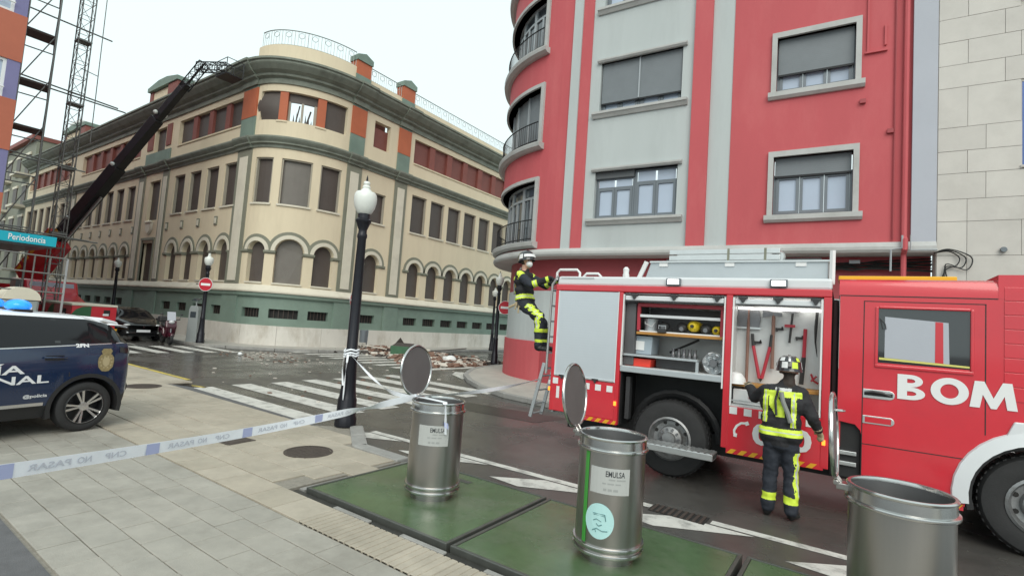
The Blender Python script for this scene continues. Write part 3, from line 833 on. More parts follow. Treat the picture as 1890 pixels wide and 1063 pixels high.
# middle column
for i, (z0, z1) in enumerate(fl_mid):
    w = wnode('window'); p, q = .92, 3.40; c = 2.13
    if i == 0:
        casement(w, p, c, z0, z1 - .18, 2, -.18, .26); casement(w, c + .01, q, z0, z1, 2, -.17, .34)
        mb = MB(); rbox(mb, p, c, z1 - .2, z1, -.2, -.10); mb.build('blind_box', 'blind_dark', w)
    else:
        casement(w, p, c, z0, z1, 2, -.2); casement(w, c + .01, q, z0, z1, 2, -.2)
        zz = (z0 + .31) if i == 1 else (z0 + .9 if i == 2 else z0 + .4)
        blind(w, p, c + .03, zz, z1); blind(w, c - .02, q, zz, z1)
        mb = MB(); rbox(mb, c - .015, c + .025, zz, z1, -.12, -.07); mb.build('guide', 'alu_pale', w)
    mb = MB(); rsweep(mb, p - .10, q + .12, [(-.3, z1), (.05, z1 + .0), (.09, z1 + .05), (.09, z1 + .10), (-.1, z1 + .12)]); mb.build('lintel', 'grey_trim', w)
    mb = MB(); rsweep(mb, p - .19, q + .19, [(-.3, z0 - .19), (.02, z0 - .19), (.08, z0 - .10), (.12, z0 - .08), (.12, z0 - .005), (-.3, z0)]); mb.build('sill', 'grey_trim', w)
# right column
for i, (z0, z1) in enumerate(fl_rt):
    w = wnode('window'); p, q = 5.82, 7.52
    casement(w, p, q, z0, z1 - (.42 if i == 0 else .02), 3, -.18)
    if i == 0: blind(w, p, q, z1 - .46, z1, -.12)
    else: blind(w, p, q, z0 + .50, z1, -.10)
    mb = MB()
    for (a, b, y0, y1) in ((p - .12, p, z0 - .02, z1 + .14), (q, q + .12, z0 - .02, z1 + .14), (p, q, z1, z1 + .14)): rbox(mb, a, b, y0, y1, -.3, .07)
    mb.build('surround', 'grey_trim', w)
    mb = MB(); rsweep(mb, p - .18, q + .20, [(-.3, z0 - .20), (.06, z0 - .20), (.12, z0 - .14), (.12, z0 - .02), (-.3, z0 - .015)]); mb.build('sill', 'grey_trim', w)
# the bay windows on the rounded corner
for i, (z0, z1) in enumerate(fl_bay):
    w = wnode('bay_window')
    mb = MB(); rbox(mb, BQ - .10, BQ + .04, z0 - .02, z1 + .12, -.35, .08); rbox(mb, BP - .04, BP + .10, z0, z1 + .12, -.35, .08); rbox(mb, BP + .1, BQ - .1, z1, z1 + .12, -.35, .08)
    mb.build('surround', 'grey_trim', w)
    mb = MB(); rsweep(mb, BP - .2, BQ + .12, [(-.35, z0 - .22), (.12, z0 - .22), (.24, z0 - .16), (.26, z0 - .06), (.26, z0 - .02), (-.35, z0)]); mb.build('balcony_slab', 'grey_trim', w)
    n = 5; m = (BQ - .1 - BP - .1) / n
    for k in range(n):
        a = BP + .1 + m * k; b = a + m
        if i == 1:
            mb = MB(); rbox(mb, a + .02, b - .02, z0 + .05, z1, -.34, -.26); mb.build('roller_blind', 'blind_grey', w)
            mb = MB(); rbox(mb, b - .03, b + .03, z0, z1, -.30, -.20); mb.build('guide', 'alu_pale', w)
        else:
            mb = MB()
            for (c, dd, y0, y1) in ((a, a + .08, z0, z1), (b - .08, b, z0, z1), ((a + b) / 2 - .05, (a + b) / 2 + .05, z0, z1 - .5), (a + .08, b - .08, z1 - .5, z1 - .42), (a + .08, b - .08, z1 - .07, z1), (a + .08, b - .08, z0, z0 + .1)): rbox(mb, c, dd, y0, y1, -.34, -.24)
            mb.build('frame', 'alu_pale', w)
            mb = MB(); rbox(mb, a + .05, b - .05, z0 + .05, z1 - .04, -.31, -.29); mb.build('pane', 'pane_dark', w)
    mb = MB(); hh = .72
    ss_ = rcut(BP + .1, BQ - .1, .3)
    for zz in (z0 + .09, z0 + hh): mb.tube([(*rw(s, .12), zz) for s in ss_], .022, 5)
    k = BP + .12
    while k < BQ - .1: mb.tube([(*rw(k, .12), z0), (*rw(k, .12), z0 + hh)], .010, 4); k += .115
    mb.build('balcony_rail', 'black_iron', w)
# pipes, conduits and cables
mb = MB(); mb.tube([(*rw(8.50, .06), 1.2), (*rw(8.50, .06), 4.1), (*rw(8.50, .26), 4.2), (*rw(8.50, .26), 4.4), (*rw(8.50, .07), 4.5), (*rw(8.50, .07), RTOP)], .055, 8); rpart(mb, 'downpipe', 'red_render', smooth=True)
mb = MB(); mb.tube([(*rw(8.30, .04), 4.45), (*rw(8.30, .04), RTOP)], .02, 6); rpart(mb, 'conduit', 'red_dark')
mb = MB(); mb.tube([(*rw(8.25, .25), 3.7), (*rw(8.25, .27), 4.18), (*rw(8.45, .27), 4.22), (*rw(8.45, .27), 4.5)], .022, 6); mb.tube([(*rw(8.60, .27), 4.5), (*rw(8.60, .27), 4.17), (*rw(9.06, .27), 4.17)], .018, 6); rpart(mb, 'white_conduit', 'alu_pale')
for (a, z0, z1) in ((7.74, 9.0, 13.), (8.08, 9.1, 9.6)):
    mb = MB(); rbox(mb, a, a + .04, z0, z1, -.02, .05); rpart(mb, 'conduit', 'red_render')
mb = MB(); rbox(mb, 7.70, 8.14, 8.96, 9.0, -.02, .06); rpart(mb, 'bracket', 'red_render')
for (a, z) in ((7.62, 7.75), (8.2, 10.4), (8.16, 6.95)):
    mb = MB(); rbox(mb, a, a + .12, z, z + .10, -.02, .07); rpart(mb, 'junction_box', 'red_dark')
random.seed(5)
for k in range(6):
    mb = MB(); a = 4.6 + k * .2; pts = []
    n = 14
    for i in range(n + 1):
        f = i / n; pts.append((*rw(a + (9.06 - a) * f, -.46 + .02 * k), 4.08 - .035 * k - .10 * math.sin(math.pi * f) * random.uniform(.7, 1.2) - (.5 * max(0, f - .75) if k % 2 else 0)))
    mb.tube(pts, .016 + .006 * (k % 3), 5); rpart(mb, 'cable', 'cable')
mb = MB(); mb.box(0, .22, -.03, .03, -.04, .04, M=Matrix.Translation((*rw(7.5, -.4), 4.0))); rpart(mb, 'cable_sleeve', 'alu_pale')
mb = MB(); mb.box(-24, -1, 0, .1, 0, .1); 
# party wall and roof of the red block, so it closes from other viewpoints
q0 = rw(9.06, -.4); mb = MB(); rbox(mb, -13.9, 9.0, RTOP - .3, RTOP, -9.5, -.36); rpart(mb, 'roof_slab', 'grey_trim')

# =================================================================== STONE BUILDING
for i, c in enumerate([(.53, .508, .472), (.55, .528, .49), (.515, .493, .458)]):
    material('stone_%d' % i, c, .6, var=.06, scale=2.5, stain=(.38, .36, .33), stain_amt=.4, stain_scale=.9, bump=.1, bscale=50)
material('stone_joint', (.47, .45, .415), .8)
material('win_blue', (.07, .12, .30), .3, metal=.2)
stoneb = thing('stone_clad_building', 'pale stone-clad building with blue-framed windows next to the red facade', 'building', (*rw(9.06, 0), .12))
def stpart(mb, name, mat, parent=None): return mb.build(name, mat, parent or stoneb, world=True)
wins = [(10.42, 11.9, 9.62, 11.3), (10.44, 11.9, 5.95, 7.75), (13.6, 15.1, 9.62, 11.3), (13.6, 15.1, 5.95, 7.75)]
mb = MB()
zz = [.1, 5.95, 7.75, 9.62, 11.3, RTOP]
for a, b in zip(zz[:-1], zz[1:]):
    hit = [w for w in wins if w[2] <= a + .01 and w[3] >= b - .01]; x = 9.065
    for w in hit: rbox(mb, x, w[0], a, b, -.4, .04); x = w[1]
    rbox(mb, x, 17., a, b, -.4, .04)
stpart(mb, 'wall', 'stone_joint')
cz = [.1, .75, 1.4, 2.05, 2.7, 3.35, 4.07, 4.81, 5.30, 5.87, 6.37, 6.90, 7.80, 8.32, 8.86, 9.40, 9.95, 10.5, 11.05, 11.6, 12.15, 12.7, 13.3]
random.seed(11)
for j, (a, b) in enumerate(zip(cz[:-1], cz[1:])):
    x = 9.075; first = True
    while x < 16.5:
        w = random.choice((.85, 1.05, 1.25)) if not first else random.choice((.5, .8, 1.1)); first = False
        p, q = x, x + w
        for (wa, wb, w0, w1) in wins:
            if a < w1 - .05 and b > w0 + .05:
                if p < wa < q: q = wa
                elif wa <= p < wb: p = None; q = wb; break
        if p is not None and q - p > .05:
            mb = MB(); rbox(mb, p + .004, q - .004, a + .005, b - .005, .035, .062 + random.uniform(0, .004)); stpart(mb, 'stone_slab', 'stone_%d' % random.choice((0, 0, 1, 2)))
        x = q
for (a, b, z0, z1) in wins:
    w = group_node('window', stoneb); w.matrix_parent_inverse = stoneb.matrix_basis.inverted()
    mb = MB()
    for (c, d, y0, y1) in ((a, a + .07, z0, z1), (b - .07, b, z0, z1), (a + .07, b - .07, z0, z0 + .07), (a + .07, b - .07, z1 - .07, z1), (a + .07, b - .07, z0 + .7, z0 + .76)): rbox(mb, c, d, y0, y1, -.12, .03)
    mb.build('frame', 'win_blue', w)
    mb = MB(); rbox(mb, a + .05, b - .05, z0 + .05, z1 - .05, -.09, -.07); mb.build('pane', 'pane', w)
    mb = MB(); rbox(mb, a - .03, b + .03, z0 - .05, z0, -.1, .10); mb.build('sill', 'stone_joint', w)
mb = MB(); mb.lathe([(.0, 0), (.05, 0), (.06, .05), (.05, .09), (0, .09)], 12, M=Matrix.Translation((*rw(10.15, .06), 4.18)) @ Matrix.Rotation(R_(90), 4, 'X')); stpart(mb, 'floodlight', 'alu_grey')
for k in range(3):
    mb = MB(); a = 9.02
    mb.tube(smooth_path([(*rw(a, .12), 4.12), (*rw(a + .25, .12 + .03 * k), 4.15 + .02 * k), (*rw(a + .42 + .1 * k, .13), 4.02), (*rw(a + .38 + .08 * k, .14), 3.85 - .05 * k), (*rw(a + .2, .13), 3.75 + .06 * k), (*rw(a + .12 + .07 * k, .12), 3.4), (*rw(a + .1 + .12 * k, .12), 2.9)]), .013, 6); stpart(mb, 'cable_loop', 'cable')

# red building's sidewalk
kpath = [(-13.2, 46), (-13.2, 18.2), (-12.7, 16.2), (-12.2, 15.1), (-11.3, 13.7), (-10.2, 12.6), (-9.1, 11.75), (-7.7, 11.05), (-6.0, 10.72), (3, 11.0), (24, 12.1)]
o = struct(flat('far_sidewalk', kpath + [(24, 40), (-9, 46)], .0, .115, 'sidewalk'))
for (a, b) in zip(kpath[1:-1], kpath[2:]):
    L = math.dist(a, b); n = max(1, round(L / 1.0)); an = math.atan2(b[1] - a[1], b[0] - a[0])
    for q in range(min(n, 12)):
        M = Matrix.Translation((a[0] + (b[0] - a[0]) * (q + .5) / n, a[1] + (b[1] - a[1]) * (q + .5) / n, 0)) @ Matrix.Rotation(an, 4, 'Z')
        mb = MB(); mb.box(-L / n / 2 + .005, L / n / 2 - .005, -.03, .14, 0, .13); mb.build('kerb_stone', 'kerb', o, bevel=.015, M=M)

# =================================================================== ORANGE AND VIOLET BUILDING, far left
material('orange_panel', (.47, .135, .075), .55, var=.06, scale=1.5, stain=(.36, .10, .06), stain_amt=.3)
material('violet_panel', (.20, .19, .36), .55, var=.06, scale=1.5)
material('shop_dark', (.05, .05, .055), .3, var=.2, scale=2)
material('cyan_sign', (.005, .40, .52), .4)
material('sign_white', (.80, .82, .82), .4)
leftb = thing('tower_block', 'orange and violet panelled building with white windows at the street corner', 'building', (-24, 4, .12))
def lpart(mb, name, mat, parent=None): return mb.build(name, mat, parent or leftb, world=True)
mb = MB(); mb.box(-60, -24.35, -14, 3.92, 0, 19); lpart(mb, 'core_wall', 'shop_dark')
for (a, b) in ((3.62, 5.15), (6.61, 8.36), (9.69, 11.31), (13.0, 14.6), (16.3, 17.9)):
    mb = MB(); mb.box(-60, -24.0, -14, 4.05, a, b); lpart(mb, 'orange_band', 'orange_panel')
for (a, b) in ((5.15, 6.61), (8.36, 9.69), (11.31, 13.0), (14.6, 16.3)):
    for (y0, y1) in ((3.70, 4.03), (1.1, 1.6), (-1.6, -1.1), (-4.2, -3.7)):
        mb = MB(); mb.box(-60 if y0 > 3 else -24.4, -24.02, y0, y1, a, b); lpart(mb, 'violet_pier', 'violet_panel')
    for (y0, y1) in ((1.6, 3.70), (-1.1, 1.1), (-3.7, -1.6)):
        w = group_node('window', leftb); w.matrix_parent_inverse = leftb.matrix_basis.inverted()
        mb = MB(); t = .09
        for (c, d, e, f) in ((y0, y0 + t, a, b), (y1 - t, y1, a, b), (y0 + t, y1 - t, a, a + t), (y0 + t, y1 - t, b - t, b), ((y0 + y1) / 2 - .05, (y0 + y1) / 2 + .05, a + t, b - t)): mb.box(-24.18, -24.06, c, d, e, f)
        mb.build('frame', 'sign_white', w)
        mb = MB(); mb.box(-24.14, -24.12, y0 + .05, y1 - .05, a + .05, b - .05); mb.build('pane', 'pane', w)
        mb = MB(); mb.tube([(-23.94, y0, a + .32), (-23.94, y1, a + .32)], .025, 6); mb.build('guard_rail', 'sign_white', w)
sg = thing('shop_canopy', 'turquoise clinic sign on a grey canopy below the orange building', 'sign', (-22.8, 4, 3.4))
mb = MB(); mb.box(-27.5, -22.86, -2, 5.24, 3.40, 3.78); mb.build('canopy', 'shop_dark', sg, world=True)
mb = MB(); mb.add([(-22.80, -2, 3.50), (-22.80, 5.30, 3.46), (-22.80, 5.30, 3.79), (-22.80, -2, 3.79), (-22.86, -2, 3.50), (-22.86, 5.30, 3.46), (-22.86, 5.30, 3.79), (-22.86, -2, 3.79)], [(0, 1, 2, 3), (7, 6, 5, 4), (0, 4, 5, 1), (1, 5, 6, 2), (2, 6, 7, 3), (3, 7, 4, 0)])
mb.build('sign_board', 'cyan_sign', sg, world=True)
ML = Matrix(((0, 0, 1, -22.79), (1, 0, 0, 0), (0, 1, 0, 0), (0, 0, 0, 1)))
def on_x(xp, y, z): return Matrix(((0, 0, 1, xp), (1, 0, 0, y), (0, 1, 0, z), (0, 0, 0, 1)))
for (tx, y, w, h) in (('Periodoncia', 4.10, .92, .19), ('c', 3.62, .085, .13), ('a', 3.73, .09, .13)):
    o = lettering('lettering', tx, 'sign_white', sg, None, w, h, .012)
    o.matrix_parent_inverse = wmat(sg).inverted(); o.matrix_basis = on_x(-22.79, y, 3.54)

# olive block further down the street
oliveb = thing('balcony_building', 'olive and cream building with balconies further along the street', 'building', (-66.2, 12.6, .12))
def opart(mb, name, mat, parent=None): return mb.build(name, mat, parent or oliveb, world=True)
mb = MB(); mb.box(-100, -66.2, 13.0, 30, .1, 16.5); opart(mb, 'wall', 'olive')
mb = MB(); mb.box(-100.3, -66.1, 12.6, 30, 16.5, 16.9); opart(mb, 'roof', 'brick_red')
for fl in range(4):
    z = 4. + fl * 3.1
    for k in range(9):
        x = -68.4 - k * 3.4
        w = group_node('window', oliveb); w.matrix_parent_inverse = oliveb.matrix_basis.inverted()
        mb = MB(); mb.box(x - .7, x + .7, 12.93, 13.05, z, z + 1.9); mb.build('shutter', 'shutter_brown', w)
        mb = MB(); mb.box(x - .9, x + .9, 12.88, 12.99, z + 1.9, z + 2.15); mb.build('lintel', 'cream_trim', w)
        if k % 2 == 0:
            mb = MB(); mb.box(x - 1.2, x + 1.2, 12.0, 13.0, z - .35, z - .12); opart(mb, 'balcony', 'cream_trim')
for k in range(3):
    o = thing('end_house', ('pale house closing the far end of the street', 'grey house closing the far end of the street', 'brown house closing the far end of the street')[k], 'building', (-122, -8 + k * 9, 0))
    mb = MB(); mb.box(-130, -122, -12 + k * 9, -3.2 + k * 9, .05, 9 + 1.7 * k); mb.build('wall', ('cream', 'grey_render', 'olive')[k], o, world=True)
    mb = MB(); mb.box(-130.2, -121.7, -12 + k * 9, -3.2 + k * 9, 9 + 1.7 * k, 9.5 + 1.7 * k); mb.build('roof', 'brick_red', o, world=True)
    for a in range(3):
        for b in range(2):
            mb = MB(); mb.box(-122.04, -121.97, -10.6 + k * 9 + a * 2.4, -9.5 + k * 9 + a * 2.4, 3 + b * 3, 4.7 + b * 3); mb.build('window', 'pane_dark', o, world=True)
struct(flat('left_sidewalk', [(-90, -14), (-24.0, -14), (-24.0, 5.66), (-90, 5.9)], 0, .10, 'sidewalk'))

# =================================================================== BIN PLATFORMS AND BINS
material('green_deck', (.078, .128, .062), .16, var=.25, scale=2.2, bump=.12, bscale=200, stain=(.15, .17, .125), stain_amt=.75, stain_scale=1.6, rvar=.13, geo=True)
material('deck_frame', (.10, .105, .095), .4, metal=.4, var=.2, scale=8)
material('steel', (.40, .385, .37), .30, metal=1., var=.05, scale=1.0, stretch=(14, 14, .6), bump=.05, bscale=60)
material('steel_bright', (.55, .55, .54), .2, metal=1., var=.04)
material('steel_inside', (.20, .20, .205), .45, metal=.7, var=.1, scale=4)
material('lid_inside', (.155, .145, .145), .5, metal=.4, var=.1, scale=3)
material('sticker_grey', (.42, .43, .42), .4)
material('sticker_blue', (.42, .66, .66), .4)
material('ink', (.03, .035, .04), .5)
material('ink_soft', (.31, .32, .315), .5)
material('ink_teal', (.10, .22, .23), .5)
material('green_stripe', (.05, .27, .045), .4)
plat_lab = ['green bin platform under the bin draped with barrier tape', 'green bin platform under the bin with a round blue sticker', 'green bin platform under the plain unlabelled bin']
bx_ = [(-4.68, -2.76), (-2.72, -.82), (-.78, 1.12)]
for i, (a, b) in enumerate(bx_):
    pt = thing('bin_platform', plat_lab[i], 'platform', ((a + b) / 2, 4.08, .0))
    cx = (a + b) / 2; y0, y1 = 3.285 - 4.08, 4.885 - 4.08; w = (b - a) / 2
    mb = MB(); mb.box(-w + .035, w - .035, y0 + .035, y1 - .035, .0, .128); mb.build('deck', 'green_deck', pt, bevel=.004)
    for (p, q, r, s) in ((-w, w, y0, y0 + .033), (-w, w, y1 - .033, y1), (-w, -w + .033, y0 + .034, y1 - .034), (w - .033, w, y0 + .034, y1 - .034)):
        mb = MB(); mb.box(p, q, r, s, 0, .135); mb.build('frame_bar', 'deck_frame', pt, bevel=.006)
    mb = MB(); mb.box(-.1, .1, y1 - .28, y1 - .2, .128, .132); mb.build('lifting_plate', 'deck_frame', pt)
def bin_on_cyl(R, x, z, ang0):
    """wrap flat lettering round the drum: x along the arc, z up"""
    t = ang0 + x / R; return (R * math.cos(t), R * math.sin(t), z)
def patch(mb, R, x0, x1, z0, z1, ang0, n=10, mi=0):
    vs = []
    for i in range(n + 1):
        x = x0 + (x1 - x0) * i / n; vs += [bin_on_cyl(R, x, z0, ang0), bin_on_cyl(R, x, z1, ang0)]
    mb.add(vs, [(2 * i, 2 * i + 2, 2 * i + 3, 2 * i + 1) for i in range(n)], mi)
bin_lab = ['steel waste bin with open lid and barrier tape hanging over its rim', 'steel waste bin with green edge stripe and round pale blue sticker', 'plain unlabelled steel waste bin nearest the fire engine front wheel']
for i, x in enumerate((-3.66, -1.70, .20)):
    b = thing('waste_bin', bin_lab[i], 'bin', (x, 4.06, .128), 0, 'steel waste bins on green platforms')
    Rb = .268
    mb = MB(); mb.lathe([(.19, 0), (.215, 0), (.215, .075), (.19, .075)], 40); mb.build('foot', 'steel', b, smooth=True)
    mb = MB(); mb.lathe([(.255, .07), (Rb, .075), (Rb, .90), (.262, .905), (.262, .42), (.0, .42)], 56); mb.build('drum', ['steel', 'steel_inside'], b, smooth=True)
    for z in (.085, .135):
        mb = MB(); mb.lathe([(.262, z - .016), (.284, z - .013), (.288, z), (.284, z + .013), (.262, z + .016)], 56); mb.build('band', 'steel_bright', b, smooth=True)
    mb = MB(); mb.lathe([(Rb - .002, .862), (.288, .866), (.291, .876), (.288, .886), (.274, .892), (.271, .95), (.280, .955), (.282, .966), (.274, .974), (.258, .972), (.254, .955), (.254, .43)], 56); mb.build('rim', 'steel_bright', b, smooth=True)
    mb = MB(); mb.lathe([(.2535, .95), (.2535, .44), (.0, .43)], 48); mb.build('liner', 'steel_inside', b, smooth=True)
    # hinge and open lid standing on the left
    mb = MB(); mb.box(-.335, -.262, -.045, .045, .905, .945); mb.tube([(-.335, -.05, .945), (-.335, .05, .945)], .018, 8); mb.tube([(-.30, -.03, .93), (-.345, -.03, .99)], .012, 6); mb.tube([(-.30, .03, .93), (-.345, .03, .99)], .012, 6)
    mb.build('hinge', 'steel', b, bevel=.005)
    tilt = (R_(-4), R_(-7), R_(-3))[i]; yaw = (R_(8), R_(6), R_(-1))[i]
    LM = Matrix.Translation((-.345, 0, .965)) @ Matrix.Rotation(yaw, 4, 'Z') @ Matrix.Rotation(tilt, 4, 'Y') @ Matrix.Translation((0, 0, .275)) @ Matrix.Rotation(R_(90), 4, 'Y')
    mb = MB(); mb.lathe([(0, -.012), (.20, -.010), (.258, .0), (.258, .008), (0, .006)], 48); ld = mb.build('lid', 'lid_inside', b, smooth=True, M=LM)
    mb = MB(); mb.tube([(.266 * math.cos(t * math.pi / 24), .266 * math.sin(t * math.pi / 24), .006) for t in range(48)], .0135, 8, closed=True); mb.build('lid_rim', 'steel_bright', ld, smooth=True)
    if i == 2:
        mb = MB(); mb.tube([(-.16, -.03, .01), (-.16, -.03, .06), (-.16, .0, .07), (-.16, .03, .06), (-.16, .03, .01)], .006, 6); mb.build('lid_handle', 'steel_bright', ld)
    # the side of the drum that the passer-by sees
    ang = math.atan2(-4.06, -x)
    if i < 2:
        a0 = ang - (.10 if i == 0 else .02); R1 = Rb + .0025; R2 = Rb + .004
        mb = MB(); patch(mb, R1, -.16, .155, .555, .755, a0); o = mb.build('label_plate', 'sticker_grey', b)
        def wrap(x0, z0, RR_): return lambda u, v: bin_on_cyl(RR_, x0 + u, z0 + v, a0)
        lettering('lettering', 'EMULSA', 'ink', o, None, .150, .043, .012, fn=wrap(-.035, .690, R2))
        for (z, x0, ws) in ((.664, -.01, (.05, .07)), (.632, -.06, (.03, .05, .04)), (.582, -.05, (.025, .03, .035))):
            for w in ws:                                             # faint worn print, too blurred to read
                mb = MB(); patch(mb, R2, x0, x0 + w, z, z + (.010 if z > .6 else .017), a0, 3); mb.build('faint_print', 'ink_soft', o); x0 += w + .012
        if i == 1:
            mb = MB(); patch(mb, R1, -.222, -.182, .155, .855, a0, 2); mb.build('green_stripe', 'green_stripe', b)
            mb = MB(); cz = .345; cxx = -.07; vs = [bin_on_cyl(R2, cxx, cz, a0)]; n = 32
            for ring_ in (.5, 1.):
                for k in range(n):
                    t = 2 * math.pi * k / n; vs.append(bin_on_cyl(R1 + .001, cxx + .118 * ring_ * math.cos(t), cz + .135 * ring_ * math.sin(t), a0))
            fs = [(0, 1 + k, 1 + (k + 1) % n) for k in range(n)] + [(1 + k, 1 + n + k, 1 + n + (k + 1) % n, 1 + (k + 1) % n) for k in range(n)]
            mb.add(vs, fs); o = mb.build('round_sticker', 'sticker_blue', b)
            # its sketch of a lidded tray over a hand
            mb = MB()
            def ln(pts, w):
                for (p, q) in zip(pts[:-1], pts[1:]):
                    mb.tube([bin_on_cyl(R1 + .0025, cxx + p[0], cz + p[1], a0), bin_on_cyl(R1 + .0025, cxx + q[0], cz + q[1], a0)], w, 5)
            ln([(-.05, .055), (.045, .055), (.055, .01)], .004); ln([(-.045, .045), (.045, .043)], .003); ln([(-.045, .0), (-.02, .015), (.02, .0)], .003)
            ln([(-.02, -.02), (.0, -.035), (.025, -.022)], .004); ln([(-.05, -.075), (-.015, -.055), (.03, -.07), (.07, -.065)], .004); ln([(-.03, -.06), (-.02, -.085)], .003)
            mb.build('sketch', 'ink_teal', o)

# =================================================================== MANHOLES AND DRAIN
def manhole(x, y, r, lab):
    o = thing('manhole_cover', lab, 'manhole cover', (x, y, .118))
    mb = MB(); mb.lathe([(r - .03, 0), (r, 0), (r, .009), (r - .03, .009)], 36); mb.build('ring', 'iron', o)
    mb = MB(); mb.lathe([(0, 0), (r - .035, 0), (r - .035, .007), (0, .007)], 36); mb.build('cover', 'iron', o)
    mb = MB()
    for k in range(-4, 5):
        h = math.sqrt(max(0, (r - .05) ** 2 - (k * r / 5) ** 2)); mb.box(k * r / 5 - .012, k * r / 5 + .012, -h, h, .006, .0095)
    p = mb.build('tread', 'iron', o); p['kind'] = 'stuff'
manhole(-5.87, 4.10, .30, 'round iron manhole cover in light paving beside the bin platforms')
manhole(-12.3, 4.52, .33, 'round iron manhole cover in light paving behind the police car')
o = thing('access_cover', 'dark square access cover set in the light paving under the tape', 'access cover', (-7.01, 3.70, .118), .12)
mb = MB(); mb.box(-.23, .23, -.19, .19, 0, .006); mb.build('frame', 'iron', o); mb = MB(); mb.box(-.19, .19, -.155, .155, .006, .009); mb.build('cover', 'iron', o, bevel=.002)
o = thing('drain_grate', 'iron road drain grate in the bay line beside the bins', 'drain', (-1.64, 5.84, .0))
mb = MB(); mb.box(-.30, .30, -.13, .13, .001, .006); mb.build('pit', 'dark_void', o)
for k in range(9):
    mb = MB(); mb.box(-.28 + k * .065, -.25 + k * .065, -.125, .125, .005, .014); mb.build('bar', 'iron', o)

# =================================================================== STREET LAMPS AND SIGNS
material('lamp_black', (.018, .018, .024), .35, metal=.4, var=.15, scale=6)
material('globe', (.72, .74, .70), .3, var=.03, scale=4)
def lamp(loc, lab):
    t = thing('street_lamp', lab, 'street lamp', loc, 0, 'black globe street lamps')
    mb = MB(); mb.lathe([(.0, 0), (.17, 0), (.172, .12), (.155, .16), (.15, .42), (.135, .46), (.118, .62), (.098, 1.05), (.104, 1.08), (.104, 1.12), (.088, 1.16), (.082, 2.0), (.070, 3.05), (.082, 3.08), (.082, 3.12), (.07, 3.15), (.068, 3.2), (.115, 3.32), (.128, 3.34), (.128, 3.37), (.10, 3.39), (.10, 3.47), (.0, 3.47)], 16); mb.build('post', 'lamp_black', t, smooth=True)
    mb = MB(); mb.lathe([(.0, 3.46), (.095, 3.47), (.125, 3.50), (.165, 3.58), (.185, 3.67), (.188, 3.74), (.178, 3.80), (.155, 3.835), (.10, 3.845), (0, 3.85)], 24); mb.build('globe', 'globe', t, smooth=True)
    mb = MB(); mb.lathe([(.11, 3.84), (.085, 3.87), (.06, 3.90), (.068, 3.92), (.06, 3.94), (.045, 3.955), (.058, 3.985), (.045, 4.02), (.0, 4.03)], 16); mb.build('cap', 'globe', t, smooth=True)
    mb = MB(); mb.lathe([(.02, 4.02), (.014, 4.08), (0, 4.14)], 8); mb.build('spike', 'lamp_black', t)
    return t
lamp((-6.89, 5.44, .12), 'black globe street lamp with barrier tape tied round its post')
lamp((-24.31, 10.94, .12), 'black globe street lamp with a no-entry sign by the parking meter')
lamp((-13.37, 18.23, .12), 'black globe street lamp with a no-entry sign at the end of the rubble')
lamp((-19.6, 26.3, .12), 'black globe street lamp farther up the side street beyond the rubble')
lamp((-35.6, 11.1, .12), 'black globe street lamp behind the red and green trailer')
material('sign_red', (.50, .012, .03), .4)
material('sign_back', (.42, .43, .44), .4, metal=.5)
def no_entry(loc, rz, lab, r=.30):
    t = thing('no_entry_sign', lab, 'road sign', loc, rz)
    M = Matrix.Rotation(R_(90), 4, 'X')
    mb = MB(); mb.lathe([(0, .01), (r, .01), (r, -.012), (0, -.012)], 32, M=M); mb.build('back_plate', 'sign_back', t)
    mb = MB(); mb.lathe([(0, .012), (r - .004, .012), (r - .004, .0135), (0, .0135)], 32, M=M); mb.build('white_edge', 'sign_white', t)
    mb = MB(); mb.lathe([(0, .0140), (r - .02, .0140), (r - .02, .0160), (0, .0160)], 32, M=M); mb.build('red_disc', 'sign_red', t)
    mb = MB(); mb.box(-r * .66, r * .66, -.019, -.0155, -r * .17, r * .17); mb.build('white_bar', 'sign_white', t)
    mb = MB(); mb.box(-r - .12, -r * .3, .013, .035, -.02, .02); mb.build('bracket', 'lamp_black', t)
no_entry((-23.84, 10.70, 2.72), R_(38), 'red no-entry sign on the lamp by the parking meter')
no_entry((-13.0, 18.25, 2.62), R_(34), 'red no-entry sign on the lamp beside the rubble')
no_entry((-20.9, 16.2, 2.55), R_(128), 'grey-backed road sign turned edge-on behind the tape-tied lamp')
mb = MB(); mb.tube([(-20.95, 16.25, .12), (-20.95, 16.25, 2.9)], .035, 8); tag(mb.build('sign_pole', 'sign_back'), 'thin grey pole carrying the edge-on road sign', 'pole')
o = thing('waste_basket', 'dark litter basket on a stand against the cream building', 'litter bin', (-20.95, 17.2, .12))
mb = MB(); mb.lathe([(0, .35), (.2, .35), (.22, .95), (.2, .97), (0, .9)], 16); mb.build('basket', 'alu_grey', o, smooth=True); mb = MB(); mb.tube([(0, .2, 0), (0, .2, 1.0)], .03, 6); mb.build('stand', 'alu_grey', o)
o = thing('parking_meter', 'tall grey parking meter with a solar panel beside the cream building', 'parking meter', (-24.95, 10.9, .12), R_(30))
material('meter_grey', (.33, .36, .36), .45, metal=.3, var=.06)
mb = MB(); mb.prism([(-.24, 0), (.24, 0), (.22, 1.45), (.16, 1.62), (-.16, 1.62), (-.22, 1.45)], -.14, .14); mb.build('cabinet', 'meter_grey', o, bevel=.015)
mb = MB(); mb.box(-.13, .13, -.155, -.135, 1.1, 1.36); mb.build('screen', 'pane_dark', o)
mb = MB(); mb.tube([(0, 0, 1.6), (0, 0, 1.9)], .03, 8); mb.build('mast', 'meter_grey', o)
mb = MB(); mb.box(-.16, .16, -.12, .12, -.012, .012, M=Matrix.Translation((0, 0, 1.92)) @ Matrix.Rotation(R_(25), 4, 'X')); mb.build('solar_panel', 'pane_dark', o)

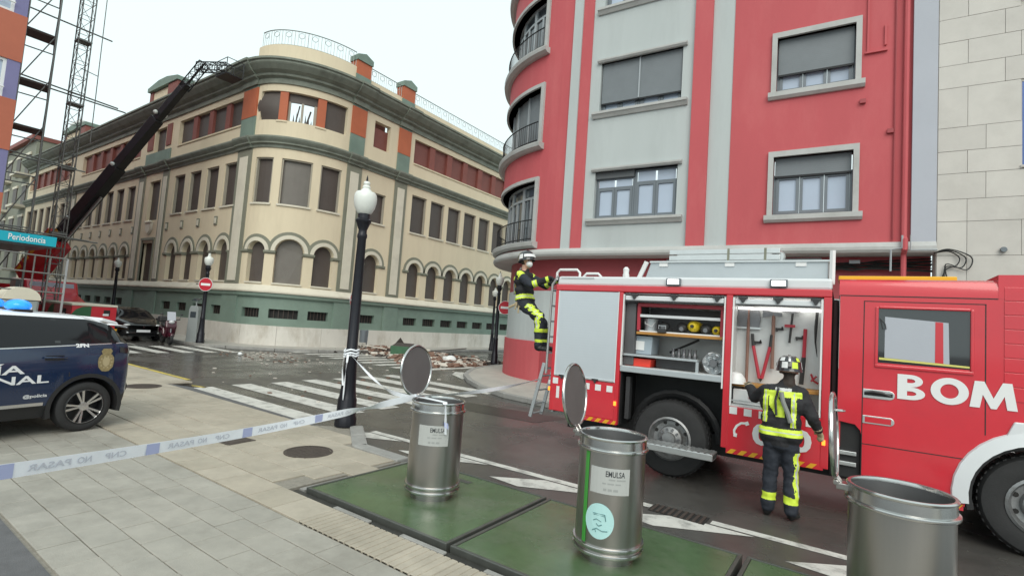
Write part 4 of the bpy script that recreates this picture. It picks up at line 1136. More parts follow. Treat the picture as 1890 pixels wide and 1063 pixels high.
# =================================================================== BARRIER TAPE
material('tape_white', (.84, .87, .92), .35, var=.06, scale=8)
material('tape_blue', (.40, .44, .66), .35)
material('tape_ink', (.56, .58, .64), .4)
def ribbon(name, pts, w, twist, mat='tape_white', parent=None, n=60):
    """a thin strip through pts (Catmull-Rom); twist(f) is its lean from upright"""
    P = [Vector(p) for p in pts]; out = []
    seg = len(P) - 1
    for i in range(n + 1):
        f = i / n * seg; k = min(int(f), seg - 1); t = f - k
        p0, p1, p2, p3 = P[max(k - 1, 0)], P[k], P[k + 1], P[min(k + 2, seg)]
        out.append(.5 * ((2 * p1) + (p2 - p0) * t + (2 * p0 - 5 * p1 + 4 * p2 - p3) * t * t + (3 * p1 - p0 - 3 * p2 + p3) * t ** 3))
    vs = []
    for i, p in enumerate(out):
        d = (out[min(i + 1, n)] - out[max(i - 1, 0)]).normalized()
        up = Vector((0, 0, 1)); s = d.cross(up)
        if s.length < .2: s = d.cross(Vector((.57, .82, 0)))
        s.normalize(); u = s.cross(d).normalized(); a = twist(i / n); q = (u * math.cos(a) + s * math.sin(a)) * w / 2; e = (s * math.cos(a) - u * math.sin(a)) * .0006
        vs += [p + q + e, p - q + e, p - q - e, p + q - e]
    fs = [(0, 1, 2, 3), tuple(n * 4 + k for k in (3, 2, 1, 0))]
    for i in range(n):
        for j in range(4): k = (j + 1) % 4; fs.append((4 * i + j, 4 * i + k, 4 * i + 4 + k, 4 * i + 4 + j))
    mb = MB(); mb.add(vs, fs); return mb.build(name, mat, parent, smooth=True), out
TA, TB, TC_ = Vector((-3.02, .50, 1.165)), Vector((-3.97, 4.04, 1.09)), Vector((-4.25, 7.05, 1.10))
sag = lambda f: Vector((-.28, 0, -.115)) * math.sin(math.pi * f)
tp = thing('barrier_tape', 'white and blue police barrier tape stretched across the pavement to the bin', 'tape', TA)
def tapept(f): return TA + (TB - TA) * f + sag(f)
o, cl = ribbon('strip', [tapept(i / 8) for i in range(9)], .068, lambda f: .12 * math.sin(f * 7) + (1.1 * math.exp(-((f - .80) / .05) ** 2)), n=80)
o.parent = tp; o.matrix_parent_inverse = wmat(tp).inverted()
o, _ = ribbon('strip', [TA, (-2.75, -.6, 1.19), (-2.4, -1.9, 1.24), (-2.0, -3.4, 1.35)], .074, lambda f: .1 * math.sin(f * 5), n=30); o.parent = tp; o.matrix_parent_inverse = wmat(tp).inverted()
td = (TB - TA).normalized(); L = (TB - TA).length
side = td.cross(Vector((0, 0, 1))).normalized(); upv = side.cross(td)
if side.x < 0: side = -side
def on_tape(s0, off, dz): return lambda u, v: tapept((s0 + u) / L) + upv * (v + dz) + side * off
f0 = .10; k = 0
while f0 < L * .72:
    mb = MB(); n = 6; vs = []
    for i in range(n + 1):
        for h in (-.032, .032): vs.append(on_tape(f0, .004, 0)(.085 * i / n, h))
    mb.add(vs, [(2 * i, 2 * i + 2, 2 * i + 3, 2 * i + 1) for i in range(n)]); o = mb.build('blue_block', 'tape_blue', tp, world=True)
    # the wording shows through the strip from behind, mirrored
    for (tx, ds, w) in (('PASAR', .14, .19), ('NO', .36, .07), ('CNP', .50, .12)):
        e = lambda u, v, a=f0 + ds, w=w: on_tape(a, .004, 0)(w - u, v)
        q = lettering('lettering', tx, 'tape_ink', tp, None, w, .030, .015, fn=lambda u, v: e(u, v - .014)); q.matrix_parent_inverse = wmat(tp).inverted()
    f0 += .74; k += 1
tp = thing('barrier_tape', 'white barrier tape running from the bin lid to the engine ladder', 'tape', TB)
o, _ = ribbon('strip', [TB + (TC_ - TB) * (i / 6) + Vector((0, 0, -.05 * math.sin(math.pi * i / 6))) for i in range(7)], .05, lambda f: .5 + .5 * math.sin(f * 9)); o.parent = tp; o.matrix_parent_inverse = wmat(tp).inverted()
tp = thing('barrier_tape', 'white barrier tape knotted round the lamp post and falling to the bin lid', 'tape', (-6.85, 5.35, 1.3))
def tpart(pts, w, tw, name='strip'):
    o, _ = ribbon(name, pts, w, tw, n=40); o.parent = tp; o.matrix_parent_inverse = wmat(tp).inverted()
lx, ly = -6.89, 5.44
for dz in (0, .05, -.04):
    mb = MB(); mb.tube([(lx + .112 * math.cos(t * math.pi / 8), ly + .112 * math.sin(t * math.pi / 8), 1.28 + dz + .02 * math.sin(t)) for t in range(16)], .016, 6, closed=True); mb.build('knot', 'tape_white', tp, world=True, smooth=True)
tpart([(lx + .10, ly - .10, 1.28), (-6.1, 5.25, .98), (-5.2, 4.8, .93), (-3.98, 4.06, 1.07)], .05, lambda f: .4 + 1.2 * math.sin(f * 5))
tpart([(lx + .07, ly - .12, 1.28), (lx + .10, ly - .16, 1.0), (lx + .08, ly - .15, .55)], .04, lambda f: 1.57 + .5 * math.sin(f * 6), 'tail')
tpart([(lx + .03, ly - .13, 1.28), (lx + .02, ly - .17, 1.1), (lx + .06, ly - .16, .78)], .035, lambda f: 1.3 + .6 * math.sin(f * 5), 'tail')
tp = thing('barrier_tape', 'loose tape end with a blue block hanging over the bin rim', 'tape', (-3.6, 3.78, 1.1))
ca = math.atan2(-4.06, 3.66)
def rimpt(a, r, z): return (-3.66 + r * math.cos(a), 4.06 + r * math.sin(a), .128 + z)
tpart([TB, (-3.80, 3.95, 1.115), rimpt(ca + .2, .20, .985), rimpt(ca + .22, .287, .985), rimpt(ca + .24, .300, .93), rimpt(ca + .27, .303, .80), rimpt(ca + .30, .305, .68)], .045, lambda f: 1.5 + .2 * math.sin(f * 5))
mb = MB(); mb.add([rimpt(ca + .22, .309, .80), rimpt(ca + .36, .309, .79), rimpt(ca + .38, .311, .73), rimpt(ca + .25, .311, .75)], [(0, 1, 2, 3)]); mb.build('blue_block', 'tape_blue', tp, world=True)

# =================================================================== RUBBLE IN THE SIDE STREET
material('rubble_brown', (.22, .13, .095), .85, var=.3, scale=6)
material('rubble_pale', (.58, .54, .48), .85, var=.2, scale=6)
material('rubble_dark', (.06, .05, .045), .85, var=.3, scale=6)
material('crate_green', (.05, .13, .07), .6, var=.2, scale=4)
random.seed(21)
mb = MB(); nch = 2600
for k in range(nch):
    f = random.random(); x = -21.6 + 8.2 * f + random.gauss(0, .6); y = 17.9 + .9 * math.sin(f * 5) + random.gauss(0, 1.0)
    if x > -13.9: x = -13.9 - random.random()
    hgt = .24 * math.exp(-((y - 18.2) / .9) ** 2) * (.35 + .65 * abs(math.sin(f * 6 + .5)))
    sz = random.choice((.03, .04, .06, .09, .13)) * random.uniform(.7, 1.3)
    M = Matrix.Translation((x, y, sz * .3 + hgt * random.random())) @ Matrix.Rotation(random.uniform(0, 6.3), 4, 'Z') @ Matrix.Rotation(random.uniform(-.6, .6), 4, 'X')
    mi = random.choices((0, 1, 2), (5, 3, 2))[0]
    a, b, c = sz * random.uniform(.7, 1.8), sz, sz * random.uniform(.25, .6)
    v = [(sx * a * random.uniform(.7, 1), sy * b * random.uniform(.7, 1), sz_ * c * random.uniform(.7, 1)) for sz_ in (-1, 1) for sx, sy in ((-1, -1), (1, -1), (1, 1), (-1, 1))]
    mb.add(v, [(0, 3, 2, 1), (4, 5, 6, 7), (0, 1, 5, 4), (1, 2, 6, 5), (2, 3, 7, 6), (3, 0, 4, 7)], mi, M)
# the mound beneath
vs = []; nx, ny = 26, 10
for i in range(nx + 1):
    for j in range(ny + 1):
        f = i / nx; g_ = j / ny * 2 - 1
        vs.append((-21.4 + 7.8 * f, 18.1 + .9 * math.sin(f * 5) + 1.5 * g_, max(.0, (.15 * (1 - g_ * g_) * (.35 + .65 * abs(math.sin(f * 6 + .5))) * min(1, 5 * f, 5 * (1 - f)) + random.uniform(-.05, .05))) + .002))
mb.add(vs, [(i * (ny + 1) + j, (i + 1) * (ny + 1) + j, (i + 1) * (ny + 1) + j + 1, i * (ny + 1) + j + 1) for i in range(nx) for j in range(ny)], 0)
tag(mb.build('rubble', ['rubble_brown', 'rubble_pale', 'rubble_dark']), 'heap of broken brick, plaster and timber lying in the side street', 'rubble', kind='stuff')
def plank(x, y, z, l, rz, ry, mat, lab, w=.14, t=.04):
    mb = MB(); mb.box(-l / 2, l / 2, -w / 2, w / 2, -t / 2, t / 2, M=Matrix.Rotation(R_(3), 4, 'X')); o = mb.build('timber', mat, bevel=.008); o.matrix_basis = Matrix.Translation((x, y, z)) @ Matrix.Rotation(rz, 4, 'Z') @ Matrix.Rotation(ry, 4, 'Y'); tag(o, lab, 'timber')
plank(-20.2, 17.6, .26, 1.9, .5, .10, 'rubble_pale', 'pale broken board on the rubble by the tape-tied lamp'); plank(-16.0, 17.9, .5, 2.2, .2, -.15, 'rubble_dark', 'dark charred beam lying across the rubble heap'); plank(-14.9, 17.0, .12, 1.3, 1.9, .05, 'rubble_brown', 'brown board at the rubble edge on the crosswalk')
o = thing('green_crate', 'battered green crate standing in the rubble', 'crate', (-18.3, 17.4, -.12), .4)
mb = MB()
for (a, b, c, d) in ((-.45, .45, -.35, -.31), (-.45, .45, .31, .35), (-.45, -.41, -.31, .31), (.41, .45, -.31, .31)): mb.box(a, b, c, d, 0, .62)
mb.box(-.41, .41, -.31, .31, 0, .04); mb.build('shell', 'crate_green', o, bevel=.012)
mb = MB(); mb.box(-.47, .47, -.37, .37, .0, .04, M=Matrix.Translation((-.05, .1, .62)) @ Matrix.Rotation(.25, 4, 'X')); mb.build('lid', 'rubble_dark', o, bevel=.01)
o = MB(); o.sphere((0, 0, .15), (.34, .24, .17), 14, 9)
for i, v in enumerate(o.v): o.v[i] = (v[0] * (1 + .15 * math.sin(9 * v[1] + 4 * v[2])), v[1] * (1 + .2 * math.sin(11 * v[0])), max(v[2] + .03 * math.sin(13 * v[0]), 0))
q = o.build('rubbish_sack', 'sign_white', smooth=True); q.location = (-15.15, 17.25, .02); tag(q, 'white sack lying at the front of the rubble', 'sack')
mb = MB(); mb.prism([(-.5, 0), (.55, 0), (.1, .75)], -.03, .03); q = mb.build('broken_panel', 'rubble_dark'); q.matrix_basis = Matrix.Translation((-19.2, 18.0, .15)) @ Matrix.Rotation(.6, 4, 'Z') @ Matrix.Rotation(.3, 4, 'X'); tag(q, 'dark triangular panel sticking up out of the rubble', 'panel')
mb = MB(); random.seed(4)
for k in range(190):
    x, y = random.choice(((random.uniform(-21, -16), random.uniform(9.5, 13)), (random.uniform(-16, -9), random.uniform(6.5, 16)), (random.uniform(-22, -17), random.uniform(10, 12))))
    s = random.uniform(.012, .04); mb.box(x - s, x + s * 1.6, y - s, y + s, .004, .004 + s * .6, random.choice((0, 0, 1)))
tag(mb.build('litter', ['rubble_pale', 'rubble_brown']), 'small chips of plaster scattered over the wet road', 'debris', kind='stuff')
o = MB(); o.sphere((0, 0, .07), (.10, .08, .07), 10, 7); q = o.build('plaster_lump', 'sign_white', smooth=True); q.location = (-19.6, 10.3, .0); tag(q, 'white lump of plaster lying alone on the crosswalk by the parking meter', 'debris')

# =================================================================== FIRE ENGINE
material('engine_red', (.56, .022, .036), .28, var=.04, scale=2, coat=.6)
material('engine_red_side', (.60, .024, .04), .25, var=.05, scale=2, coat=.7, stain=(.46, .03, .045), stain_amt=.4, stain_scale=1.6)
material('engine_white', (.66, .68, .70), .35, var=.04, scale=2)
material('engine_alu', (.50, .53, .55), .38, metal=.6, var=.05, scale=3)
slatted('engine_shutter', (.56, .60, .64), .04, .35, metal=.35, depth=.03, var=.03)
material('alu_bright', (.62, .63, .63), .3, metal=.8, var=.06, scale=6)
material('rubber', (.022, .022, .023), .75, var=.25, scale=8, bump=.2, bscale=60)
material('under_black', (.014, .014, .015), .6, var=.3, scale=4)
material('rim_grey', (.27, .275, .28), .45, metal=.6, var=.2, scale=8, stain=(.10, .085, .07), stain_amt=.8, stain_scale=7)
material('hazard_yellow', (.72, .36, .02), .4)
material('reflect_white', (.74, .74, .74), .4)
material('compartment', (.62, .63, .63), .5, metal=.2, var=.08, scale=3)
material('compartment_dark', (.09, .09, .095), .6, var=.15, scale=3)
material('bench_wood', (.46, .22, .05), .5, var=.15, scale=3, stretch=(1, 8, 8))
material('yellow_roof', (.75, .42, .01), .45)
material('tool_red', (.42, .03, .05), .45, var=.1, scale=5)
material('tool_steel', (.20, .20, .21), .4, metal=.7, var=.2, scale=6)
material('tool_wood', (.24, .13, .10), .6, var=.15, scale=5)
material('tool_black', (.03, .03, .032), .5, var=.2, scale=6)
material('cyl_yellow', (.70, .52, .02), .4, var=.08)
material('crate_grey', (.33, .39, .44), .5, var=.05)
material('tray_red', (.72, .05, .03), .4, var=.1, scale=5)
material('amber', (.9, .22, .02), .3, emit=((1., .25, .03), 1.6))
material('lamp_lens', (.75, .77, .76), .2, emit=((1, .98, .92), 3.0))
material('glass_dark', (.022, .024, .027), .04, spec=1.)
material('chrome', (.72, .72, .72), .12, metal=1.)
material('hi_vis', (.62, .78, .06), .5, var=.06, scale=10)
material('pale_yellow', (.62, .58, .16), .5)
FEP = Vector((-2.17, 7.05, 0)); FEA = R_(1.8)
fe = thing('fire_engine', 'red fire engine with open equipment lockers parked along the red facade', 'fire engine', FEP, FEA)
def fp(mb, name, mat, parent=None, smooth=False, bevel=0., seg=2): return mb.build(name, mat, parent or fe, smooth=smooth, bevel=bevel, seg=seg)
W = 2.46
U0, U1 = -1.85, 1.85
# main body frame: pillars and beams round the lockers
mb = MB(); mb.box(U0, U1, 0, .10, 2.52, 2.615); fp(mb, 'top_beam', 'engine_red', bevel=.015)
for (a, b, z0) in ((U0, -1.795, .66), (-.795, -.735, .60), (.675, .755, .56), (1.765, U1, .52)):
    mb = MB(); mb.box(a, b, 0, .10, z0, 2.52); fp(mb, 'pillar', 'engine_red', bevel=.008)
mb = MB(); mb.box(U0, -.74, .004, .9, .66, 1.195); fp(mb, 'rear_side_panel', 'engine_red_side', bevel=.012)
mb = MB(); mb.box(.735, U1, .004, .9, .53, 1.095); fp(mb, 'front_side_panel', 'engine_red_side', bevel=.012)
mb = MB(); mb.prism([(U0, 2.61), (U1, 2.61), (U1, 2.75), (U0 + .02, 2.75)], .03, .20); fp(mb, 'roof_edge', 'engine_white', bevel=.03)
mb = MB(); mb.box(U0 + .02, U1 - .02, .20, W - .05, 2.58, 2.66); fp(mb, 'roof', 'engine_white')
mb = MB(); mb.box(U0 + .01, U1 - .02, W - .1, W, .6, 2.6); fp(mb, 'far_side', 'engine_red')
mb = MB(); mb.box(U0 - .005, U0 + .03, .1, W, .62, 2.6); fp(mb, 'rear_wall', 'engine_alu')
mb = MB(); mb.box(U1 - .03, U1 + .005, .1, W, .6, 2.6); fp(mb, 'body_front_wall', 'under_black')
# closed shutter at the rear
mb = MB(); mb.box(-1.79, -.80, .012, .04, 1.215, 2.515); fp(mb, 'roller_shutter', 'engine_shutter')
mb = MB(); mb.box(-1.795, -1.778, .004, .03, 1.2, 2.52); fp(mb, 'shutter_guide', 'engine_white'); mb = MB(); mb.box(-.812, -.796, .004, .03, 1.2, 2.52); fp(mb, 'shutter_guide', 'engine_white')
mb = MB(); mb.box(-1.78, -.81, -.012, .03, 1.198, 1.225); fp(mb, 'shutter_rail', 'alu_bright', bevel=.005)
# open lockers
def shell(name, u0, u1, z0, z1, dep, mat):
    g_ = MB(); t = .012
    g_.box(u0, u1, dep, dep + t, z0, z1); g_.box(u0 - t, u0, .06, dep, z0, z1); g_.box(u1, u1 + t, .06, dep, z0, z1); g_.box(u0, u1, .06, dep, z1, z1 + t); g_.box(u0, u1, .02, dep, z0 - t * 5, z0)
    return fp(g_, name, mat)
lockA = shell('locker', -.735, .675, 1.46, 2.50, .75, 'compartment')
lockB = shell('locker', .755, 1.765, 1.12, 2.50, .42, 'compartment')
for (a, b) in ((-.735, .675), (.755, 1.765)):
    mb = MB(); mb.box(a + .03, b - .03, .01, .07, 2.405, 2.475); fp(mb, 'rolled_shutter', 'engine_white', bevel=.012)
    mb = MB(); mb.box(a + .03, b - .03, .004, .02, 2.388, 2.404); fp(mb, 'shutter_lip', 'tool_black')
    for f in (.12, .52, .92):
        u = a + (b - a) * f; mb = MB(); mb.box(u - .055, u + .055, -.012, .01, 2.475, 2.50); mb.prism([(u - .035, 2.475), (u + .035, 2.475), (u + .015, 2.43), (u - .01, 2.42)], -.016, .006); fp(mb, 'latch', 'tool_black')
    mb = MB(); mb.box(a + .004, a + .022, -.004, .03, 1.46 if a < 0 else 1.1, 2.49); fp(mb, 'door_guide', 'reflect_white'); mb = MB(); mb.box(b - .022, b - .004, -.004, .03, 1.3 if a < 0 else 1.1, 2.49); fp(mb, 'door_guide', 'reflect_white')
for f in (-1.65, -1.1):
    mb = MB(); mb.box(f - .05, f + .05, -.02, .012, 1.20, 1.222); mb.prism([(f - .03, 1.20), (f + .03, 1.20), (f, 1.155)], -.022, .0); fp(mb, 'latch', 'tool_black')
mb = MB(); mb.box(-.72, -.57, .10, .70, 1.47, 2.38); fp(mb, 'locker_rack', 'compartment_dark', lockA, bevel=.01)
mb = MB(); mb.box(-.733, .673, .005, .70, 1.375, 1.455); fp(mb, 'locker_floor_edge', 'engine_alu', bevel=.008)
# the swing-out red tray with its contents
tray = MB()
for (a, b, c, d) in ((-.55, .63, 2.33, 2.38), (-.55, -.51, 1.98, 2.33), (.59, .63, 1.95, 2.33)): tray.box(a, b, .12, .17, c, d)
tr_ = fp(tray, 'tray_frame', 'tool_red', bevel=.005)
mb = MB(); mb.box(-.55, .63, .11, .62, 1.925, 1.965); fp(mb, 'tray_board', 'bench_wood', bevel=.005)
mb = MB(); mb.box(-.51, .59, .115, .14, 2.175, 2.215); fp(mb, 'retaining_bar', 'engine_white', bevel=.005)
mb = MB(); mb.box(-.51, .59, .13, .60, 1.966, 1.985); fp(mb, 'tray_liner', 'reflect_white')
mb = MB(); mb.box(-.51, .59, .60, .62, 1.985, 2.33); fp(mb, 'tray_back', 'compartment_dark')
mb = MB(); mb.box(-.72, .33, .06, .60, 1.605, 1.635); fp(mb, 'shelf', 'engine_alu', bevel=.004); mb = MB(); mb.box(.31, .345, .06, .10, 1.46, 1.605); fp(mb, 'shelf_leg', 'engine_alu')
mb = MB(); mb.box(-.30, .30, .30, .32, 1.47, 1.60); fp(mb, 'drawer_front', 'compartment_dark')
# tool wall ledge
mb = MB(); mb.box(.76, 1.76, .10, .41, 1.35, 1.395); fp(mb, 'ledge', 'bench_wood', lockB, bevel=.006)
mb = MB(); mb.box(.76, 1.76, .03, .05, 1.16, 1.18); fp(mb, 'ledge_rail', 'alu_bright')
mb = MB(); mb.box(.78, 1.74, .30, .36, 2.36, 2.385); fp(mb, 'locker_light', 'lamp_lens')
# reflective squares, telephone number, hazard stripes
for (u, z) in ((-1.76, 1.12), (-1.56, 1.11), (-1.40, 1.105), (-1.23, 1.10), (-1.05, 1.10), (-.87, 1.10), (.81, 1.045), (.98, 1.04), (1.15, 1.035), (1.32, 1.03), (1.49, 1.025), (1.66, 1.02)):
    mb = MB(); mb.box(u - .045, u + .045, -.001, .004, z - .045, z + .045); fp(mb, 'reflective_square', 'reflect_white')
mb = MB(); mb.box(-1.735, -1.685, -.001, .004, .86, 1.04); fp(mb, 'white_mark', 'reflect_white')
FM = lambda u, z, y=-.003: Matrix(((1, 0, 0, u), (0, 0, -1, y), (0, 1, 0, z), (0, 0, 0, 1)))
FMs = lambda u, z, y=-.003: FM(u, z, y)
lettering('lettering', '080', 'reflect_white', fe, FM(1.04, .68), .64, .25, .035)
mb = MB(); mb.tube([(.835, -.004, .755), (.83, -.004, .80), (.86, -.004, .86), (.91, -.004, .90), (.965, -.004, .905)], .016, 6); mb.tube([(.825, -.004, .745), (.865, -.004, .74)], .026, 6); mb.tube([(.965, -.004, .925), (.985, -.004, .885)], .026, 6)
o = fp(mb, 'telephone_symbol', 'reflect_white'); o.scale = (1, .12, 1)
def hazard(u0, u1, z0, z1, y=-.002):
    mb = MB(); mb.box(u0, u1, y + .004, y + .03, z0, z1); base = fp(mb, 'hazard_strip', 'engine_red_side')
    u = u0 + .01
    while u < u1 - .06:
        mb = MB(); h = z1 - z0; mb.add([(u, y, z0 + .004), (min(u + .065, u1), y, z0 + .004), (min(u + .065 + h * .8, u1), y, z1 - .004), (u + h * .8, y, z1 - .004)], [(0, 1, 2, 3)]); fp(mb, 'yellow_bar', 'hazard_yellow', base); u += .125
hazard(-1.34, -.745, .60, .662); hazard(.74, 1.80, .50, .565)
for (u, z) in ((-.775, .905), (1.80, .82)):
    mb = MB(); mb.box(u - .018, u + .018, -.02, .004, z - .03, z + .03); fp(mb, 'marker_lamp', 'amber', bevel=.006)
for (u, z) in ((-.02, 2.68), (1.28, 2.68)):
    mb = MB(); mb.box(u - .10, u + .10, -.02, .03, z - .05, z + .05); o = fp(mb, 'scene_lamp', 'alu_grey', bevel=.01); mb = MB(); mb.box(u - .075, u + .075, -.026, -.019, z - .032, z + .032); fp(mb, 'lens', 'lamp_lens', o)
# chassis, wheel arch, step
mb = MB(); mb.box(U0 + .1, 4.6, .5, W - .5, .35, .62); fp(mb, 'chassis', 'under_black')
mb = MB(); mb.box(-.73, .67, .70, .74, .62, 1.40); mb.box(-.735, -.72, .06, .74, .60, 1.40); mb.box(.66, .673, .06, .74, .58, 1.40); fp(mb, 'wheel_well', 'under_black')
mb = MB(); mb.tube([(-.62 + .62 + .60 * math.cos(math.pi * k / 12), .35, .53 + .60 * math.sin(math.pi * k / 12)) for k in range(13)], .05, 6); fp(mb, 'mudguard', 'under_black')
mb = MB(); mb.box(-.66, -.60, .10, .2, .70, 1.30); fp(mb, 'well_strut', 'tool_black')
SM = Matrix.Translation((0, 0, 0))
mb = MB(); mb.box(-.48, .64, -.30, -.005, .42, .50); st_ = fp(mb, 'folding_step', 'alu_bright', bevel=.006)
for k in range(14):
    mb = MB(); u = -.46 + k * .079; mb.box(u, u + .045, -.285, -.02, .50, .508); fp(mb, 'step_rib', 'alu_bright', st_)
for k in range(3):
    mb = MB(); mb.box(.6395, .6425, -.27 + k * .085, -.21 + k * .085, .435, .485); fp(mb, 'step_slot', 'dark_void', st_)
def wheel(u, y, r, wd, hub=.29, name='wheel', flip=1):
    w = group_node(name, fe); w.location = (u, y, r + .005)
    M = Matrix.Rotation(R_(90), 4, 'X')
    h = wd / 2
    mb = MB(); mb.lathe([(hub, -h + .02), (r - .12, -h), (r - .03, -h + .02), (r, -h + .06), (r, h - .06), (r - .03, h - .02), (r - .12, h), (hub, h - .02), (hub, -h + .02)], 44, M=M); mb.build('tyre', 'rubber', w, smooth=True)
    mb = MB()
    for k in range(44):
        for s in (-1, 1):
            t = 2 * math.pi * (k + .25 * s) / 44; mb.box(-.016, .016, s * .01 if s > 0 else -h + .05, h - .05 if s > 0 else -.01, r - .004, r + .006, M=Matrix.Rotation(t, 4, 'Y'))
    q = mb.build('tread', 'rubber', w); q['kind'] = 'stuff'
    mb = MB(); mb.lathe([(hub + .005, h - .01), (hub - .02, h + .004), (hub - .03, h - .03), (hub - .06, h - .09), (.17, h - .10), (.155, h - .05), (.09, h - .02), (.085, h + .03), (0, h + .035)], 40, M=M); mb.build('rim', 'rim_grey', w, smooth=True)
    mb = MB()
    for k in range(10):
        t = 2 * math.pi * k / 10; mb.tube([(.125 * math.cos(t), -(h - .05), .125 * math.sin(t)), (.125 * math.cos(t), -(h - .005), .125 * math.sin(t))], .016, 6)
    q = mb.build('wheel_nut', 'tool_steel', w); q['kind'] = 'stuff'
    mb = MB()
    for k in range(8):
        t = 2 * math.pi * (k + .5) / 8; mb.tube([(.215 * math.cos(t), -(h - .085), .215 * math.sin(t)), (.215 * math.cos(t), -(h - .097), .215 * math.sin(t))], .026, 8)
    q = mb.build('hand_hole', 'dark_void', w); q['kind'] = 'stuff'
    return w
wheel(-.02, .28, .515, .30); wheel(-.02, W - .3, .515, .30)
wheel(3.66, .22, .50, .32); wheel(3.66, W - .3, .52, .32)
# roof: low alu box with its ladder, posts, hoops
mb = MB(); mb.prism([(-.55, 2.66), (1.80, 2.66), (1.80, 3.0), (-.44, 3.0)], .28, 1.7); fp(mb, 'roof_box', 'engine_alu', bevel=.01)
mb = MB(); mb.box(-.45, 1.82, .25, .29, 2.985, 3.01); fp(mb, 'roof_box_rail', 'alu_bright')
for (u, du) in ((-.62, .13), (1.84, 0)):
    mb = MB(); mb.tube([(u, .24, 2.70), (u + du, .24, 3.0 if du else 3.12)], .035, 6); fp(mb, 'roof_post', 'reflect_white')
for u in (-.25, .65, 1.5):
    mb = MB(); mb.box(u - .06, u + .06, .262, .279, 2.93, 3.0); fp(mb, 'bracket', 'reflect_white')
for k, (a, z) in enumerate(((-1.90, 2.86), (-1.55, 2.83))):
    mb = MB(); b = a + (.40 if k == 0 else .30); y = .10 if k == 0 else .35
    mb.tube([(a, y, 2.70), (a, y, z - .05), (a + .05, y, z), (b - .05, y, z), (b, y, z - .05), (b, y, 2.72)], .020, 8); fp(mb, 'grab_hoop', 'reflect_white', smooth=True)
mb = MB(); mb.box(-1.78, -1.22, .02, .05, 2.715, 2.735); fp(mb, 'roof_handle', 'alu_bright')
mb = MB(); mb.lathe([(.045, 0), (.05, .03), (.04, .06), (.045, .12), (.02, .15), (0, .15)], 12, M=Matrix.Translation((-.75, .10, 2.75))); fp(mb, 'nozzle_mount', 'reflect_white', smooth=True)
# rear ladder and its let-down foot
mb = MB()
LY = (.10, .46)
for y in LY: mb.tube([(-1.99, y, 1.20), (-1.97, y, 2.62), (-1.88, y, 2.76)], .022, 8)
lad = fp(mb, 'ladder_rails', 'alu_bright', smooth=True)
for k in range(6):
    mb = MB(); z = 1.28 + k * .25; mb.tube([(-1.985, LY[0], z), (-1.985, LY[1], z)], .016, 6); fp(mb, 'rung', 'tool_steel', lad)
    for y in (LY[0],):
        mb = MB(); mb.box(-1.96, -1.85, y - .012, y + .012, z - .01, z + .01); fp(mb, 'ladder_bracket', 'tool_steel', lad)
for y in LY:
    mb = MB(); mb.box(-.028, .028, -.014, .014, 0, .90, M=Matrix.Translation((-2.03, y, 1.36)) @ Matrix.Rotation(R_(180 + 13), 4, 'Y')); fp(mb, 'foot_ladder_rail', 'engine_alu', bevel=.004)
for f in (.25, .52, .78, .97):
    mb = MB(); mb.tube([(-2.03 - .88 * f * math.sin(R_(13)), LY[0], 1.36 - .88 * f * math.cos(R_(13))), (-2.03 - .88 * f * math.sin(R_(13)), LY[1], 1.36 - .88 * f * math.cos(R_(13)))], .014, 6); fp(mb, 'foot_ladder_rung', 'engine_alu')
for z, m in ((.98, 'amber'), (1.08, 'reflect_white')):
    mb = MB(); mb.box(-1.90, -1.855, .03, .09, z - .03, z + .03); fp(mb, 'tail_lamp', m, bevel=.006)

# ---- crew cab
CABF = 5.1
mb = MB()
prof = [(1.91, .62), (1.91, 2.55), (1.93, 2.69), (1.99, 2.745), (3.30, 2.75), (3.30, .36), (2.72, .36), (2.16, .36), (2.16, .62)]
# side skin with the wheel arch cut out, in two sheets of thickness
arch = [(3.66 + .60 * math.cos(R_(a)), .53 + .60 * math.sin(R_(a))) for a in range(180, 89, -6)]
side_l = [(2.165, .40), (3.05, .40)] + arch[0:] + [(3.66, 2.55), (1.93, 2.55), (1.93, 1.08), (2.10, 1.06), (2.15, 1.0), (2.165, .95)]
hole = [(2.30, 1.80), (2.30, 2.37), (2.33, 2.41), (3.05, 2.41), (3.085, 2.37), (3.085, 1.80), (3.05, 1.775), (2.34, 1.785)]
# lower side (below the belt), pillars, lintel
low = [(2.165, .40), (3.05, .40)] + arch + [(3.66, 1.76), (1.93, 1.76), (1.93, 1.10), (2.10, 1.08), (2.15, 1.02), (2.165, .95)]
mb.prism(low, 0, .03); mb.box(1.93, 2.30, 0, .03, 1.76, 2.55); mb.box(3.085, 3.66, 0, .03, 1.76, 2.55); mb.box(2.30, 3.085, 0, .03, 2.41, 2.55); mb.box(2.30, 3.085, 0, .03, 1.76, 1.80)
mb.box(1.93, 1.96, .03, W, .8, 2.55)
fp(mb, 'cab_side', 'engine_red_side')
mb = MB(); mb.prism([(.0, 2.55), (.0, 2.66), (.03, 2.72), (.10, 2.75), (1.2, 2.77), (2.36, 2.75), (2.43, 2.72), (2.46, 2.66), (2.46, 2.55)], 1.92, 3.30, axis='x'); fp(mb, 'cab_roof', 'engine_red_side', smooth=True)
mb = MB(); mb.box(1.93, 3.30, -.004, .02, 2.545, 2.555); fp(mb, 'roof_seam', 'under_black')
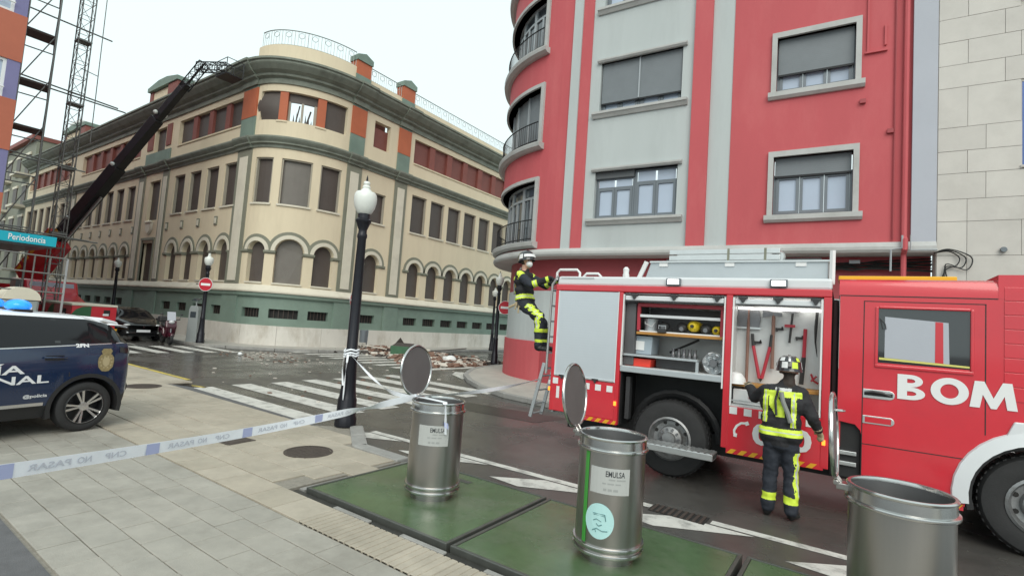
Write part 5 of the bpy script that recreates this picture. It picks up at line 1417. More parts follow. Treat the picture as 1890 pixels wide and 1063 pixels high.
# front part of the cab with ribbed panel (mostly outside the picture)
fl = [(3.66, 1.13)] + [(3.66 + .60 * math.cos(R_(a)), .53 + .60 * math.sin(R_(a))) for a in range(84, -1, -7)] + [(CABF, .5), (CABF, 1.3), (CABF - .15, 2.1), (CABF - .5, 2.72), (CABF - .6, 2.8), (3.30, 2.80), (3.30, 2.55), (3.66, 2.55)]
mb = MB(); mb.prism(fl, -.002, .03); mb.prism([(3.30, 2.55), (3.30, 2.80), (CABF - .6, 2.80), (CABF - .5, 2.55)], .03, W); mb.box(CABF - .08, CABF, .03, W, .5, 1.4); mb.box(3.66, CABF - .1, W - .03, W, .9, 2.5); fp(mb, 'cab_front', 'engine_red_side')
for k in range(8):
    mb = MB(); z = 1.52 + k * .145; mb.box(3.345, 3.95, -.0065, .0, z, z + .137); fp(mb, 'ribbed_panel', 'engine_red_side', bevel=.003)
mb = MB(); mb.prism([(CABF - .42, 1.62), (CABF - .12, 1.62), (CABF - .2, 2.1), (CABF - .42, 2.5)], -.02, .0); fp(mb, 'driver_window', 'glass_dark')
# fender, white
mb = MB(); n = 18; vs = []
for k in range(n + 1):
    a = R_(188 - 196 * k / n)
    for (r, y) in ((.59, -.05), (.59, .30), (.735, .04), (.715, -.03)): vs.append((3.66 + r * math.cos(a), y, .53 + r * math.sin(a)))
mb.add(vs, [(4 * k + j, 4 * k + (j + 1) % 4, 4 * k + 4 + (j + 1) % 4, 4 * k + 4 + j) for k in range(n) for j in range(4)]); fp(mb, 'wheel_fender', 'engine_white', smooth=True)
mb = MB(); n = 18; vs = []
for k in range(n + 1):
    a = R_(195 - 210 * k / n)
    for (r, y) in ((.555, .0), (.555, .5), (.61, .5), (.61, .0)): vs.append((3.66 + r * math.cos(a), y + .01, .53 + r * math.sin(a)))
mb.add(vs, [(4 * k + j, 4 * k + (j + 1) % 4, 4 * k + 4 + (j + 1) % 4, 4 * k + 4 + j) for k in range(n) for j in range(4)]); fp(mb, 'arch_liner', 'under_black', smooth=True)
mb = MB(); mb.prism([(3.36, 1.17), (3.56, 1.225), (4.0, 1.225), (4.0, 1.335), (3.42, 1.32)], -.03, .02); fp(mb, 'fender_top', 'engine_white', bevel=.01)
# door outline, window, handles
mb = MB(); t = .009
for (a, b, c, d) in ((2.16, 2.16 + t, .42, 2.49), (3.20, 3.20 + t, 1.15, 2.49), (2.16, 3.21, 2.485, 2.485 + t), (2.165, 3.12, .875, .875 + t)): mb.box(a, b, -.0025, .004, c, d)
fp(mb, 'door_gap', 'under_black')
mb = MB()
for (a, b, c, d) in ((2.27, 2.30, 1.78, 2.43), (3.085, 3.115, 1.78, 2.43), (2.30, 3.085, 2.41, 2.44), (2.27, 3.115, 1.745, 1.785)): mb.box(a, b, -.016, .005, c, d)
fp(mb, 'window_surround', 'engine_red_side', bevel=.012)
mb = MB(); mb.box(2.295, 3.09, .010, .02, 1.785, 2.415); cw_ = fp(mb, 'crew_window', 'glass_dark')
mb = MB(); mb.add([(2.31, -.006, 1.835), (3.08, -.006, 1.815), (3.08, -.006, 1.835), (2.31, -.006, 1.86)], [(0, 1, 2, 3)]); fp(mb, 'yellow_line', 'pale_yellow', cw_)
# what shows through and in the window: pale partition, red post
mb = MB(); mb.add([(2.36, .006, 1.86), (2.92, .006, 1.84), (2.91, .006, 2.28), (2.36, .006, 2.32)], [(0, 1, 2, 3)]); fp(mb, 'pale_partition', 'grey_blue_render', cw_)
mb = MB(); mb.add([(2.80, .004, 1.845), (2.87, .004, 1.842), (2.865, .004, 2.28), (2.80, .004, 2.285)], [(0, 1, 2, 3)]); fp(mb, 'red_strip', 'engine_red', cw_)
mb = MB(); mb.tube([(2.31, -.002, 2.30), (2.36, -.002, 2.24), (2.37, -.002, 2.18), (2.34, -.002, 2.18), (2.32, -.002, 2.28)], .005, 5); fp(mb, 'strap', 'tool_black', cw_)
def pill(u0, u1, z0, z1, y0, y1, n=8):
    r = (z1 - z0) / 2; pts = [(u0, z0), (u1 - r, z0)] + [(u1 - r + r * math.sin(math.pi * k / n), (z0 + z1) / 2 - r * math.cos(math.pi * k / n)) for k in range(1, n)] + [(u1 - r, z1), (u0, z1)]
    m = MB(); m.prism(pts, y0, y1); return m
o = fp(pill(2.168, 2.46, 1.395, 1.495, -.010, .004), 'door_handle', 'alu_bright', bevel=.004)
mb = MB(); mb.tube([(2.19, -.02, 1.455), (2.26, -.035, 1.47), (2.34, -.035, 1.465), (2.42, -.018, 1.44)], .014, 8); fp(mb, 'grip', 'tool_black', o, smooth=True)
mb = MB(); mb.box(2.18, 2.44, -.013, -.009, 1.425, 1.465); fp(mb, 'handle_recess', 'under_black', o)
o = fp(pill(2.168, 2.46, 1.11, 1.20, -.008, .004), 'step_plate', 'alu_bright', bevel=.004)
mb = MB(); mb.box(2.19, 2.43, -.010, -.007, 1.125, 1.185); fp(mb, 'plate_recess', 'engine_red', o)
def glyph(name, quads=(), ngon=None):
    mb = MB()
    for q in quads: mb.add([(2.48 + u, -.0085, 1.425 + z) for u, z in q], [tuple(range(len(q)))])
    if ngon: mb.add([(2.48 + u, -.0085, 1.425 + z) for u, z in ngon], [tuple(range(len(ngon)))])
    return fp(mb, name, 'reflect_white')
def half_ring(cx, cz, ax, az, bx, bz, t0, t1, n):
    q = []
    for i in range(n):
        p, r = t0 + (t1 - t0) * i / n, t0 + (t1 - t0) * (i + 1) / n
        q.append([(cx + ax * math.cos(p), cz + az * math.sin(p)), (cx + ax * math.cos(r), cz + az * math.sin(r)), (cx + bx * math.cos(r), cz + bz * math.sin(r)), (cx + bx * math.cos(p), cz + bz * math.sin(p))])
    return q
hp = math.pi / 2
rect = lambda a, b, c, d: [(a, c), (b, c), (b, d), (a, d)]
glyph('letter', [rect(0, .085, 0, .27), rect(.085, .115, .2255, .27), rect(.085, .115, .0925, .1815), rect(.085, .115, 0, .0445)] + half_ring(.115, .2035, .105, .0665, .04, .022, -hp, hp, 12) + half_ring(.115, .0685, .125, .0685, .05, .024, -hp, hp, 12))
glyph('letter', half_ring(.44, .135, .155, .140, .075, .075, 0, 2 * math.pi, 36))
glyph('letter', ngon=[(.60, 0), (.64, .27), (.715, .27), (.785, .105), (.855, .27), (.925, .27), (.965, 0), (.888, 0), (.868, .135), (.808, 0), (.765, 0), (.703, .135), (.68, 0)])
lettering('lettering', 'BEROS', 'reflect_white', fe, None, 1.42, .27, .02, fn=lambda u, v: (3.50 + u, -.0085, 1.425 + v))
# lower skirt and step well
mb = MB(); mb.box(1.86, 2.17, .06, .35, .45, 1.10); fp(mb, 'step_well', 'under_black', bevel=.02)
for z in (.60, .72):
    mb = MB(); mb.box(1.92, 2.12, .02, .12, z, z + .045); fp(mb, 'cab_step', 'alu_bright', bevel=.006)
hazard(2.17, 3.04, .355, .42)
mb = MB(); mb.box(1.905, 3.02, .30, .75, 2.76, 2.815); fp(mb, 'yellow_roof_board', 'yellow_roof', bevel=.01)
mb = MB(); mb.box(1.86, 1.92, .15, W - .1, .7, 2.5); fp(mb, 'body_gap', 'under_black')
mb = MB(); mb.tube([(1.885, .1, .9), (1.885, .1, 2.5)], .022, 6); fp(mb, 'gap_pipe', 'tool_black')

# ---- loose equipment in the lockers and on the roof, each a thing of its own
FEW = Matrix.Translation(FEP) @ Matrix.Rotation(FEA, 4, 'Z')
def item(name, lab, cat, u, y, z, group=None):
    o = bpy.data.objects.new(name, None); COL.objects.link(o); o.empty_display_size = .1; o.matrix_basis = FEW @ Matrix.Translation((u, y, z)); return tag(o, lab, cat, group)
def ip(mb, name, mat, o, smooth=False, bevel=0.): return mb.build(name, mat, o, smooth=smooth, bevel=bevel)
o = item('aluminium_ladder', 'aluminium extension ladder strapped on the engine roof box', 'ladder', -.2, .35, 3.03)
for (y, z) in ((0, 0), (0, .085), (.42, 0), (.42, .085)):
    mb = MB(); mb.box(0, 1.45, y, y + .03, z, z + .07); ip(mb, 'rail', 'alu_bright', o, bevel=.006)
for k in range(6):
    mb = MB(); mb.tube([(.1 + k * .24, .03, .035), (.1 + k * .24, .42, .035)], .015, 6); ip(mb, 'rung', 'alu_bright', o)
for u in (.80, 1.26):
    mb = MB(); mb.box(u, u + .03, -.006, .0, -.01, .16); ip(mb, 'strap', 'olive', o)
o = item('suction_hose', 'dark hose tube lying behind the roof ladder', 'hose', -.4, .95, 3.08)
mb = MB(); mb.tube([(0, 0, 0), (2.1, 0, 0)], .055, 10); ip(mb, 'tube', 'tool_black', o, smooth=True); mb = MB(); mb.lathe([(.0, 0), (.085, 0), (.09, .05), (.07, .09), (0, .09)], 14, M=Matrix.Translation((1.62, -.45, .0)) @ Matrix.Rotation(R_(90), 4, 'X')); ip(mb, 'coupling', 'alu_bright', o, smooth=True)
o = item('grey_crate', 'grey plastic crate with a white label on the locker shelf', 'crate', -.52, .20, 1.637)
mb = MB(); mb.prism([(-.17, 0), (.17, 0), (.185, .26), (-.185, .26)], 0, .34); c = ip(mb, 'body', 'crate_grey', o, bevel=.012); mb = MB(); mb.box(-.19, .19, -.012, .35, .235, .265); ip(mb, 'rim', 'crate_grey', o, bevel=.006); mb = MB(); mb.box(-.06, .07, -.012, .0, .06, .19); ip(mb, 'label', 'reflect_white', o)
o = item('red_tray', 'bright red plastic tray under the grey crate', 'tray', -.52, .12, 1.462)
mb = MB(); mb.prism([(-.19, 0), (.19, 0), (.205, .115), (-.205, .115)], 0, .35); ip(mb, 'body', 'tray_red', o, bevel=.01); mb = MB(); mb.add([(-.17, .02, .12), (.1, .05, .13), (.16, .2, .125), (-.1, .25, .14)], [(0, 1, 2, 3)]); ip(mb, 'papers', 'reflect_white', o)
o = item('hose_coil', 'silver coiled flat hose standing in the locker', 'hose', .51, .22, 1.605)
mb = MB()
M = Matrix.Rotation(R_(90), 4, 'X')
for r in (.04, .065, .09, .115, .135): mb.tube([(r * math.cos(t * math.pi / 12), .02 * math.sin(t * 1.7 + r * 30), r * math.sin(t * math.pi / 12)) for t in range(24)], .017, 6, closed=True)
ip(mb, 'coils', 'engine_alu', o, smooth=True); mb = MB(); mb.lathe([(0, -.06), (.05, -.06), (.05, .05), (0, .05)], 14, M=M); ip(mb, 'coupling', 'tool_steel', o, smooth=True)
for (u, z, lab, m, r) in ((.22, 2.085, 'yellow air cylinder lying end-on in the middle of the red tray', 'cyl_yellow', .075), (.53, 2.045, 'yellow air cylinder at the right end of the red tray', 'cyl_yellow', .06)):
    o = item('air_cylinder', lab, 'air cylinder', u, .16, z); mb = MB(); mb.lathe([(0, -.01), (r * .6, 0), (r, .04), (r, .34), (r * .5, .40), (0, .40)], 18, M=Matrix.Rotation(R_(-90), 4, 'X')); ip(mb, 'bottle', m, o, smooth=True)
    mb = MB(); mb.lathe([(0, -.05), (.02, -.05), (.025, -.005), (0, 0)], 10, M=Matrix.Rotation(R_(-90), 4, 'X')); ip(mb, 'valve', 'tool_black', o)
o = item('grey_drum', 'pale grey drum at the left end of the red tray', 'drum', -.40, .30, 1.988); mb = MB(); mb.lathe([(0, 0), (.085, 0), (.10, .17), (0, .17)], 18); ip(mb, 'shell', 'engine_alu', o, smooth=True); mb = MB(); mb.tube([(-.09, -.02, .16), (-.05, -.12, .10), (.05, -.12, .06), (.09, -.02, .16)], .006, 5); ip(mb, 'bail', 'reflect_white', o)
for (u, lab) in ((-.20, 'black breathing mask beside the grey drum'), (.06, 'black breathing mask left of the yellow cylinder'), (.38, 'black breathing mask between the two yellow cylinders')):
    o = item('breathing_mask', lab, 'mask', u, .28, 2.06); mb = MB(); mb.sphere((0, 0, 0), (.085, .07, .075), 14, 9); ip(mb, 'face_piece', 'tool_black', o, smooth=True); mb = MB(); mb.lathe([(0, 0), (.035, 0), (.03, .05), (0, .05)], 12, M=Matrix.Translation((.01, -.06, -.02)) @ M); ip(mb, 'filter', 'tool_steel', o); mb = MB(); mb.tube([(.06, -.03, -.05), (.11, -.05, -.06), (.12, .0, -.03)], .014, 6); ip(mb, 'tube', 'tool_black', o)
o = item('hand_lamp', 'small black lamp hooked over the orange tray board', 'lamp', -.18, .11, 1.985); mb = MB(); mb.box(-.06, .06, -.03, .03, -.02, .04); ip(mb, 'body', 'tool_black', o, bevel=.01); mb = MB(); mb.tube([(-.05, 0, .03), (-.05, 0, .08), (.05, 0, .08), (.05, 0, .03)], .008, 6); ip(mb, 'handle', 'engine_alu', o)
o = item('nozzle_set', 'row of steel hose nozzles on the locker shelf', 'nozzles', .10, .30, 1.636)
for k in range(5):
    mb = MB(); mb.lathe([(.03, 0), (.035, .03), (.022, .05), (.018, .10), (.028, .12), (0, .12)], 12, M=Matrix.Translation((-.16 + k * .075, .02 * (k % 2), 0))); ip(mb, 'nozzle', 'tool_steel', o, smooth=True)
o = item('pry_rod', 'dark rod leaning across the back of the locker', 'rod', 0, .45, 1.66); mb = MB(); mb.tube([(-.15, 0, .03), (.25, .02, .24)], .018, 6); ip(mb, 'shaft', 'tool_black', o)
# hand tools on the white wall
def tool(name, lab, u, z): return item(name, lab, 'tool', u, .39, z)
o = tool('shovel', 'grey-bladed shovel hanging on the left of the tool wall', .90, 2.06)
mb = MB(); pts = [(-.13, .06), (.13, .06), (.145, .20), (.12, .32), (.0, .36), (-.12, .32), (-.145, .20)]; mb.prism(pts, -.012, .0); ip(mb, 'blade', 'tool_steel', o, bevel=.006); mb = MB(); mb.tube([(0, -.03, .30), (0, -.03, .06), (.0, -.03, -.72)], [.006, .02, .019], 8); ip(mb, 'handle', 'tool_wood', o, smooth=True)
mb = MB(); mb.box(-.14, .15, -.03, -.005, .04, .065); ip(mb, 'rack_bar', 'alu_bright', o)
o = tool('bolt_cutters', 'bolt cutters with red V-shaped handles hanging open', 1.07, 1.46)
for s in (-1, 1):
    mb = MB(); mb.tube([(s * .015, -.04, 0), (s * .10, -.04, .42)], .021, 8); ip(mb, 'red_handle', 'tool_red', o, smooth=True)
    mb = MB(); mb.tube([(s * .10, -.04, .40), (s * .115, -.04, .58)], .019, 8); ip(mb, 'arm', 'tool_black', o, smooth=True)
mb = MB(); mb.tube([(-.02, -.04, .02), (0, -.04, -.03), (.02, -.04, .02)], .02, 6); ip(mb, 'grip_end', 'tool_black', o)
o = tool('felling_axe', 'long axe with dark wooden shaft hanging beside the bolt cutters', 1.20, 1.60)
mb = MB(); mb.tube([(0, -.03, 0), (.0, -.03, .72)], .021, 8); ip(mb, 'shaft', 'tool_wood', o, smooth=True); mb = MB(); mb.prism([(-.13, .66), (-.02, .69), (.10, .68), (.10, .73), (-.02, .74), (-.13, .77)], -.05, -.015); ip(mb, 'head', 'tool_steel', o)
o = tool('pick_hammer', 'small pick hammer with a red collar high on the tool wall', 1.40, 1.95)
mb = MB(); mb.tube([(-.01, -.03, 0), (.02, -.03, .42)], .014, 8); ip(mb, 'shaft', 'tool_black', o); mb = MB(); mb.prism([(-.12, .40), (.02, .43), (.12, .405), (.02, .38)], -.045, -.015); ip(mb, 'head', 'tool_steel', o); mb = MB(); mb.box(-.07, .05, -.05, -.01, .20, .235); ip(mb, 'collar', 'tool_red', o)
o = tool('crowbar', 'red and black crowbar upright on the tool wall', 1.565, 1.44)
mb = MB(); mb.tube([(-.01, -.03, .32), (.0, -.03, .70)], .022, 8); ip(mb, 'red_sleeve', 'tool_red', o); mb = MB(); mb.tube([(-.03, -.03, 0), (-.01, -.03, .34)], .026, 8); ip(mb, 'foot', 'tool_black', o)
o = tool('hacksaw', 'narrow black saw hanging at the right edge of the tool wall', 1.69, 1.80); mb = MB(); mb.tube([(.0, -.03, .56), (-.012, -.03, .35), (-.012, -.03, .18), (.01, -.03, 0)], [.02, .02, .012, .004], 6); ip(mb, 'blade', 'tool_black', o, smooth=True)
for (u, z, lab) in ((1.27, 2.12, 'black tool clip under the axe head'), (1.50, 2.02, 'black tool clip left of the crowbar'), (1.02, 1.93, 'row of black clips between the bolt cutter arms')):
    o = item('tool_clip', lab, 'clip', u, .40, z); mb = MB(); mb.box(-.045, .045, -.02, 0, -.015, .015); mb.tube([(-.02, -.02, 0), (-.03, -.045, -.03)], .01, 5); mb.tube([(.03, -.02, 0), (.035, -.04, .03)], .01, 5); ip(mb, 'jaw', 'tool_black', o)
o = item('red_clamp', 'small red clamp low on the right of the tool wall', 'clamp', 1.67, .36, 1.50); mb = MB(); mb.tube([(-.03, 0, .08), (.0, -.01, .0), (.05, 0, -.03)], .014, 6); mb.tube([(.03, 0, .06), (-.03, -.01, -.01)], .012, 6); ip(mb, 'jaws', 'tool_red', o)
o = item('white_hard_hat', 'white helmet on the ledge left of the firefighter', 'helmet', .80, .17, 1.40); mb = MB(); mb.lathe([(.14, -.02), (.125, -.01), (.115, .05), (.07, .11), (0, .125)], 18); ip(mb, 'shell', 'reflect_white', o, smooth=True)
o = item('spare_box', 'pale first-aid box below the tool ledge', 'box', 1.0, .12, 1.125); mb = MB(); mb.box(-.22, .22, 0, .25, 0, .19); ip(mb, 'case', 'reflect_white', o, bevel=.012); mb = MB(); mb.box(-.03, .03, -.012, 0, .08, .12); ip(mb, 'catch', 'tool_red', o)

# =================================================================== POLICE CAR AND OTHER VEHICLES
material('navy', (.004, .018, .058), .22, coat=.8, var=.05, scale=2)
material('roof_white', (.74, .75, .78), .25, coat=.5)
material('cladding', (.018, .018, .019), .6, var=.1, scale=5)
material('car_glass', (.010, .010, .012), .07, spec=.35)
material('car_black', (.010, .010, .011), .2, coat=.8)
material('maroon', (.055, .006, .016), .25, coat=.6)
material('alloy', (.62, .62, .63), .25, metal=.9)
material('alloy_dark', (.03, .03, .032), .35, metal=.5)
material('decal_white', (.74, .75, .77), .4)
material('gold', (.33, .26, .13), .5, metal=.3, var=.3, scale=40)
material('gold_light', (.48, .40, .24), .5, metal=.2)
material('beacon_blue', (.02, .28, .80), .15, emit=((.02, .25, .9), .5))
material('headlamp', (.55, .57, .58), .1, spec=1.)
def lerp_tab(tab):
    def f(x):
        if x <= tab[0][0]: return tab[0][1]
        for (a, b), (c, d) in zip(tab[:-1], tab[1:]):
            if x <= c:
                t = (x - a) / (c - a); t = t * t * (3 - 2 * t) * .35 + t * .65
                return b + (d - b) * t
        return tab[-1][1]
    return f
class Car:
    def __init__(s, root, top, belt, half, x0, x1, axles, ra, za, sill, mats, cab, roofw):
        s.top, s.belt, s.half = lerp_tab(top), lerp_tab(belt), lerp_tab(half)
        s.x0, s.x1, s.sill, s.roofw, s.cab, s.axles, s.ra, s.za = x0, x1, sill, lerp_tab(roofw), cab, axles, ra, za
        s.root = root; xs = set()
        n = int((x1 - x0) / .07)
        for i in range(n + 1): xs.add(round(x0 + (x1 - x0) * i / n, 4))
        for a in axles:
            for k in range(-10, 11): xs.add(round(a + ra * math.sin(k / 10 * math.pi / 2), 4))
        for c in cab: xs.add(c)
        xs = sorted(xs); s.xs = [xs[0]] + [b for a, b in zip(xs[:-1], xs[1:]) if b - a > .006]
        body, clad, sg, rf, ws, wr = MB(), MB(), MB(), MB(), MB(), MB()
        P = [s.section(x) for x in s.xs]
        for i in range(len(s.xs) - 1):
            xm = (s.xs[i] + s.xs[i + 1]) / 2; incab = cab[0] < xm < cab[3]
            tall = s.top(xm) - s.belt(xm)
            for sd in (1, -1):
                for j in range(len(P[0]) - 1):
                    q = [P[i][j], P[i + 1][j], P[i + 1][j + 1], P[i][j + 1]]
                    X = [s.xs[i], s.xs[i + 1], s.xs[i + 1], s.xs[i]]
                    vs = [(X[k], sd * q[k][0], q[k][1]) for k in range(4)]
                    if j == 0: tgt = clad
                    elif j in (5, 6): tgt = sg if (incab and tall > .07) else body
                    elif j >= 7: tgt = rf if cab[1] <= xm <= cab[2] else ((ws if xm > cab[1] else wr) if (cab[0] < xm < cab[3] and tall > .03) else body)
                    else: tgt = body
                    tgt.add(vs, [(0, 1, 2, 3)])
        for i in (0, -1):
            vs = [(s.xs[i], p[0], p[1]) for p in P[i]] + [(s.xs[i], -p[0], p[1]) for p in reversed(P[i])]
            body.add(vs, [tuple(range(len(vs)))])
        names = (('body', body, mats[0]), ('lower_cladding', clad, 'cladding'), ('side_windows', sg, 'car_glass'), ('roof', rf, mats[1]), ('windscreen', ws, 'car_glass'), ('rear_window', wr, 'car_glass'))
        for nme, m, mt in names:
            if m.f: m.build(nme, mt, root, smooth=True)
        m = MB(); m.box(x0 + .15, x1 - .15, -.55, .55, sill + .02, .75); m.build('underbody', 'under_black', root)
        for a in axles:
            for sd in (1, -1):
                m = MB(); n = 16; vs = []
                for k in range(n + 1):
                    t = math.pi * (k / n * 1.16 - .08)
                    for (r, y) in ((ra + .004, .60), (ra + .004, s.half(a) + .004), (ra + .055, s.half(a) + .006), (ra + .055, s.half(a) - .05)): vs.append((a + r * math.cos(t), sd * y, za + r * math.sin(t)))
                m.add(vs, [(4 * k + j, 4 * k + (j + 1) % 4, 4 * k + 4 + (j + 1) % 4, 4 * k + 4 + j) for k in range(n) for j in range(4)]); m.build('arch_trim', 'cladding', root, smooth=True)
    def section(s, x):
        w, b, t, z0 = s.half(x), s.belt(x), s.top(x), s.sill
        e = min(1., max(0., (x - s.x0) / .25), max(0., (s.x1 - x) / .3) + .0)
        z0 = z0 + .14 * (1 - min(1, e))
        b = min(b, t - .012); rw_ = min(s.roofw(x), w * .95); h = t - b
        pts = [(w * .94, z0), (w * .99, z0 + .15), (w * 1.0, z0 + .36), (w * .995, .5 * (z0 + .36) + .5 * (b - .10)), (w * .985, b - .06), (w * .955, b),
               (w * .955 + (rw_ - w * .955) * .55, b + h * .60), (rw_, b + h * .86), (rw_ - .05, t - .03 * min(1, h * 3)), (rw_ * .6, t - .006), (0, t)]
        for a in s.axles:
            d = abs(x - a)
            if d < s.ra:
                za = s.za + math.sqrt(s.ra ** 2 - d * d); pts = [(y, max(z, za)) if i < 5 else (y, z) for i, (y, z) in enumerate(pts)]
        return pts
    def side(s, x, z):
        p = s.section(x)
        for (a, b), (c, d) in zip(p[:-1], p[1:]):
            if b <= z <= d and d > b: return a + (c - a) * (z - b) / (d - b)
        return p[2][0]
def road_wheel(root, x, y, r, sd, spokes=5, wd=.21):
    w = group_node('wheel', root); w.location = (x, y, r)
    M = Matrix.Rotation(R_(-90 * sd), 4, 'X'); h = wd / 2; rr = r * .70
    mb = MB(); mb.lathe([(rr, -h), (r - .03, -h), (r - .008, -h + .02), (r, -h + .05), (r, h - .05), (r - .008, h - .02), (r - .03, h - .004), (rr + .02, h), (rr, h - .01), (rr, -h)], 40, M=M); mb.build('tyre', 'rubber', w, smooth=True)
    mb = MB(); mb.lathe([(rr + .004, h - .004), (rr - .010, h + .002), (rr - .018, h - .02), (rr - .02, -.02), (0, -.02)], 40, M=M); mb.build('rim', 'alloy_dark', w, smooth=True)
    mb = MB()
    for k in range(spokes):
        for off in (-.17, .17):
            t = 2 * math.pi * k / spokes + off
            N = M @ Matrix.Rotation(t, 4, 'Z')
            mb.add([(.045, -.010, h - .03), (rr - .004, -.017, h - .012), (rr - .004, .013, h - .012), (.045, .010, h - .03), (.045, -.010, h - .05), (rr - .004, -.017, h - .04), (rr - .004, .013, h - .04), (.045, .010, h - .05)], [(0, 1, 2, 3), (7, 6, 5, 4), (0, 4, 5, 1), (1, 5, 6, 2), (2, 6, 7, 3), (3, 7, 4, 0)], 0, N)
    mb.lathe([(0, h - .022), (.055, h - .024), (.06, h - .04), (.0, h - .05)], 16, M=M)
    mb.tube([M @ Vector(((rr - .008) * math.cos(t * math.pi / 16), (rr - .008) * math.sin(t * math.pi / 16), h - .008)) for t in range(32)], .008, 5, closed=True)
    mb.build('spokes', 'alloy', w, smooth=False)
    return w
PA = R_(11.5); pn = Vector((math.cos(PA), math.sin(PA), 0)); PP = Vector((-8.58, 2.5, .12)) - pn * .90
pol = thing('police_car', 'navy and white police estate car with blue beacon parked on the pavement', 'car', PP, R_(-78.5))
pc = Car(pol, [(-.62, .93), (-.60, 1.06), (-.54, 1.19), (-.36, 1.42), (-.24, 1.48), (.0, 1.53), (.9, 1.57), (1.6, 1.55), (1.95, 1.44), (2.75, 1.02), (3.1, .98), (3.45, .88), (3.58, .66)],
         [(-.62, .90), (-.5, 1.155), (.1, 1.165), (.6, 1.125), (1.2, 1.09), (2.4, 1.04), (2.75, 1.0), (3.58, .60)],
         [(-.62, .62), (-.58, .76), (-.48, .865), (-.28, .91), (.5, .92), (2.6, .915), (3.1, .88), (3.4, .78), (3.58, .60)],
         -.62, 3.58, (0., 2.675), .385, .325, .24, ('navy', 'roof_white'), (-.52, -.30, 1.62, 2.74), [(-.62, .58), (-.4, .62), (0, .66), (1.5, .66), (2.7, .72), (3.58, .55)])
for x in (0, 2.675):
    for sd in (1, -1): road_wheel(pol, x, sd * .805, .325, sd)
# trim: sill strip, door lines, handle, tail lamp, spoiler, mirror
def side_patch(car, name, pts, mat, root, off=.004, sd=1):
    mb = MB(); mb.add([(x, sd * (car.side(x, z) + off), z) for x, z in pts], [tuple(range(len(pts)))]); return mb.build(name, mat, root)
def side_strip(car, name, x0, x1, z0, z1, mat, root, off=.006, n=16, z0b=None, z1b=None):
    mb = MB(); vs = []
    for i in range(n + 1):
        f = i / n; x = x0 + (x1 - x0) * f; za = z0 + ((z0b if z0b is not None else z0) - z0) * f; zb = z1 + ((z1b if z1b is not None else z1) - z1) * f
        vs += [(x, car.side(x, za) + off, za), (x, car.side(x, zb) + off, zb)]
    mb.add(vs, [(2 * i, 2 * i + 2, 2 * i + 3, 2 * i + 1) for i in range(n)]); return mb.build(name, mat, root)
side_strip(pc, 'sill_strip', .47, 2.2, .395, .435, 'alloy', pol); side_strip(pc, 'sill_trim', .5, 2.2, .365, .394, 'alloy_dark', pol)
side_strip(pc, 'belt_line', -.46, 2.3, 1.163, 1.176, 'alloy', pol, .003, 24, 1.045, 1.058)
side_strip(pc, 'door_gap', 1.22, 1.232, .42, 1.08, 'under_black', pol, .003, 2); side_strip(pc, 'door_gap', .22, .232, .74, 1.14, 'under_black', pol, .003, 2)
side_strip(pc, 'window_pillar', .34, .40, 1.17, 1.47, 'car_black', pol, .004, 3); side_strip(pc, 'window_pillar', 1.20, 1.29, 1.12, 1.50, 'car_black', pol, .004, 3)
mb = MB(); mb.tube([(.28, pc.side(.28, .985) + .018, .985), (.34, pc.side(.34, .985) + .035, .99), (.46, pc.side(.46, .99) + .035, .995), (.52, pc.side(.52, .99) + .014, .995)], .013, 8); mb.build('door_handle', 'navy', pol, smooth=True)
side_strip(pc, 'handle_recess', .30, .50, .955, 1.015, 'car_black', pol, .002, 4)
side_strip(pc, 'tail_lamp', -.60, -.36, 1.00, 1.07, 'car_black', pol, .008, 8, 1.04, 1.115)
mb = MB(); mb.prism([(-.47, 1.405), (-.24, 1.46), (-.24, 1.505), (-.44, 1.45)], -.60, .60); mb.build('spoiler', 'roof_white', pol, bevel=.01)
side_strip(pc, 'spoiler_cheek', -.42, -.14, 1.385, 1.40, 'roof_white', pol, .006, 5, 1.44, 1.49)
mb = MB(); mb.box(-.66, -.54, -.66, .66, .44, .58); mb.build('rear_bumper', 'cladding', pol, bevel=.05, seg=3)
mb = MB(); mb.box(2.0, 2.15, .92, 1.10, 1.02, 1.16); mb.build('wing_mirror', 'navy', pol, bevel=.03)
for y in (.34, -.34):
    mb = MB(); mb.sphere((.60, y, 1.615), (.13, .16, .085), 14, 8); mb.build('beacon', 'beacon_blue', pol, smooth=True); mb = MB(); mb.box(.50, .70, y - .15, y + .15, 1.535, 1.575); mb.build('beacon_base', 'car_black', pol, bevel=.01)
def decal(tx, u_right, z, w, h, mat='decal_white', rise=0., sp=1., bold=.0, name='lettering'):
    return lettering(name, tx, mat, pol, None, w, h, bold, 0., sp, fn=lambda u, v: (-(u_right - w + u), pc.side(-(u_right - w + u), z + v + rise * u) + .005, z + v + rise * u))
decal('POLICÍA', -.69, .785, 1.12, .128, rise=.02, bold=.02); decal('NACIONAL', -.44, .662, 1.40, .098, rise=.015, bold=.02)
decal('@policia', -.44, .505, .24, .040, bold=.02); decal('2FN', -.03, 1.118, .15, .046, bold=.05)
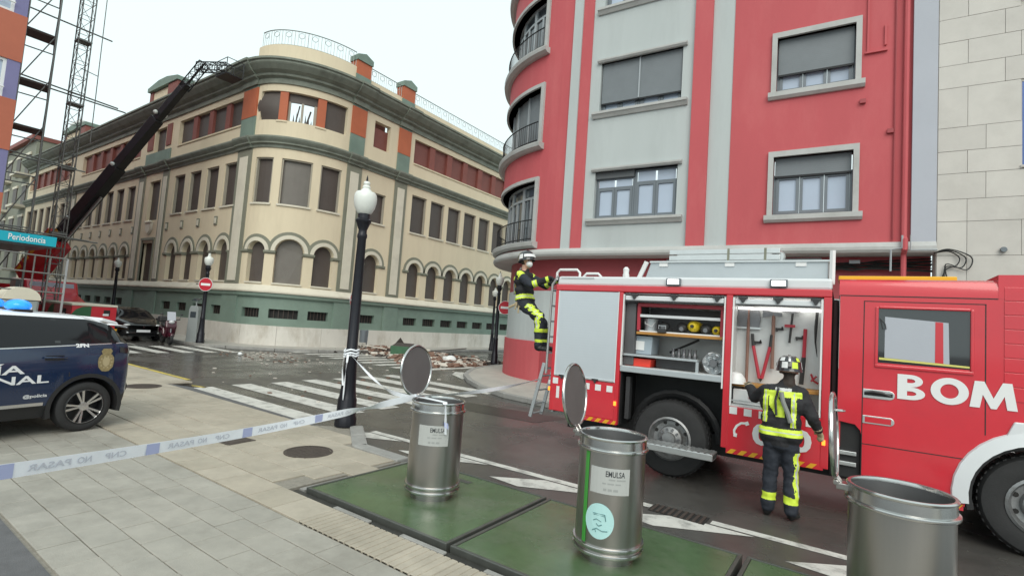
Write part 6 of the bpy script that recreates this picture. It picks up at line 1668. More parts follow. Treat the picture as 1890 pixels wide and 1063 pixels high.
def crest(u, z):
    o = group_node('crest', pol)
    def sh(pts, mat, off, nm):
        mb = MB(); mb.add([(-(u + a), pc.side(-(u + a), z + b) + off, z + b) for a, b in pts], [tuple(range(len(pts)))]); mb.build(nm, mat, o)
    sh([(.0, -.16), (.045, -.15), (.088, -.10), (.10, -.03), (.095, .03), (.065, .075), (-.065, .075), (-.095, .03), (-.10, -.03), (-.088, -.10), (-.045, -.15)], 'gold', .005, 'shield')
    sh([(-.05, .07), (.05, .07), (.07, .12), (.045, .155), (-.045, .155), (-.07, .12)], 'gold', .0062, 'crown')
    sh([(.0, -.10), (.04, -.06), (.045, .0), (.03, .035), (-.03, .035), (-.045, .0), (-.04, -.06)], 'gold_light', .0075, 'inner_shield')
    for k in range(10):
        t = 2 * math.pi * k / 10; a, b = .072 * math.cos(t), -.03 + .078 * math.sin(t); sh([(a - .01, b - .01), (a + .01, b - .01), (a + .01, b + .01), (a - .01, b + .01)], 'gold_light', .0072, 'leaf')
crest(.19, .94)

# black hatchback parked along the cream building
bc = thing('parked_car', 'black hatchback parked nose-on beside the cream building', 'car', (-29.6, 9.55, 0.), R_(-2))
bcar = Car(bc, [(-.75, .70), (-.70, .95), (-.55, 1.05), (-.2, 1.36), (.2, 1.45), (1.2, 1.47), (1.7, 1.38), (2.45, .98), (2.9, .90), (3.2, .80), (3.3, .55)],
           [(-.75, .60), (-.5, .98), (.5, .96), (2.0, .92), (2.45, .93), (3.3, .50)],
           [(-.75, .65), (-.6, .80), (-.2, .86), (2.4, .86), (2.95, .82), (3.2, .70), (3.3, .55)],
           -.75, 3.3, (0., 2.5), .36, .31, .22, ('car_black', 'car_black'), (-.52, -.12, 1.50, 2.42), [(-.75, .55), (0, .60), (1.4, .60), (2.4, .68), (3.3, .5)])
for x in (0, 2.5):
    for sd in (1, -1): road_wheel(bc, x, sd * .76, .31, sd)
for y in (-.58, .58):
    mb = MB(); mb.sphere((3.13, y, .70), (.13, .15, .08), 12, 8); mb.build('headlamp', 'headlamp', bc, smooth=True)
    mb = MB(); mb.sphere((3.24, y * .95, .40), (.05, .07, .05), 10, 6); mb.build('fog_lamp', 'headlamp', bc, smooth=True)
mb = MB(); mb.box(3.30, 3.325, -.26, .26, .42, .53); mb.build('number_plate', 'decal_white', bc, bevel=.005)
mb = MB(); mb.box(3.22, 3.30, -.42, .42, .58, .68); mb.build('grille', 'under_black', bc, bevel=.02); mb = MB(); mb.lathe([(0, 0), (.055, 0), (.05, .02), (0, .02)], 14, M=Matrix.Translation((3.295, 0, .66)) @ Matrix.Rotation(R_(90), 4, 'Y')); mb.build('badge', 'chrome', bc)
for sd in (1, -1): mb = MB(); mb.box(1.95, 2.08, sd * .95 - .09, sd * .95 + .09, .92, 1.05); mb.build('wing_mirror', 'car_black', bc, bevel=.03)

# maroon scooter by the kerb
sc = thing('scooter', 'maroon scooter with dark top case parked in front of the black hatchback', 'motorcycle', (-25.25, 9.95, 0), R_(-8))
def sp_(mb, n, m, smooth=True, bevel=0.): return mb.build(n, m, sc, smooth=smooth, bevel=bevel)
for x in (-.55, .62):
    mb = MB(); mb.lathe([(.17, -.05), (.25, -.06), (.27, 0), (.25, .06), (.17, .05), (.17, -.05)], 24, caps=True, M=Matrix.Translation((x, 0, .27)) @ Matrix.Rotation(R_(90), 4, 'X')); sp_(mb, 'wheel', 'rubber')
mb = MB(); mb.prism([(-.75, .50), (-.2, .42), (.05, .32), (.05, .45), (-.1, .72), (-.75, .80)], -.16, .16); sp_(mb, 'rear_body', 'maroon', False, .05)
mb = MB(); mb.box(-.15, .35, -.15, .15, .26, .34); sp_(mb, 'footboard', 'cladding', False, .03)
mb = MB(); mb.prism([(.30, .32), (.40, .30), (.62, .78), (.55, 1.05), (.45, 1.02)], -.21, .21); sp_(mb, 'leg_shield', 'maroon', False, .05)
mb = MB(); mb.prism([(-.62, .80), (.0, .74), (.02, .84), (-.3, .88), (-.62, .92)], -.14, .14); sp_(mb, 'seat', 'tool_black', False, .04)
mb = MB(); mb.sphere((.62, 0, .42), (.25, .11, .12), 14, 8); sp_(mb, 'mudguard', 'maroon')
mb = MB(); mb.tube([(.62, 0, .3), (.50, 0, 1.05)], .03, 8); sp_(mb, 'fork', 'tool_steel')
mb = MB(); mb.tube([(.46, -.34, 1.10), (.50, -.12, 1.06), (.50, .12, 1.06), (.46, .34, 1.10)], .018, 8); sp_(mb, 'handlebar', 'tool_black')
mb = MB(); mb.sphere((.56, 0, .98), (.09, .12, .08), 12, 8); sp_(mb, 'headlamp', 'headlamp')
mb = MB(); mb.prism([(.52, 1.05), (.56, 1.05), (.40, 1.42), (.36, 1.42)], -.16, .16); sp_(mb, 'windshield', 'grey_blue_render', False, .01)
mb = MB(); mb.box(-.92, -.55, -.20, .20, .92, 1.20); sp_(mb, 'top_case', 'tool_black', False, .06)
for s in (1, -1): mb = MB(); mb.tube([(.46, s * .3, 1.1), (.48, s * .36, 1.28)], .008, 5); mb.sphere((.48, s * .37, 1.31), (.02, .06, .04), 10, 6); sp_(mb, 'mirror', 'tool_black')

# red and green low trailer
tl = thing('equipment_trailer', 'red and green boxy equipment trailer with a white lid by the crosswalk', 'trailer', (-27.78, 7.53, 0), 0.)
material('trailer_green', (.03, .12, .05), .45)
def tlp(mb, n, m, bevel=0., smooth=False): return mb.build(n, m, tl, bevel=bevel, smooth=smooth)
mb = MB(); mb.box(-1.9, 1.75, -.75, .75, .55, 1.45); tlp(mb, 'box', 'engine_red', .02)
mb = MB(); mb.box(-1.92, 1.77, -.77, .77, 1.45, 1.54); tlp(mb, 'lid', 'cream_trim', .02)
for y in (-.755, .750):
    mb = MB(); mb.prism([(-1.9, .58), (-.55, .58), (-.55, 1.44), (-.9, 1.40), (-1.2, 1.25), (-1.45, 1.0), (-1.9, .95)], y, y + .006); tlp(mb, 'green_panel', 'trailer_green')
mb = MB(); mb.prism([(-.75, .58), (-.12, .58), (-.12, 1.44), (-.4, 1.42), (-.62, 1.3), (-.75, 1.1)], 1.752, 1.757, axis='x'); tlp(mb, 'green_panel', 'trailer_green')
mb = MB(); mb.box(1.752, 1.758, .30, .52, 1.08, 1.32); tlp(mb, 'hatch', 'under_black', .01); mb = MB(); mb.box(1.759, 1.763, .28, .48, 1.08, 1.17); tlp(mb, 'notice', 'decal_white')
mb = MB(); mb.box(1.752, 1.762, .60, .66, .80, .88); tlp(mb, 'marker_lamp', 'reflect_white')
mb = MB(); mb.box(.70, 1.10, -.762, -.756, 1.0, 1.30); tlp(mb, 'vent', 'under_black'); mb = MB(); mb.box(.72, 1.0, -.768, -.763, 1.02, 1.12); tlp(mb, 'notice', 'decal_white')
mb = MB(); mb.box(1.35, 1.45, -.765, -.755, .80, .92); tlp(mb, 'marker_lamp', 'reflect_white')
mb = MB(); mb.box(-1.95, 1.85, -.80, .80, .48, .55); tlp(mb, 'frame', 'hazard_yellow')
for x in (-.6, .35):
    for s in (1, -1):
        mb = MB(); mb.lathe([(.14, -.09), (.30, -.10), (.32, 0), (.30, .10), (.14, .09), (.14, -.09)], 24, caps=True, M=Matrix.Translation((x, s * .68, .32)) @ Matrix.Rotation(R_(90), 4, 'X')); tlp(mb, 'wheel', 'rubber', 0, True)
mb = MB(); mb.tube([(1.85, 0, .5), (2.6, 0, .45)], .05, 8); mb.tube([(2.5, 0, .45), (2.5, 0, .02)], .03, 8); tlp(mb, 'drawbar', 'tool_steel')

# =================================================================== AERIAL PLATFORM TRUCK
material('boom_black', (.030, .031, .034), .4, metal=.3, var=.2, scale=3)
at = thing('aerial_platform_truck', 'red aerial truck raising a long black telescopic boom to the roof', 'fire engine', (-36, 8.2, 0))
def ap(mb, n, m, parent=None, smooth=False, bevel=0.): return mb.build(n, m, parent or at, smooth=smooth, world=True, bevel=bevel)
mb = MB(); mb.box(-42, -31.0, 6.6, 8.5, .55, 1.05); ap(mb, 'chassis', 'under_black')
mb = MB(); mb.box(-41.5, -34.6, 6.45, 8.6, 1.0, 1.5); ap(mb, 'deck', 'engine_red', bevel=.03)
mb = MB(); mb.prism([(-34.6, .6), (-30.4, .6), (-30.1, 1.2), (-30.4, 1.5), (-31.8, 1.85), (-32.2, 2.45), (-34.6, 2.5)], 6.5, 8.5); cabp = ap(mb, 'cab', 'engine_red', bevel=.10)
mb = MB(); mb.prism([(-32.45, 1.9), (-32.05, 1.9), (-32.35, 2.33), (-33.3, 2.36), (-33.3, 1.9)], 6.46, 6.51); ap(mb, 'side_window', 'pane', cabp); mb = MB(); mb.prism([(6.65, 1.9), (8.35, 1.9), (8.3, 2.36), (6.7, 2.36)], -32.06, -32.0, axis='x'); ap(mb, 'windscreen', 'pane', cabp)
mb = MB(); mb.tube([(-31.9, 6.4, 2.4), (-31.8, 6.35, 1.95), (-31.9, 6.4, 1.85)], .05, 6); ap(mb, 'mirror', 'reflect_white', cabp)
for x in (-40.3, -39., -32.0):
    for y in (6.65, 8.4):
        mb = MB(); mb.lathe([(.25, -.15), (.48, -.16), (.5, 0), (.48, .16), (.25, .15), (.25, -.15)], 24, caps=True, M=Matrix.Translation((x, y, .5)) @ Matrix.Rotation(R_(90), 4, 'X')); ap(mb, 'wheel', 'rubber', smooth=True)
mb = MB(); mb.lathe([(0, 0), (.9, 0), (.85, .7), (0, .7)], 20, M=Matrix.Translation((-38.9, 7.5, 1.5))); ap(mb, 'turntable', 'engine_red', smooth=True)
B0, B1 = Vector((-39.4, 7.7, 1.9)), Vector((-28.9, 11.0, 13.05))
bd = (B1 - B0).normalized(); BL = (B1 - B0).length
bs = bd.cross(Vector((0, 0, 1))).normalized(); bu = bs.cross(bd)
def boombox(f0, f1, w, h, n, m, off=0., parent=None):
    mb = MB(); vs = []
    for f in (f0, f1):
        for (a, b) in ((-1, -1), (1, -1), (1, 1), (-1, 1)): vs.append(B0 + bd * (BL * f) + bs * (a * w / 2) + bu * (b * h / 2 + off))
    mb.add(vs, [(0, 1, 2, 3), (7, 6, 5, 4), (0, 4, 5, 1), (1, 5, 6, 2), (2, 6, 7, 3), (3, 7, 4, 0)]); return ap(mb, n, m, parent, bevel=.02)
boom = boombox(.06, .27, .65, 1.5, 'boom_base', 'engine_red', -.05)
for k in range(5):
    c = B0 + bd * (BL * (.08 + .045 * k)) - bs * .0
    for s in (1, -1): mb = MB(); mb.box(-.22, .22, -.01, .01, -.1, .1, M=Matrix.Translation(c + bs * (s * .335) + bu * .45) @ bd.to_track_quat('X', 'Z').to_matrix().to_4x4()); ap(mb, 'yellow_mark', 'hazard_yellow', boom)
boombox(.26, .62, .50, .66, 'boom_section', 'boom_black'); boombox(.60, .84, .42, .52, 'boom_section', 'boom_black', .03); boombox(.82, 1.0, .32, .36, 'boom_section', 'boom_black', .05)
boombox(.27, .50, .10, .12, 'boom_ram', 'alu_bright', -.46); boombox(.30, .60, .10, .12, 'boom_pipe', 'tool_steel', .40)
for f in (.36, .62, .86):
    mb = MB(); mb.sphere(B0 + bd * (BL * f) - bs * .27 + bu * .1, .11, 10, 7); mb.sphere(B0 + bd * (BL * f) + bs * .27 + bu * .1, .11, 10, 7); q = ap(mb, 'boom_lamp', 'globe', smooth=True); q['kind'] = 'stuff'
for f in (.285,):
    for s in (1, -1): mb = MB(); mb.box(-.18, .18, -.01, .01, -.28, .28, M=Matrix.Translation(B0 + bd * (BL * f) + bs * (s * .27)) @ bd.to_track_quat('X', 'Z').to_matrix().to_4x4()); ap(mb, 'yellow_plate', 'hazard_yellow')
# lattice tip and folded jib at the roof edge
def lattice(p, q, w, h, n, name, mat, r=.035):
    p, q = Vector(p), Vector(q); d = (q - p).normalized(); s = d.cross(Vector((0, 0, 1))).normalized(); u = s.cross(d); mb = MB()
    cor = [s * (a * w / 2) + u * (b * h / 2) for a, b in ((-1, -1), (1, -1), (1, 1), (-1, 1))]
    for c in cor: mb.tube([p + c, q + c], r, 5)
    L_ = (q - p).length
    for k in range(n + 1):
        c0 = p + d * (L_ * k / n)
        for i in range(4): mb.tube([c0 + cor[i], c0 + cor[(i + 1) % 4]], r * .6, 4)
        if k < n:
            c1 = p + d * (L_ * (k + 1) / n)
            for i in range(4): mb.tube([c0 + cor[i], c1 + cor[(i + 1) % 4]] if k % 2 else [c0 + cor[(i + 1) % 4], c1 + cor[i]], r * .5, 4)
    return ap(mb, name, mat)
lattice(B1 - bd * .3, B1 + bd * 1.4, .34, .36, 4, 'tip_lattice', 'boom_black', .03)
lattice(B1 + bd * 1.1 + Vector((-.2, 0, .1)), (-26.0, 11.6, 13.5), .36, .40, 6, 'jib', 'boom_black', .028)
mb = MB()
cb = Vector((-25.8, 11.6, 13.25))
for (a, b) in ((-.5, -.4), (.5, -.4), (.5, .4), (-.5, .4)): mb.tube([cb + Vector((a, b, -.3)), cb + Vector((a, b, .45))], .02, 5)
for z in (-.3, .1, .45): mb.tube([cb + Vector((a, b, z)) for a, b in ((-.5, -.4), (.5, -.4), (.5, .4), (-.5, .4))], .02, 5, closed=True)
mb.box(cb.x - .5, cb.x + .5, cb.y - .4, cb.y + .4, cb.z - .33, cb.z - .29); ap(mb, 'rescue_cage', 'boom_black')

# =================================================================== SCAFFOLD, HOIST MAST, STREET CLUTTER
material('scaffold_tube', (.20, .20, .19), .45, metal=.6, var=.2, scale=5)
material('scaffold_board', (.085, .065, .06), .7, var=.25, scale=5)
sf = thing('scaffold_tower', 'tall tube scaffold with three boarded decks against the orange building', 'scaffold', (-27.5, 5, .1))
def scp(mb, n, m): return mb.build(n, m, sf, world=True)
posts = [(-26.6, 4.45), (-26.6, 5.32), (-28.6, 4.75), (-28.6, 5.75)]
for (x, y) in posts:
    mb = MB(); mb.tube([(x, y, .1), (x, y + .05, 17)], .026, 6); scp(mb, 'upright', 'scaffold_tube')
for z in (2.3, 4.3, 6.3, 8.15, 9.95, 11.95, 14.0):
    for (i, j) in ((0, 1), (2, 3), (0, 2), (1, 3)):
        mb = MB(); mb.tube([(*posts[i], z), (*posts[j], z + .02)], .026, 6); scp(mb, 'ledger', 'scaffold_tube')
    if z > 8:
        mb = MB(); mb.add([(-26.55, 4.5, z), (-26.55, 5.3, z), (-27.5, 5.5, z), (-27.5, 4.62, z), (-26.55, 4.5, z + .05), (-26.55, 5.3, z + .05), (-27.5, 5.5, z + .05), (-27.5, 4.62, z + .05)], [(3, 2, 1, 0), (4, 5, 6, 7), (0, 1, 5, 4), (1, 2, 6, 5), (2, 3, 7, 6), (3, 0, 4, 7)]); scp(mb, 'deck_board', 'scaffold_board')
    for (i, j) in ((0, 1), (1, 3)):
        mb = MB(); mb.tube([(*posts[i], z), (*posts[j], z + 2)], .022, 5); scp(mb, 'brace', 'scaffold_tube')
for (z, y1, k) in ((14.15, 8.04, 1), (10.95, 8.9, 2), (7.63, 7.66, 2), (4.42, 8.45, 2)):
    for q in range(k):
        mb = MB(); mb.tube([(-30 + .3 * q, 4.6, z + .12 * q), (-30 + .3 * q, y1 - .4 * q, z - .05)], .034, 6); scp(mb, 'tie_tube', 'scaffold_tube')
hm = thing('hoist_mast', 'slim lattice hoist mast rising beside the scaffold into the sky', 'mast', (-30, 7.0, 0))
mb = MB(); cor = [(-30.25, 6.75), (-29.75, 6.75), (-29.75, 7.22), (-30.25, 7.22)]
for (x, y) in cor: mb2 = MB(); mb2.tube([(x, y, .02), (x, y, 19)], .027, 6); mb2.build('leg', 'scaffold_tube', hm, world=True)
for k in range(26):
    z = .3 + k * .72
    for i in range(4): mb.tube([(*cor[i], z), (*cor[(i + 1) % 4], z)], .014, 4); mb.tube([(*cor[i], z), (*cor[(i + 1) % 4], z + .72)], .011, 4)
q = mb.build('lacing', 'scaffold_tube', hm, world=True); q['kind'] = 'stuff'
for k in range(6):
    mb = MB(); z = 1.5 + 3.0 * k; mb.box(-30.28, -29.72, 6.72, 7.25, z, z + .07); mb.build('collar', 'scaffold_tube', hm, world=True)
mb = MB(); mb.tube([(-30, 7.7, 9.0), (-30, 7.62, 19)], .02, 5); mb.tube([(-30, 7.0, 12.3), (-30, 7.66, 12.2)], .02, 5); tag(mb.build('hanging_pole', 'scaffold_tube'), 'thin pole hanging beside the lattice hoist mast', 'pole')
bf = thing('site_barrier', 'pale tube barrier frame under the turquoise sign', 'barrier', (-20, 4.6, .1))
for y in (4.2, 4.55, 4.95):
    mb = MB(); mb.tube([(-20, y, .12), (-20, y + .02, 2.95)], .03 if y > 4.9 else .02, 6); mb.build('post', 'sign_back' if y > 4.9 else 'scaffold_tube', bf, world=True)
for z in (2.95, 2.45, 1.9, 1.2):
    mb = MB(); mb.tube([(-20, 3.2, z + .05), (-20, 4.97, z)], .024, 6); mb.build('rail', 'scaffold_tube', bf, world=True)
for (x, y, lab, m1, m2, w) in ((-20.4, 4.05, 'grey recycling container with a domed white lid behind the police car', 'meter_grey', 'cream_trim', .40), (-20.9, 2.6, 'dark recycling container behind the blue beacon of the police car', 'shop_dark', 'cladding', .6)):
    o = thing('recycling_container', lab, 'container', (x, y, .10))
    mb = MB(); mb.prism([(-w * .85, .08), (w * .85, .08), (w, 1.55), (-w, 1.55)], -.45, .45, axis='x'); mb.build('body', m1, o, bevel=.06)
    mb = MB(); n = 12; pts = [(w * 1.03 * math.cos(math.pi * k / n), 1.55 + .36 * math.sin(math.pi * k / n)) for k in range(n + 1)]; mb.prism(pts, -.48, .48, axis='x'); mb.build('lid', m2, o, smooth=True)
    mb = MB(); mb.box(.45, .465, -w * .1, w * .6, .5, 1.35); mb.build('notice', 'sign_white', o)
    for a in (-.4, .4):
        mb = MB(); mb.box(a - .06, a + .06, -w * .7, w * .7, 0, .09); mb.build('skid', 'rubber', o)

# =================================================================== FIREFIGHTERS
material('turnout', (.016, .016, .019), .8, var=.2, scale=12, bump=.5, bscale=25)
material('trousers', (.018, .022, .032), .8, var=.2, scale=10, bump=.5, bscale=22)
material('skin', (.52, .30, .22), .55)
material('hair', (.03, .02, .015), .7)
material('glove', (.40, .32, .20), .8, var=.15, scale=20)
material('boot', (.012, .012, .012), .5)
material('silver_band', (.52, .54, .52), .4)
material('helmet_dark', (.02, .02, .024), .25, coat=.5)
material('strap_grey', (.22, .23, .22), .7)
from mathutils import noise as mnoise
FIG = ['turnout', 'trousers', 'hi_vis', 'skin', 'glove', 'boot', 'silver_band', 'hair']
def seg_d(p, a, b, ra, rb):
    ab = b - a; t = max(0., min(1., (p - a).dot(ab) / max(ab.length_squared, 1e-9)))
    return (p - (a + ab * t)).length - (ra + (rb - ra) * t), t
def figure(root, segs, rule, voxel=.0115, name='body'):
    """union of tapered limbs remeshed into one continuous skin; rule() picks the cloth by place"""
    mb = MB(); S = []
    for (a, b, ra, rb, tg) in segs:
        a, b = Vector(a), Vector(b); S.append((a, b, ra, rb, tg))
        mb.sphere(a, ra, 14, 9)
        if (b - a).length > 1e-4:
            mb.sphere(b, rb, 14, 9); mb.tube([a, b], [ra, rb], 14)
    me = bpy.data.meshes.new(name); me.from_pydata(mb.v, [], mb.f); me.update()
    tmp = bpy.data.objects.new(name, me); COL.objects.link(tmp)
    r = tmp.modifiers.new('skin', 'REMESH'); r.mode = 'VOXEL'; r.voxel_size = voxel; r.use_smooth_shade = True
    s = tmp.modifiers.new('soft', 'SMOOTH'); s.factor = .5; s.iterations = 5
    dg = bpy.context.evaluated_depsgraph_get(); dg.update()
    out = bpy.data.meshes.new_from_object(tmp.evaluated_get(dg)); out.name = name
    bpy.data.objects.remove(tmp); bpy.data.meshes.remove(me)
    # cloth folds: small displacement along the normal
    nrm = [v.normal.copy() for v in out.vertices]
    for v, nv in zip(out.vertices, nrm):
        c = v.co.copy(); k = .013 * mnoise.noise(Vector((c.x * 9, c.y * 9, c.z * 15))) + .005 * mnoise.noise(c * 30)
        v.co = c + nv * k
    for m in FIG: out.materials.append(MATS[m])
    out.update(); PN = [p.normal.copy() for p in out.polygons]
    PC = np.array([tuple(p.center) for p in out.polygons]); bd_ = np.full(len(PC), 9e9); bi = np.zeros(len(PC), int); bt = np.zeros(len(PC))
    for i, (a, b, ra, rb, tg) in enumerate(S):
        a_, ab = np.array(a), np.array(b - a); L2 = max(float(ab @ ab), 1e-9)
        t = np.clip((PC - a_) @ ab / L2, 0, 1); d = np.linalg.norm(PC - (a_ + t[:, None] * ab), axis=1) - (ra + (rb - ra) * t)
        m = d < bd_; bd_[m] = d[m]; bi[m] = i; bt[m] = t[m]
    idx = [FIG.index(rule(p.center, S[bi[i]][4], bt[i], PN[i])) for i, p in enumerate(out.polygons)]
    out.polygons.foreach_set('material_index', idx)
    out.polygons.foreach_set('use_smooth', [True] * len(out.polygons)); out.update()
    o = bpy.data.objects.new(name, out); COL.objects.link(o); o.parent = root
    return o
def hand(segs, wrist, d, up, side, curl=.6, sc=1.):
    """palm, four unequal curled fingers and a thumb leaving the palm's side"""
    w, d, up, side = Vector(wrist), Vector(d).normalized(), Vector(up).normalized(), Vector(side).normalized()
    pc_ = w + d * .055 * sc; segs.append((w, pc_, .034 * sc, .036 * sc, 'hand'))
    for k, L in enumerate((.068, .078, .073, .056)):
        b = w + d * .085 * sc + side * ((1.5 - k) * .021 * sc); m = b + (d * math.cos(curl) - up * math.sin(curl)) * L * .5 * sc; e = m + (d * math.cos(curl * 2.1) - up * math.sin(curl * 2.1)) * L * .5 * sc
        segs.append((pc_ + side * ((1.5 - k) * .019 * sc), b, .014, .0125, 'hand')); segs.append((b, m, .0125, .0115, 'hand')); segs.append((m, e, .0115, .010, 'hand'))
    t0 = w + d * .03 * sc + side * .030 * sc; t1 = t0 + (d * .6 + side * .7 - up * .3).normalized() * .04 * sc; t2 = t1 + (d * .9 - up * .5).normalized() * .03 * sc
    segs.append((t0, t1, .016, .0135, 'hand')); segs.append((t1, t2, .0135, .011, 'hand'))
def helmet(root, c, fwd, name='helmet', white=False):
    c, fwd = Vector(c), Vector(fwd); fwd.normalize(); rz = math.atan2(fwd.y, fwd.x); pitch = math.asin(max(-1, min(1, fwd.z)))
    M = Matrix.Translation(c) @ Matrix.Rotation(rz, 4, 'Z') @ Matrix.Rotation(-pitch, 4, 'Y')
    mb = MB(); n, k = 20, 9
    prof = [(.150, -.055), (.142, -.03), (.140, .0), (.132, .05), (.108, .095), (.066, .122), (0, .130)]
    mb.lathe(prof, 24, M=M @ Matrix.Diagonal((1.08, .92, 1, 1))); h = mb.build(name, 'helmet_dark', root, smooth=True)
    mb = MB(); mb.prism([(-.15, -.05), (-.155, .0), (-.12, .10), (-.03, .137), (.06, .135), (.13, .08), (.12, .07), (.05, .118), (-.03, .122), (-.11, .088), (-.14, .0)], -.016, .016, M=M); mb.build('crest_ridge', 'helmet_dark', h, smooth=False)
    for (a0, a1, z0, z1, m) in ((2.5, 3.0, -.02, .05, 'reflect_white'), (-2.95, -2.45, -.02, .05, 'hi_vis'), (1.3, 1.9, -.02, .06, 'reflect_white'), (-1.9, -1.3, -.02, .06, 'reflect_white'), (3.05, 3.23, .055, .105, 'reflect_white'), (2.2, 2.7, .06, .10, 'reflect_white'), (-2.5, -2.1, .06, .10, 'hi_vis')):
        mb = MB(); vs = []
        for i in range(5):
            t = a0 + (a1 - a0) * i / 4
            for z in (z0, z1):
                r = 1.012 * (.140 if z <= 0 else (.140 - .008 * z / .05 if z <= .05 else .132 - (z - .05) / .045 * .024)) + .003
                vs.append(M @ Vector((1.08 * r * math.cos(t), .92 * r * math.sin(t), z)))
        mb.add(vs, [(2 * i, 2 * i + 2, 2 * i + 3, 2 * i + 1) for i in range(4)]); mb.build('reflective_patch', m, h)
    mb = MB(); n = 12; vs = []
    for i in range(n + 1):
        t = -1.1 + 2.2 * i / n
        for (r, z) in ((.150, .045), (.158, -.005)): vs.append(M @ Vector((1.08 * r * math.cos(t), .95 * r * math.sin(t), z)))
    mb.add(vs, [(2 * i, 2 * i + 2, 2 * i + 3, 2 * i + 1) for i in range(n)]); mb.build('visor', 'reflect_white' if white else 'glass_dark', h, smooth=True)
    return h
def head_segs(segs, c, fwd, sd):
    c, f, s = Vector(c), Vector(fwd).normalized(), Vector(sd).normalized(); u = f.cross(s); u = u if u.z > 0 else -u
    segs += [(c + u * .02 - f * .015, c + u * .02 + f * .015, .092, .086, 'head'), (c + f * .03 - u * .06, c + f * .045 - u * .075, .062, .048, 'head'),
             (c + f * .10 + u * .005, c + f * .112 - u * .02, .012, .016, 'head'), (c + s * .088, c + s * .09 - u * .03, .018, .014, 'head'), (c - s * .088, c - s * .09 - u * .03, .018, .014, 'head'),
             (c - u * .08 - f * .02, c - u * .16 - f * .035, .058, .065, 'neck')]
def eyes(root, c, fwd, sd):
    c, f, s = Vector(c), Vector(fwd).normalized(), Vector(sd).normalized()
    for k in (-1, 1):
        mb = MB(); mb.sphere(c + f * .088 + s * (.032 * k) + Vector((0, 0, .012)), .011, 10, 7); mb.build('eye', 'hair', root, smooth=True)
    mb = MB(); mb.tube([c + f * .098 - s * .02 - Vector((0, 0, .058)), c + f * .103 - Vector((0, 0, .06)), c + f * .098 + s * .02 - Vector((0, 0, .058))], .005, 6); mb.build('mouth', 'tool_red', root)

# --- at the locker, back to the street
f2 = bpy.data.objects.new('person', None); COL.objects.link(f2); f2.matrix_basis = FEW @ Matrix.Translation((1.40, -.52, 0))
tag(f2, 'firefighter in dark turnout gear and chequered helmet reaching into the tool locker', 'person')
V3 = lambda u, y, z: (u - 1.40, y + .52, z)
sg = []
sg += [(V3(1.30, -.50, .92), V3(1.49, -.50, .92), .135, .135, 'torso'), (V3(1.31, -.50, 1.08), V3(1.48, -.50, 1.08), .125, .125, 'torso'), (V3(1.29, -.49, 1.26), V3(1.52, -.48, 1.26), .125, .13, 'torso'), (V3(1.29, -.47, 1.37), V3(1.53, -.46, 1.375), .105, .105, 'torso'),
       (V3(1.40, -.50, .85), V3(1.40, -.48, 1.35), .14, .13, 'torso'), (V3(1.40, -.46, 1.42), V3(1.45, -.44, 1.50), .085, .068, 'torso')]
sg += [(V3(1.245, -.46, 1.385), V3(1.10, -.30, 1.27), .086, .068, 'armL'), (V3(1.10, -.30, 1.27), V3(1.005, -.13, 1.39), .066, .052, 'foreL')]
sg += [(V3(1.575, -.45, 1.38), V3(1.69, -.46, 1.15), .088, .072, 'armR'), (V3(1.69, -.46, 1.15), V3(1.745, -.37, 1.02), .068, .055, 'foreR')]
sg += [(V3(1.315, -.50, .86), V3(1.305, -.475, .50), .104, .080, 'legL'), (V3(1.305, -.475, .50), V3(1.29, -.50, .12), .080, .074, 'shinL'), (V3(1.29, -.50, .10), V3(1.285, -.49, .06), .058, .05, 'boot'), (V3(1.285, -.49, .055), V3(1.265, -.34, .042), .050, .042, 'boot')]
sg += [(V3(1.485, -.50, .86), V3(1.505, -.475, .50), .104, .080, 'legR'), (V3(1.505, -.475, .50), V3(1.525, -.54, .12), .080, .074, 'shinR'), (V3(1.525, -.54, .10), V3(1.53, -.53, .06), .058, .05, 'boot'), (V3(1.53, -.53, .055), V3(1.56, -.39, .042), .050, .042, 'boot')]
head_segs(sg, V3(1.455, -.42, 1.635), (-.12, 1, -.12), (1, .12, 0))
hand(sg, V3(1.005, -.13, 1.39), (-.3, .9, .2), (0, -.2, 1), (1, .3, 0), .7); hand(sg, V3(1.745, -.37, 1.02), (.35, .55, -.75), (.3, .6, .6), (-.7, .6, 0), .5)
def rule2(c, tg, t, n):
    x, y, z = c.x, c.y, c.z
    if tg in ('head', 'neck'): return 'hair' if z < 1.62 and y < .08 else 'skin'
    if tg == 'hand': return 'glove'
    if tg == 'boot': return 'boot'
    if tg == 'torso':
        if .915 < z < .995: return 'silver_band' if .945 < z < .962 else 'hi_vis'
        if z < .80: return 'trousers'
        if n.y < .1:
            if -.185 < x < -.135 and 1.05 < z < 1.40: return 'silver_band' if -.167 < x < -.153 else 'hi_vis'
            if .095 < x < .150 and 1.02 < z < 1.40: return 'silver_band' if .115 < x < .13 else 'hi_vis'
            if 1.345 < z < 1.405 and -.185 < x < .2: return 'hi_vis'
            if 1.12 < z < 1.35 and abs(x + .04 + (z - 1.23) * .35) < .075 - abs(z - 1.23) * .3: return 'hi_vis'
            if 1.40 < z < 1.44 and -.06 < x < .10: return 'silver_band'
        return 'turnout'
    if tg in ('armL', 'armR', 'foreL', 'foreR'):
        if tg.startswith('fore') and .72 < t < .98: return 'glove' if t > .9 else 'turnout'
        return 'turnout'
    if tg in ('shinL', 'shinR'):
        if .185 < z < .265: return 'hi_vis'
    if tg in ('legR', 'shinR') and n.x > .55 and .2 < z < .74 and -.11 < y - .02 < .055: return 'silver_band' if abs(y + .005) < .012 else 'hi_vis'
    return 'trousers'
figure(f2, sg, rule2)
h = helmet(f2, V3(1.455, -.425, 1.68), (-.10, 1, -.06))
eyes(f2, V3(1.455, -.42, 1.635), (-.12, 1, -.12), (1, .12, 0))
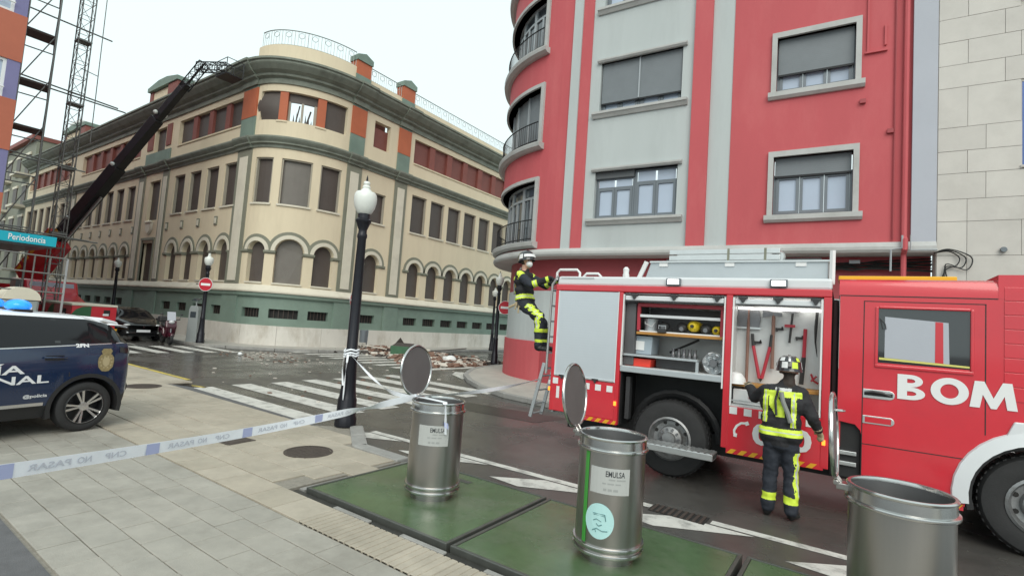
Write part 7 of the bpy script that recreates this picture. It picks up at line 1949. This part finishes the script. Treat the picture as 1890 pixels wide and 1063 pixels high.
mb = MB(); mb.tube([V3(1.40, -.632, 1.40), V3(1.42, -.645, 1.30), V3(1.47, -.650, 1.18), V3(1.50, -.645, 1.08)], .024, 8); o = mb.build('harness_strap', 'strap_grey', f2, smooth=True)
mb = MB(); mb.tube([V3(1.37, -.60, 1.44), V3(1.345, -.63, 1.30), V3(1.36, -.64, 1.14)], .014, 6); mb.build('harness_strap', 'helmet_dark', f2, smooth=True)
mb = MB(); mb.add([V3(1.335 + .13 * k / 4, -.585 + abs(.13 * k / 4 - .065) * .12, z) for k in range(5) for z in (1.415, 1.438)], [(2 * k, 2 * k + 2, 2 * k + 3, 2 * k + 1) for k in range(4)]); mb.build('name_strip', 'reflect_white', f2)

# --- climbing the rear ladder
f1 = bpy.data.objects.new('person', None); COL.objects.link(f1); f1.matrix_basis = FEW @ Matrix.Translation((-2.45, .28, 1.5))
tag(f1, 'masked firefighter in dark turnout gear climbing the ladder at the engine rear', 'person')
V1 = lambda u, y, z: (u + 2.45, y - .28, z - 1.5)
hd = V1(-2.60, .27, 3.02)
sg = [(V1(-2.58, .18, 2.36), V1(-2.58, .38, 2.36), .125, .125, 'torso'), (V1(-2.61, .19, 2.52), V1(-2.61, .37, 2.52), .12, .12, 'torso'), (V1(-2.63, .16, 2.68), V1(-2.63, .40, 2.68), .12, .12, 'torso'), (V1(-2.62, .16, 2.76), V1(-2.62, .40, 2.76), .095, .095, 'torso'),
      (V1(-2.59, .28, 2.30), V1(-2.63, .28, 2.70), .135, .13, 'torso'), (V1(-2.62, .28, 2.80), V1(-2.61, .28, 2.88), .08, .065, 'torso')]
sg += [(V1(-2.61, .11, 2.765), V1(-2.34, .05, 2.60), .082, .066, 'armR'), (V1(-2.34, .05, 2.60), V1(-2.06, .12, 2.715), .064, .050, 'foreR'),
       (V1(-2.61, .45, 2.765), V1(-2.34, .53, 2.64), .082, .066, 'armL'), (V1(-2.34, .53, 2.64), V1(-2.06, .44, 2.73), .064, .050, 'foreL')]
sg += [(V1(-2.57, .19, 2.30), V1(-2.19, .12, 2.09), .115, .088, 'legR'), (V1(-2.19, .12, 2.09), V1(-2.19, .14, 1.66), .088, .068, 'shinR'), (V1(-2.20, .14, 1.63), V1(-2.20, .14, 1.585), .058, .050, 'boot'), (V1(-2.20, .14, 1.585), V1(-2.05, .15, 1.575), .050, .040, 'boot')]
sg += [(V1(-2.57, .37, 2.29), V1(-2.28, .42, 1.98), .115, .086, 'legL'), (V1(-2.28, .42, 1.98), V1(-2.22, .40, 1.64), .086, .068, 'shinL'), (V1(-2.22, .40, 1.63), V1(-2.21, .40, 1.585), .058, .050, 'boot'), (V1(-2.21, .40, 1.585), V1(-2.06, .39, 1.575), .050, .040, 'boot')]
hf = (1, -.25, .12)
head_segs(sg, hd, hf, (.25, 1, 0))
hand(sg, V1(-2.06, .12, 2.715), (1, -.1, .25), (-.2, 0, 1), (0, 1, 0), 1.0); hand(sg, V1(-2.06, .44, 2.73), (1, .1, .2), (-.2, 0, 1), (0, -1, 0), 1.0)
def rule1(c, tg, t, n):
    x, y, z = c.x - 2.45, c.y + .28, c.z + 1.5
    if tg in ('head', 'neck'): return 'skin' if x > -2.60 or tg == 'neck' else 'hair'
    if tg == 'hand': return 'turnout'
    if tg == 'boot': return 'boot'
    if tg == 'torso':
        if abs(z - 2.40 - (x + 2.6) * .25) < .042: return 'silver_band' if abs(z - 2.40 - (x + 2.6) * .25) < .008 else 'hi_vis'
        if z < 2.34: return 'trousers'
        if x < -2.66 and (.18 < y < .235 or .33 < y < .385) and z < 2.78: return 'hi_vis'
        if x < -2.68 and z < 2.78 and n.y < -.3 and abs((z * 8.3) % 1 - .5) < .28: return 'hi_vis'
        return 'turnout'
    if tg in ('armR', 'armL') and t < .22: return 'hi_vis' if n.x > -.2 else 'turnout'
    if tg in ('foreR', 'foreL'):
        if .10 < t < .36 or .86 < t < 1.: return 'silver_band' if (.21 < t < .25) else 'hi_vis'
        return 'turnout'
    if tg in ('legR', 'legL'):
        if t > .35 and ((tg == 'legR' and n.y < -.25) or (tg == 'legL' and n.y > .25)) and .05 < n.z < .75: return 'silver_band' if .33 < n.z < .45 else 'hi_vis'
    if tg in ('shinR', 'shinL'):
        if 1.84 < z < 1.90 or 1.68 < z < 1.72: return 'hi_vis'
        if z > 1.86 and ((tg == 'shinR' and n.y < -.82) or (tg == 'shinL' and n.y > .82)): return 'silver_band' if abs(n.x) < .12 else 'hi_vis'
    return 'trousers'
figure(f1, sg, rule1)
helmet(f1, (hd[0] - .005, hd[1], hd[2] + .055), (1, -.25, .16), white=True)
eyes(f1, hd, hf, (.25, 1, 0))
mb = MB(); mf = Vector(hf).normalized(); mc = Vector(hd) + mf * .075 - Vector((0, 0, .055)); mb.sphere(mc, (.055, .06, .058), 14, 9); mb.build('face_mask', 'reflect_white', f1, smooth=True)
mb = MB()
for k, (du, dz) in enumerate(((0, -.02), (.05, -.10), (-.05, -.14), (.02, -.2), (-.08, -.08))): mb.tube([V1(-2.60 + du * .3, .10, 2.33), V1(-2.60 + du, .085, 2.33 + dz)], .014, 6)
mb.tube([V1(-2.64, .10, 2.28), V1(-2.78, .10, 2.22)], .022, 6); mb.build('belt_gear', 'glove', f1, smooth=True)
mb = MB(); mb.tube([V1(-2.68, .25, 2.92), V1(-2.73, .22, 2.78), V1(-2.77, .2, 2.62), V1(-2.73, .16, 2.45)], .014, 6); mb.build('hose_strap', 'strap_grey', f1, smooth=True)
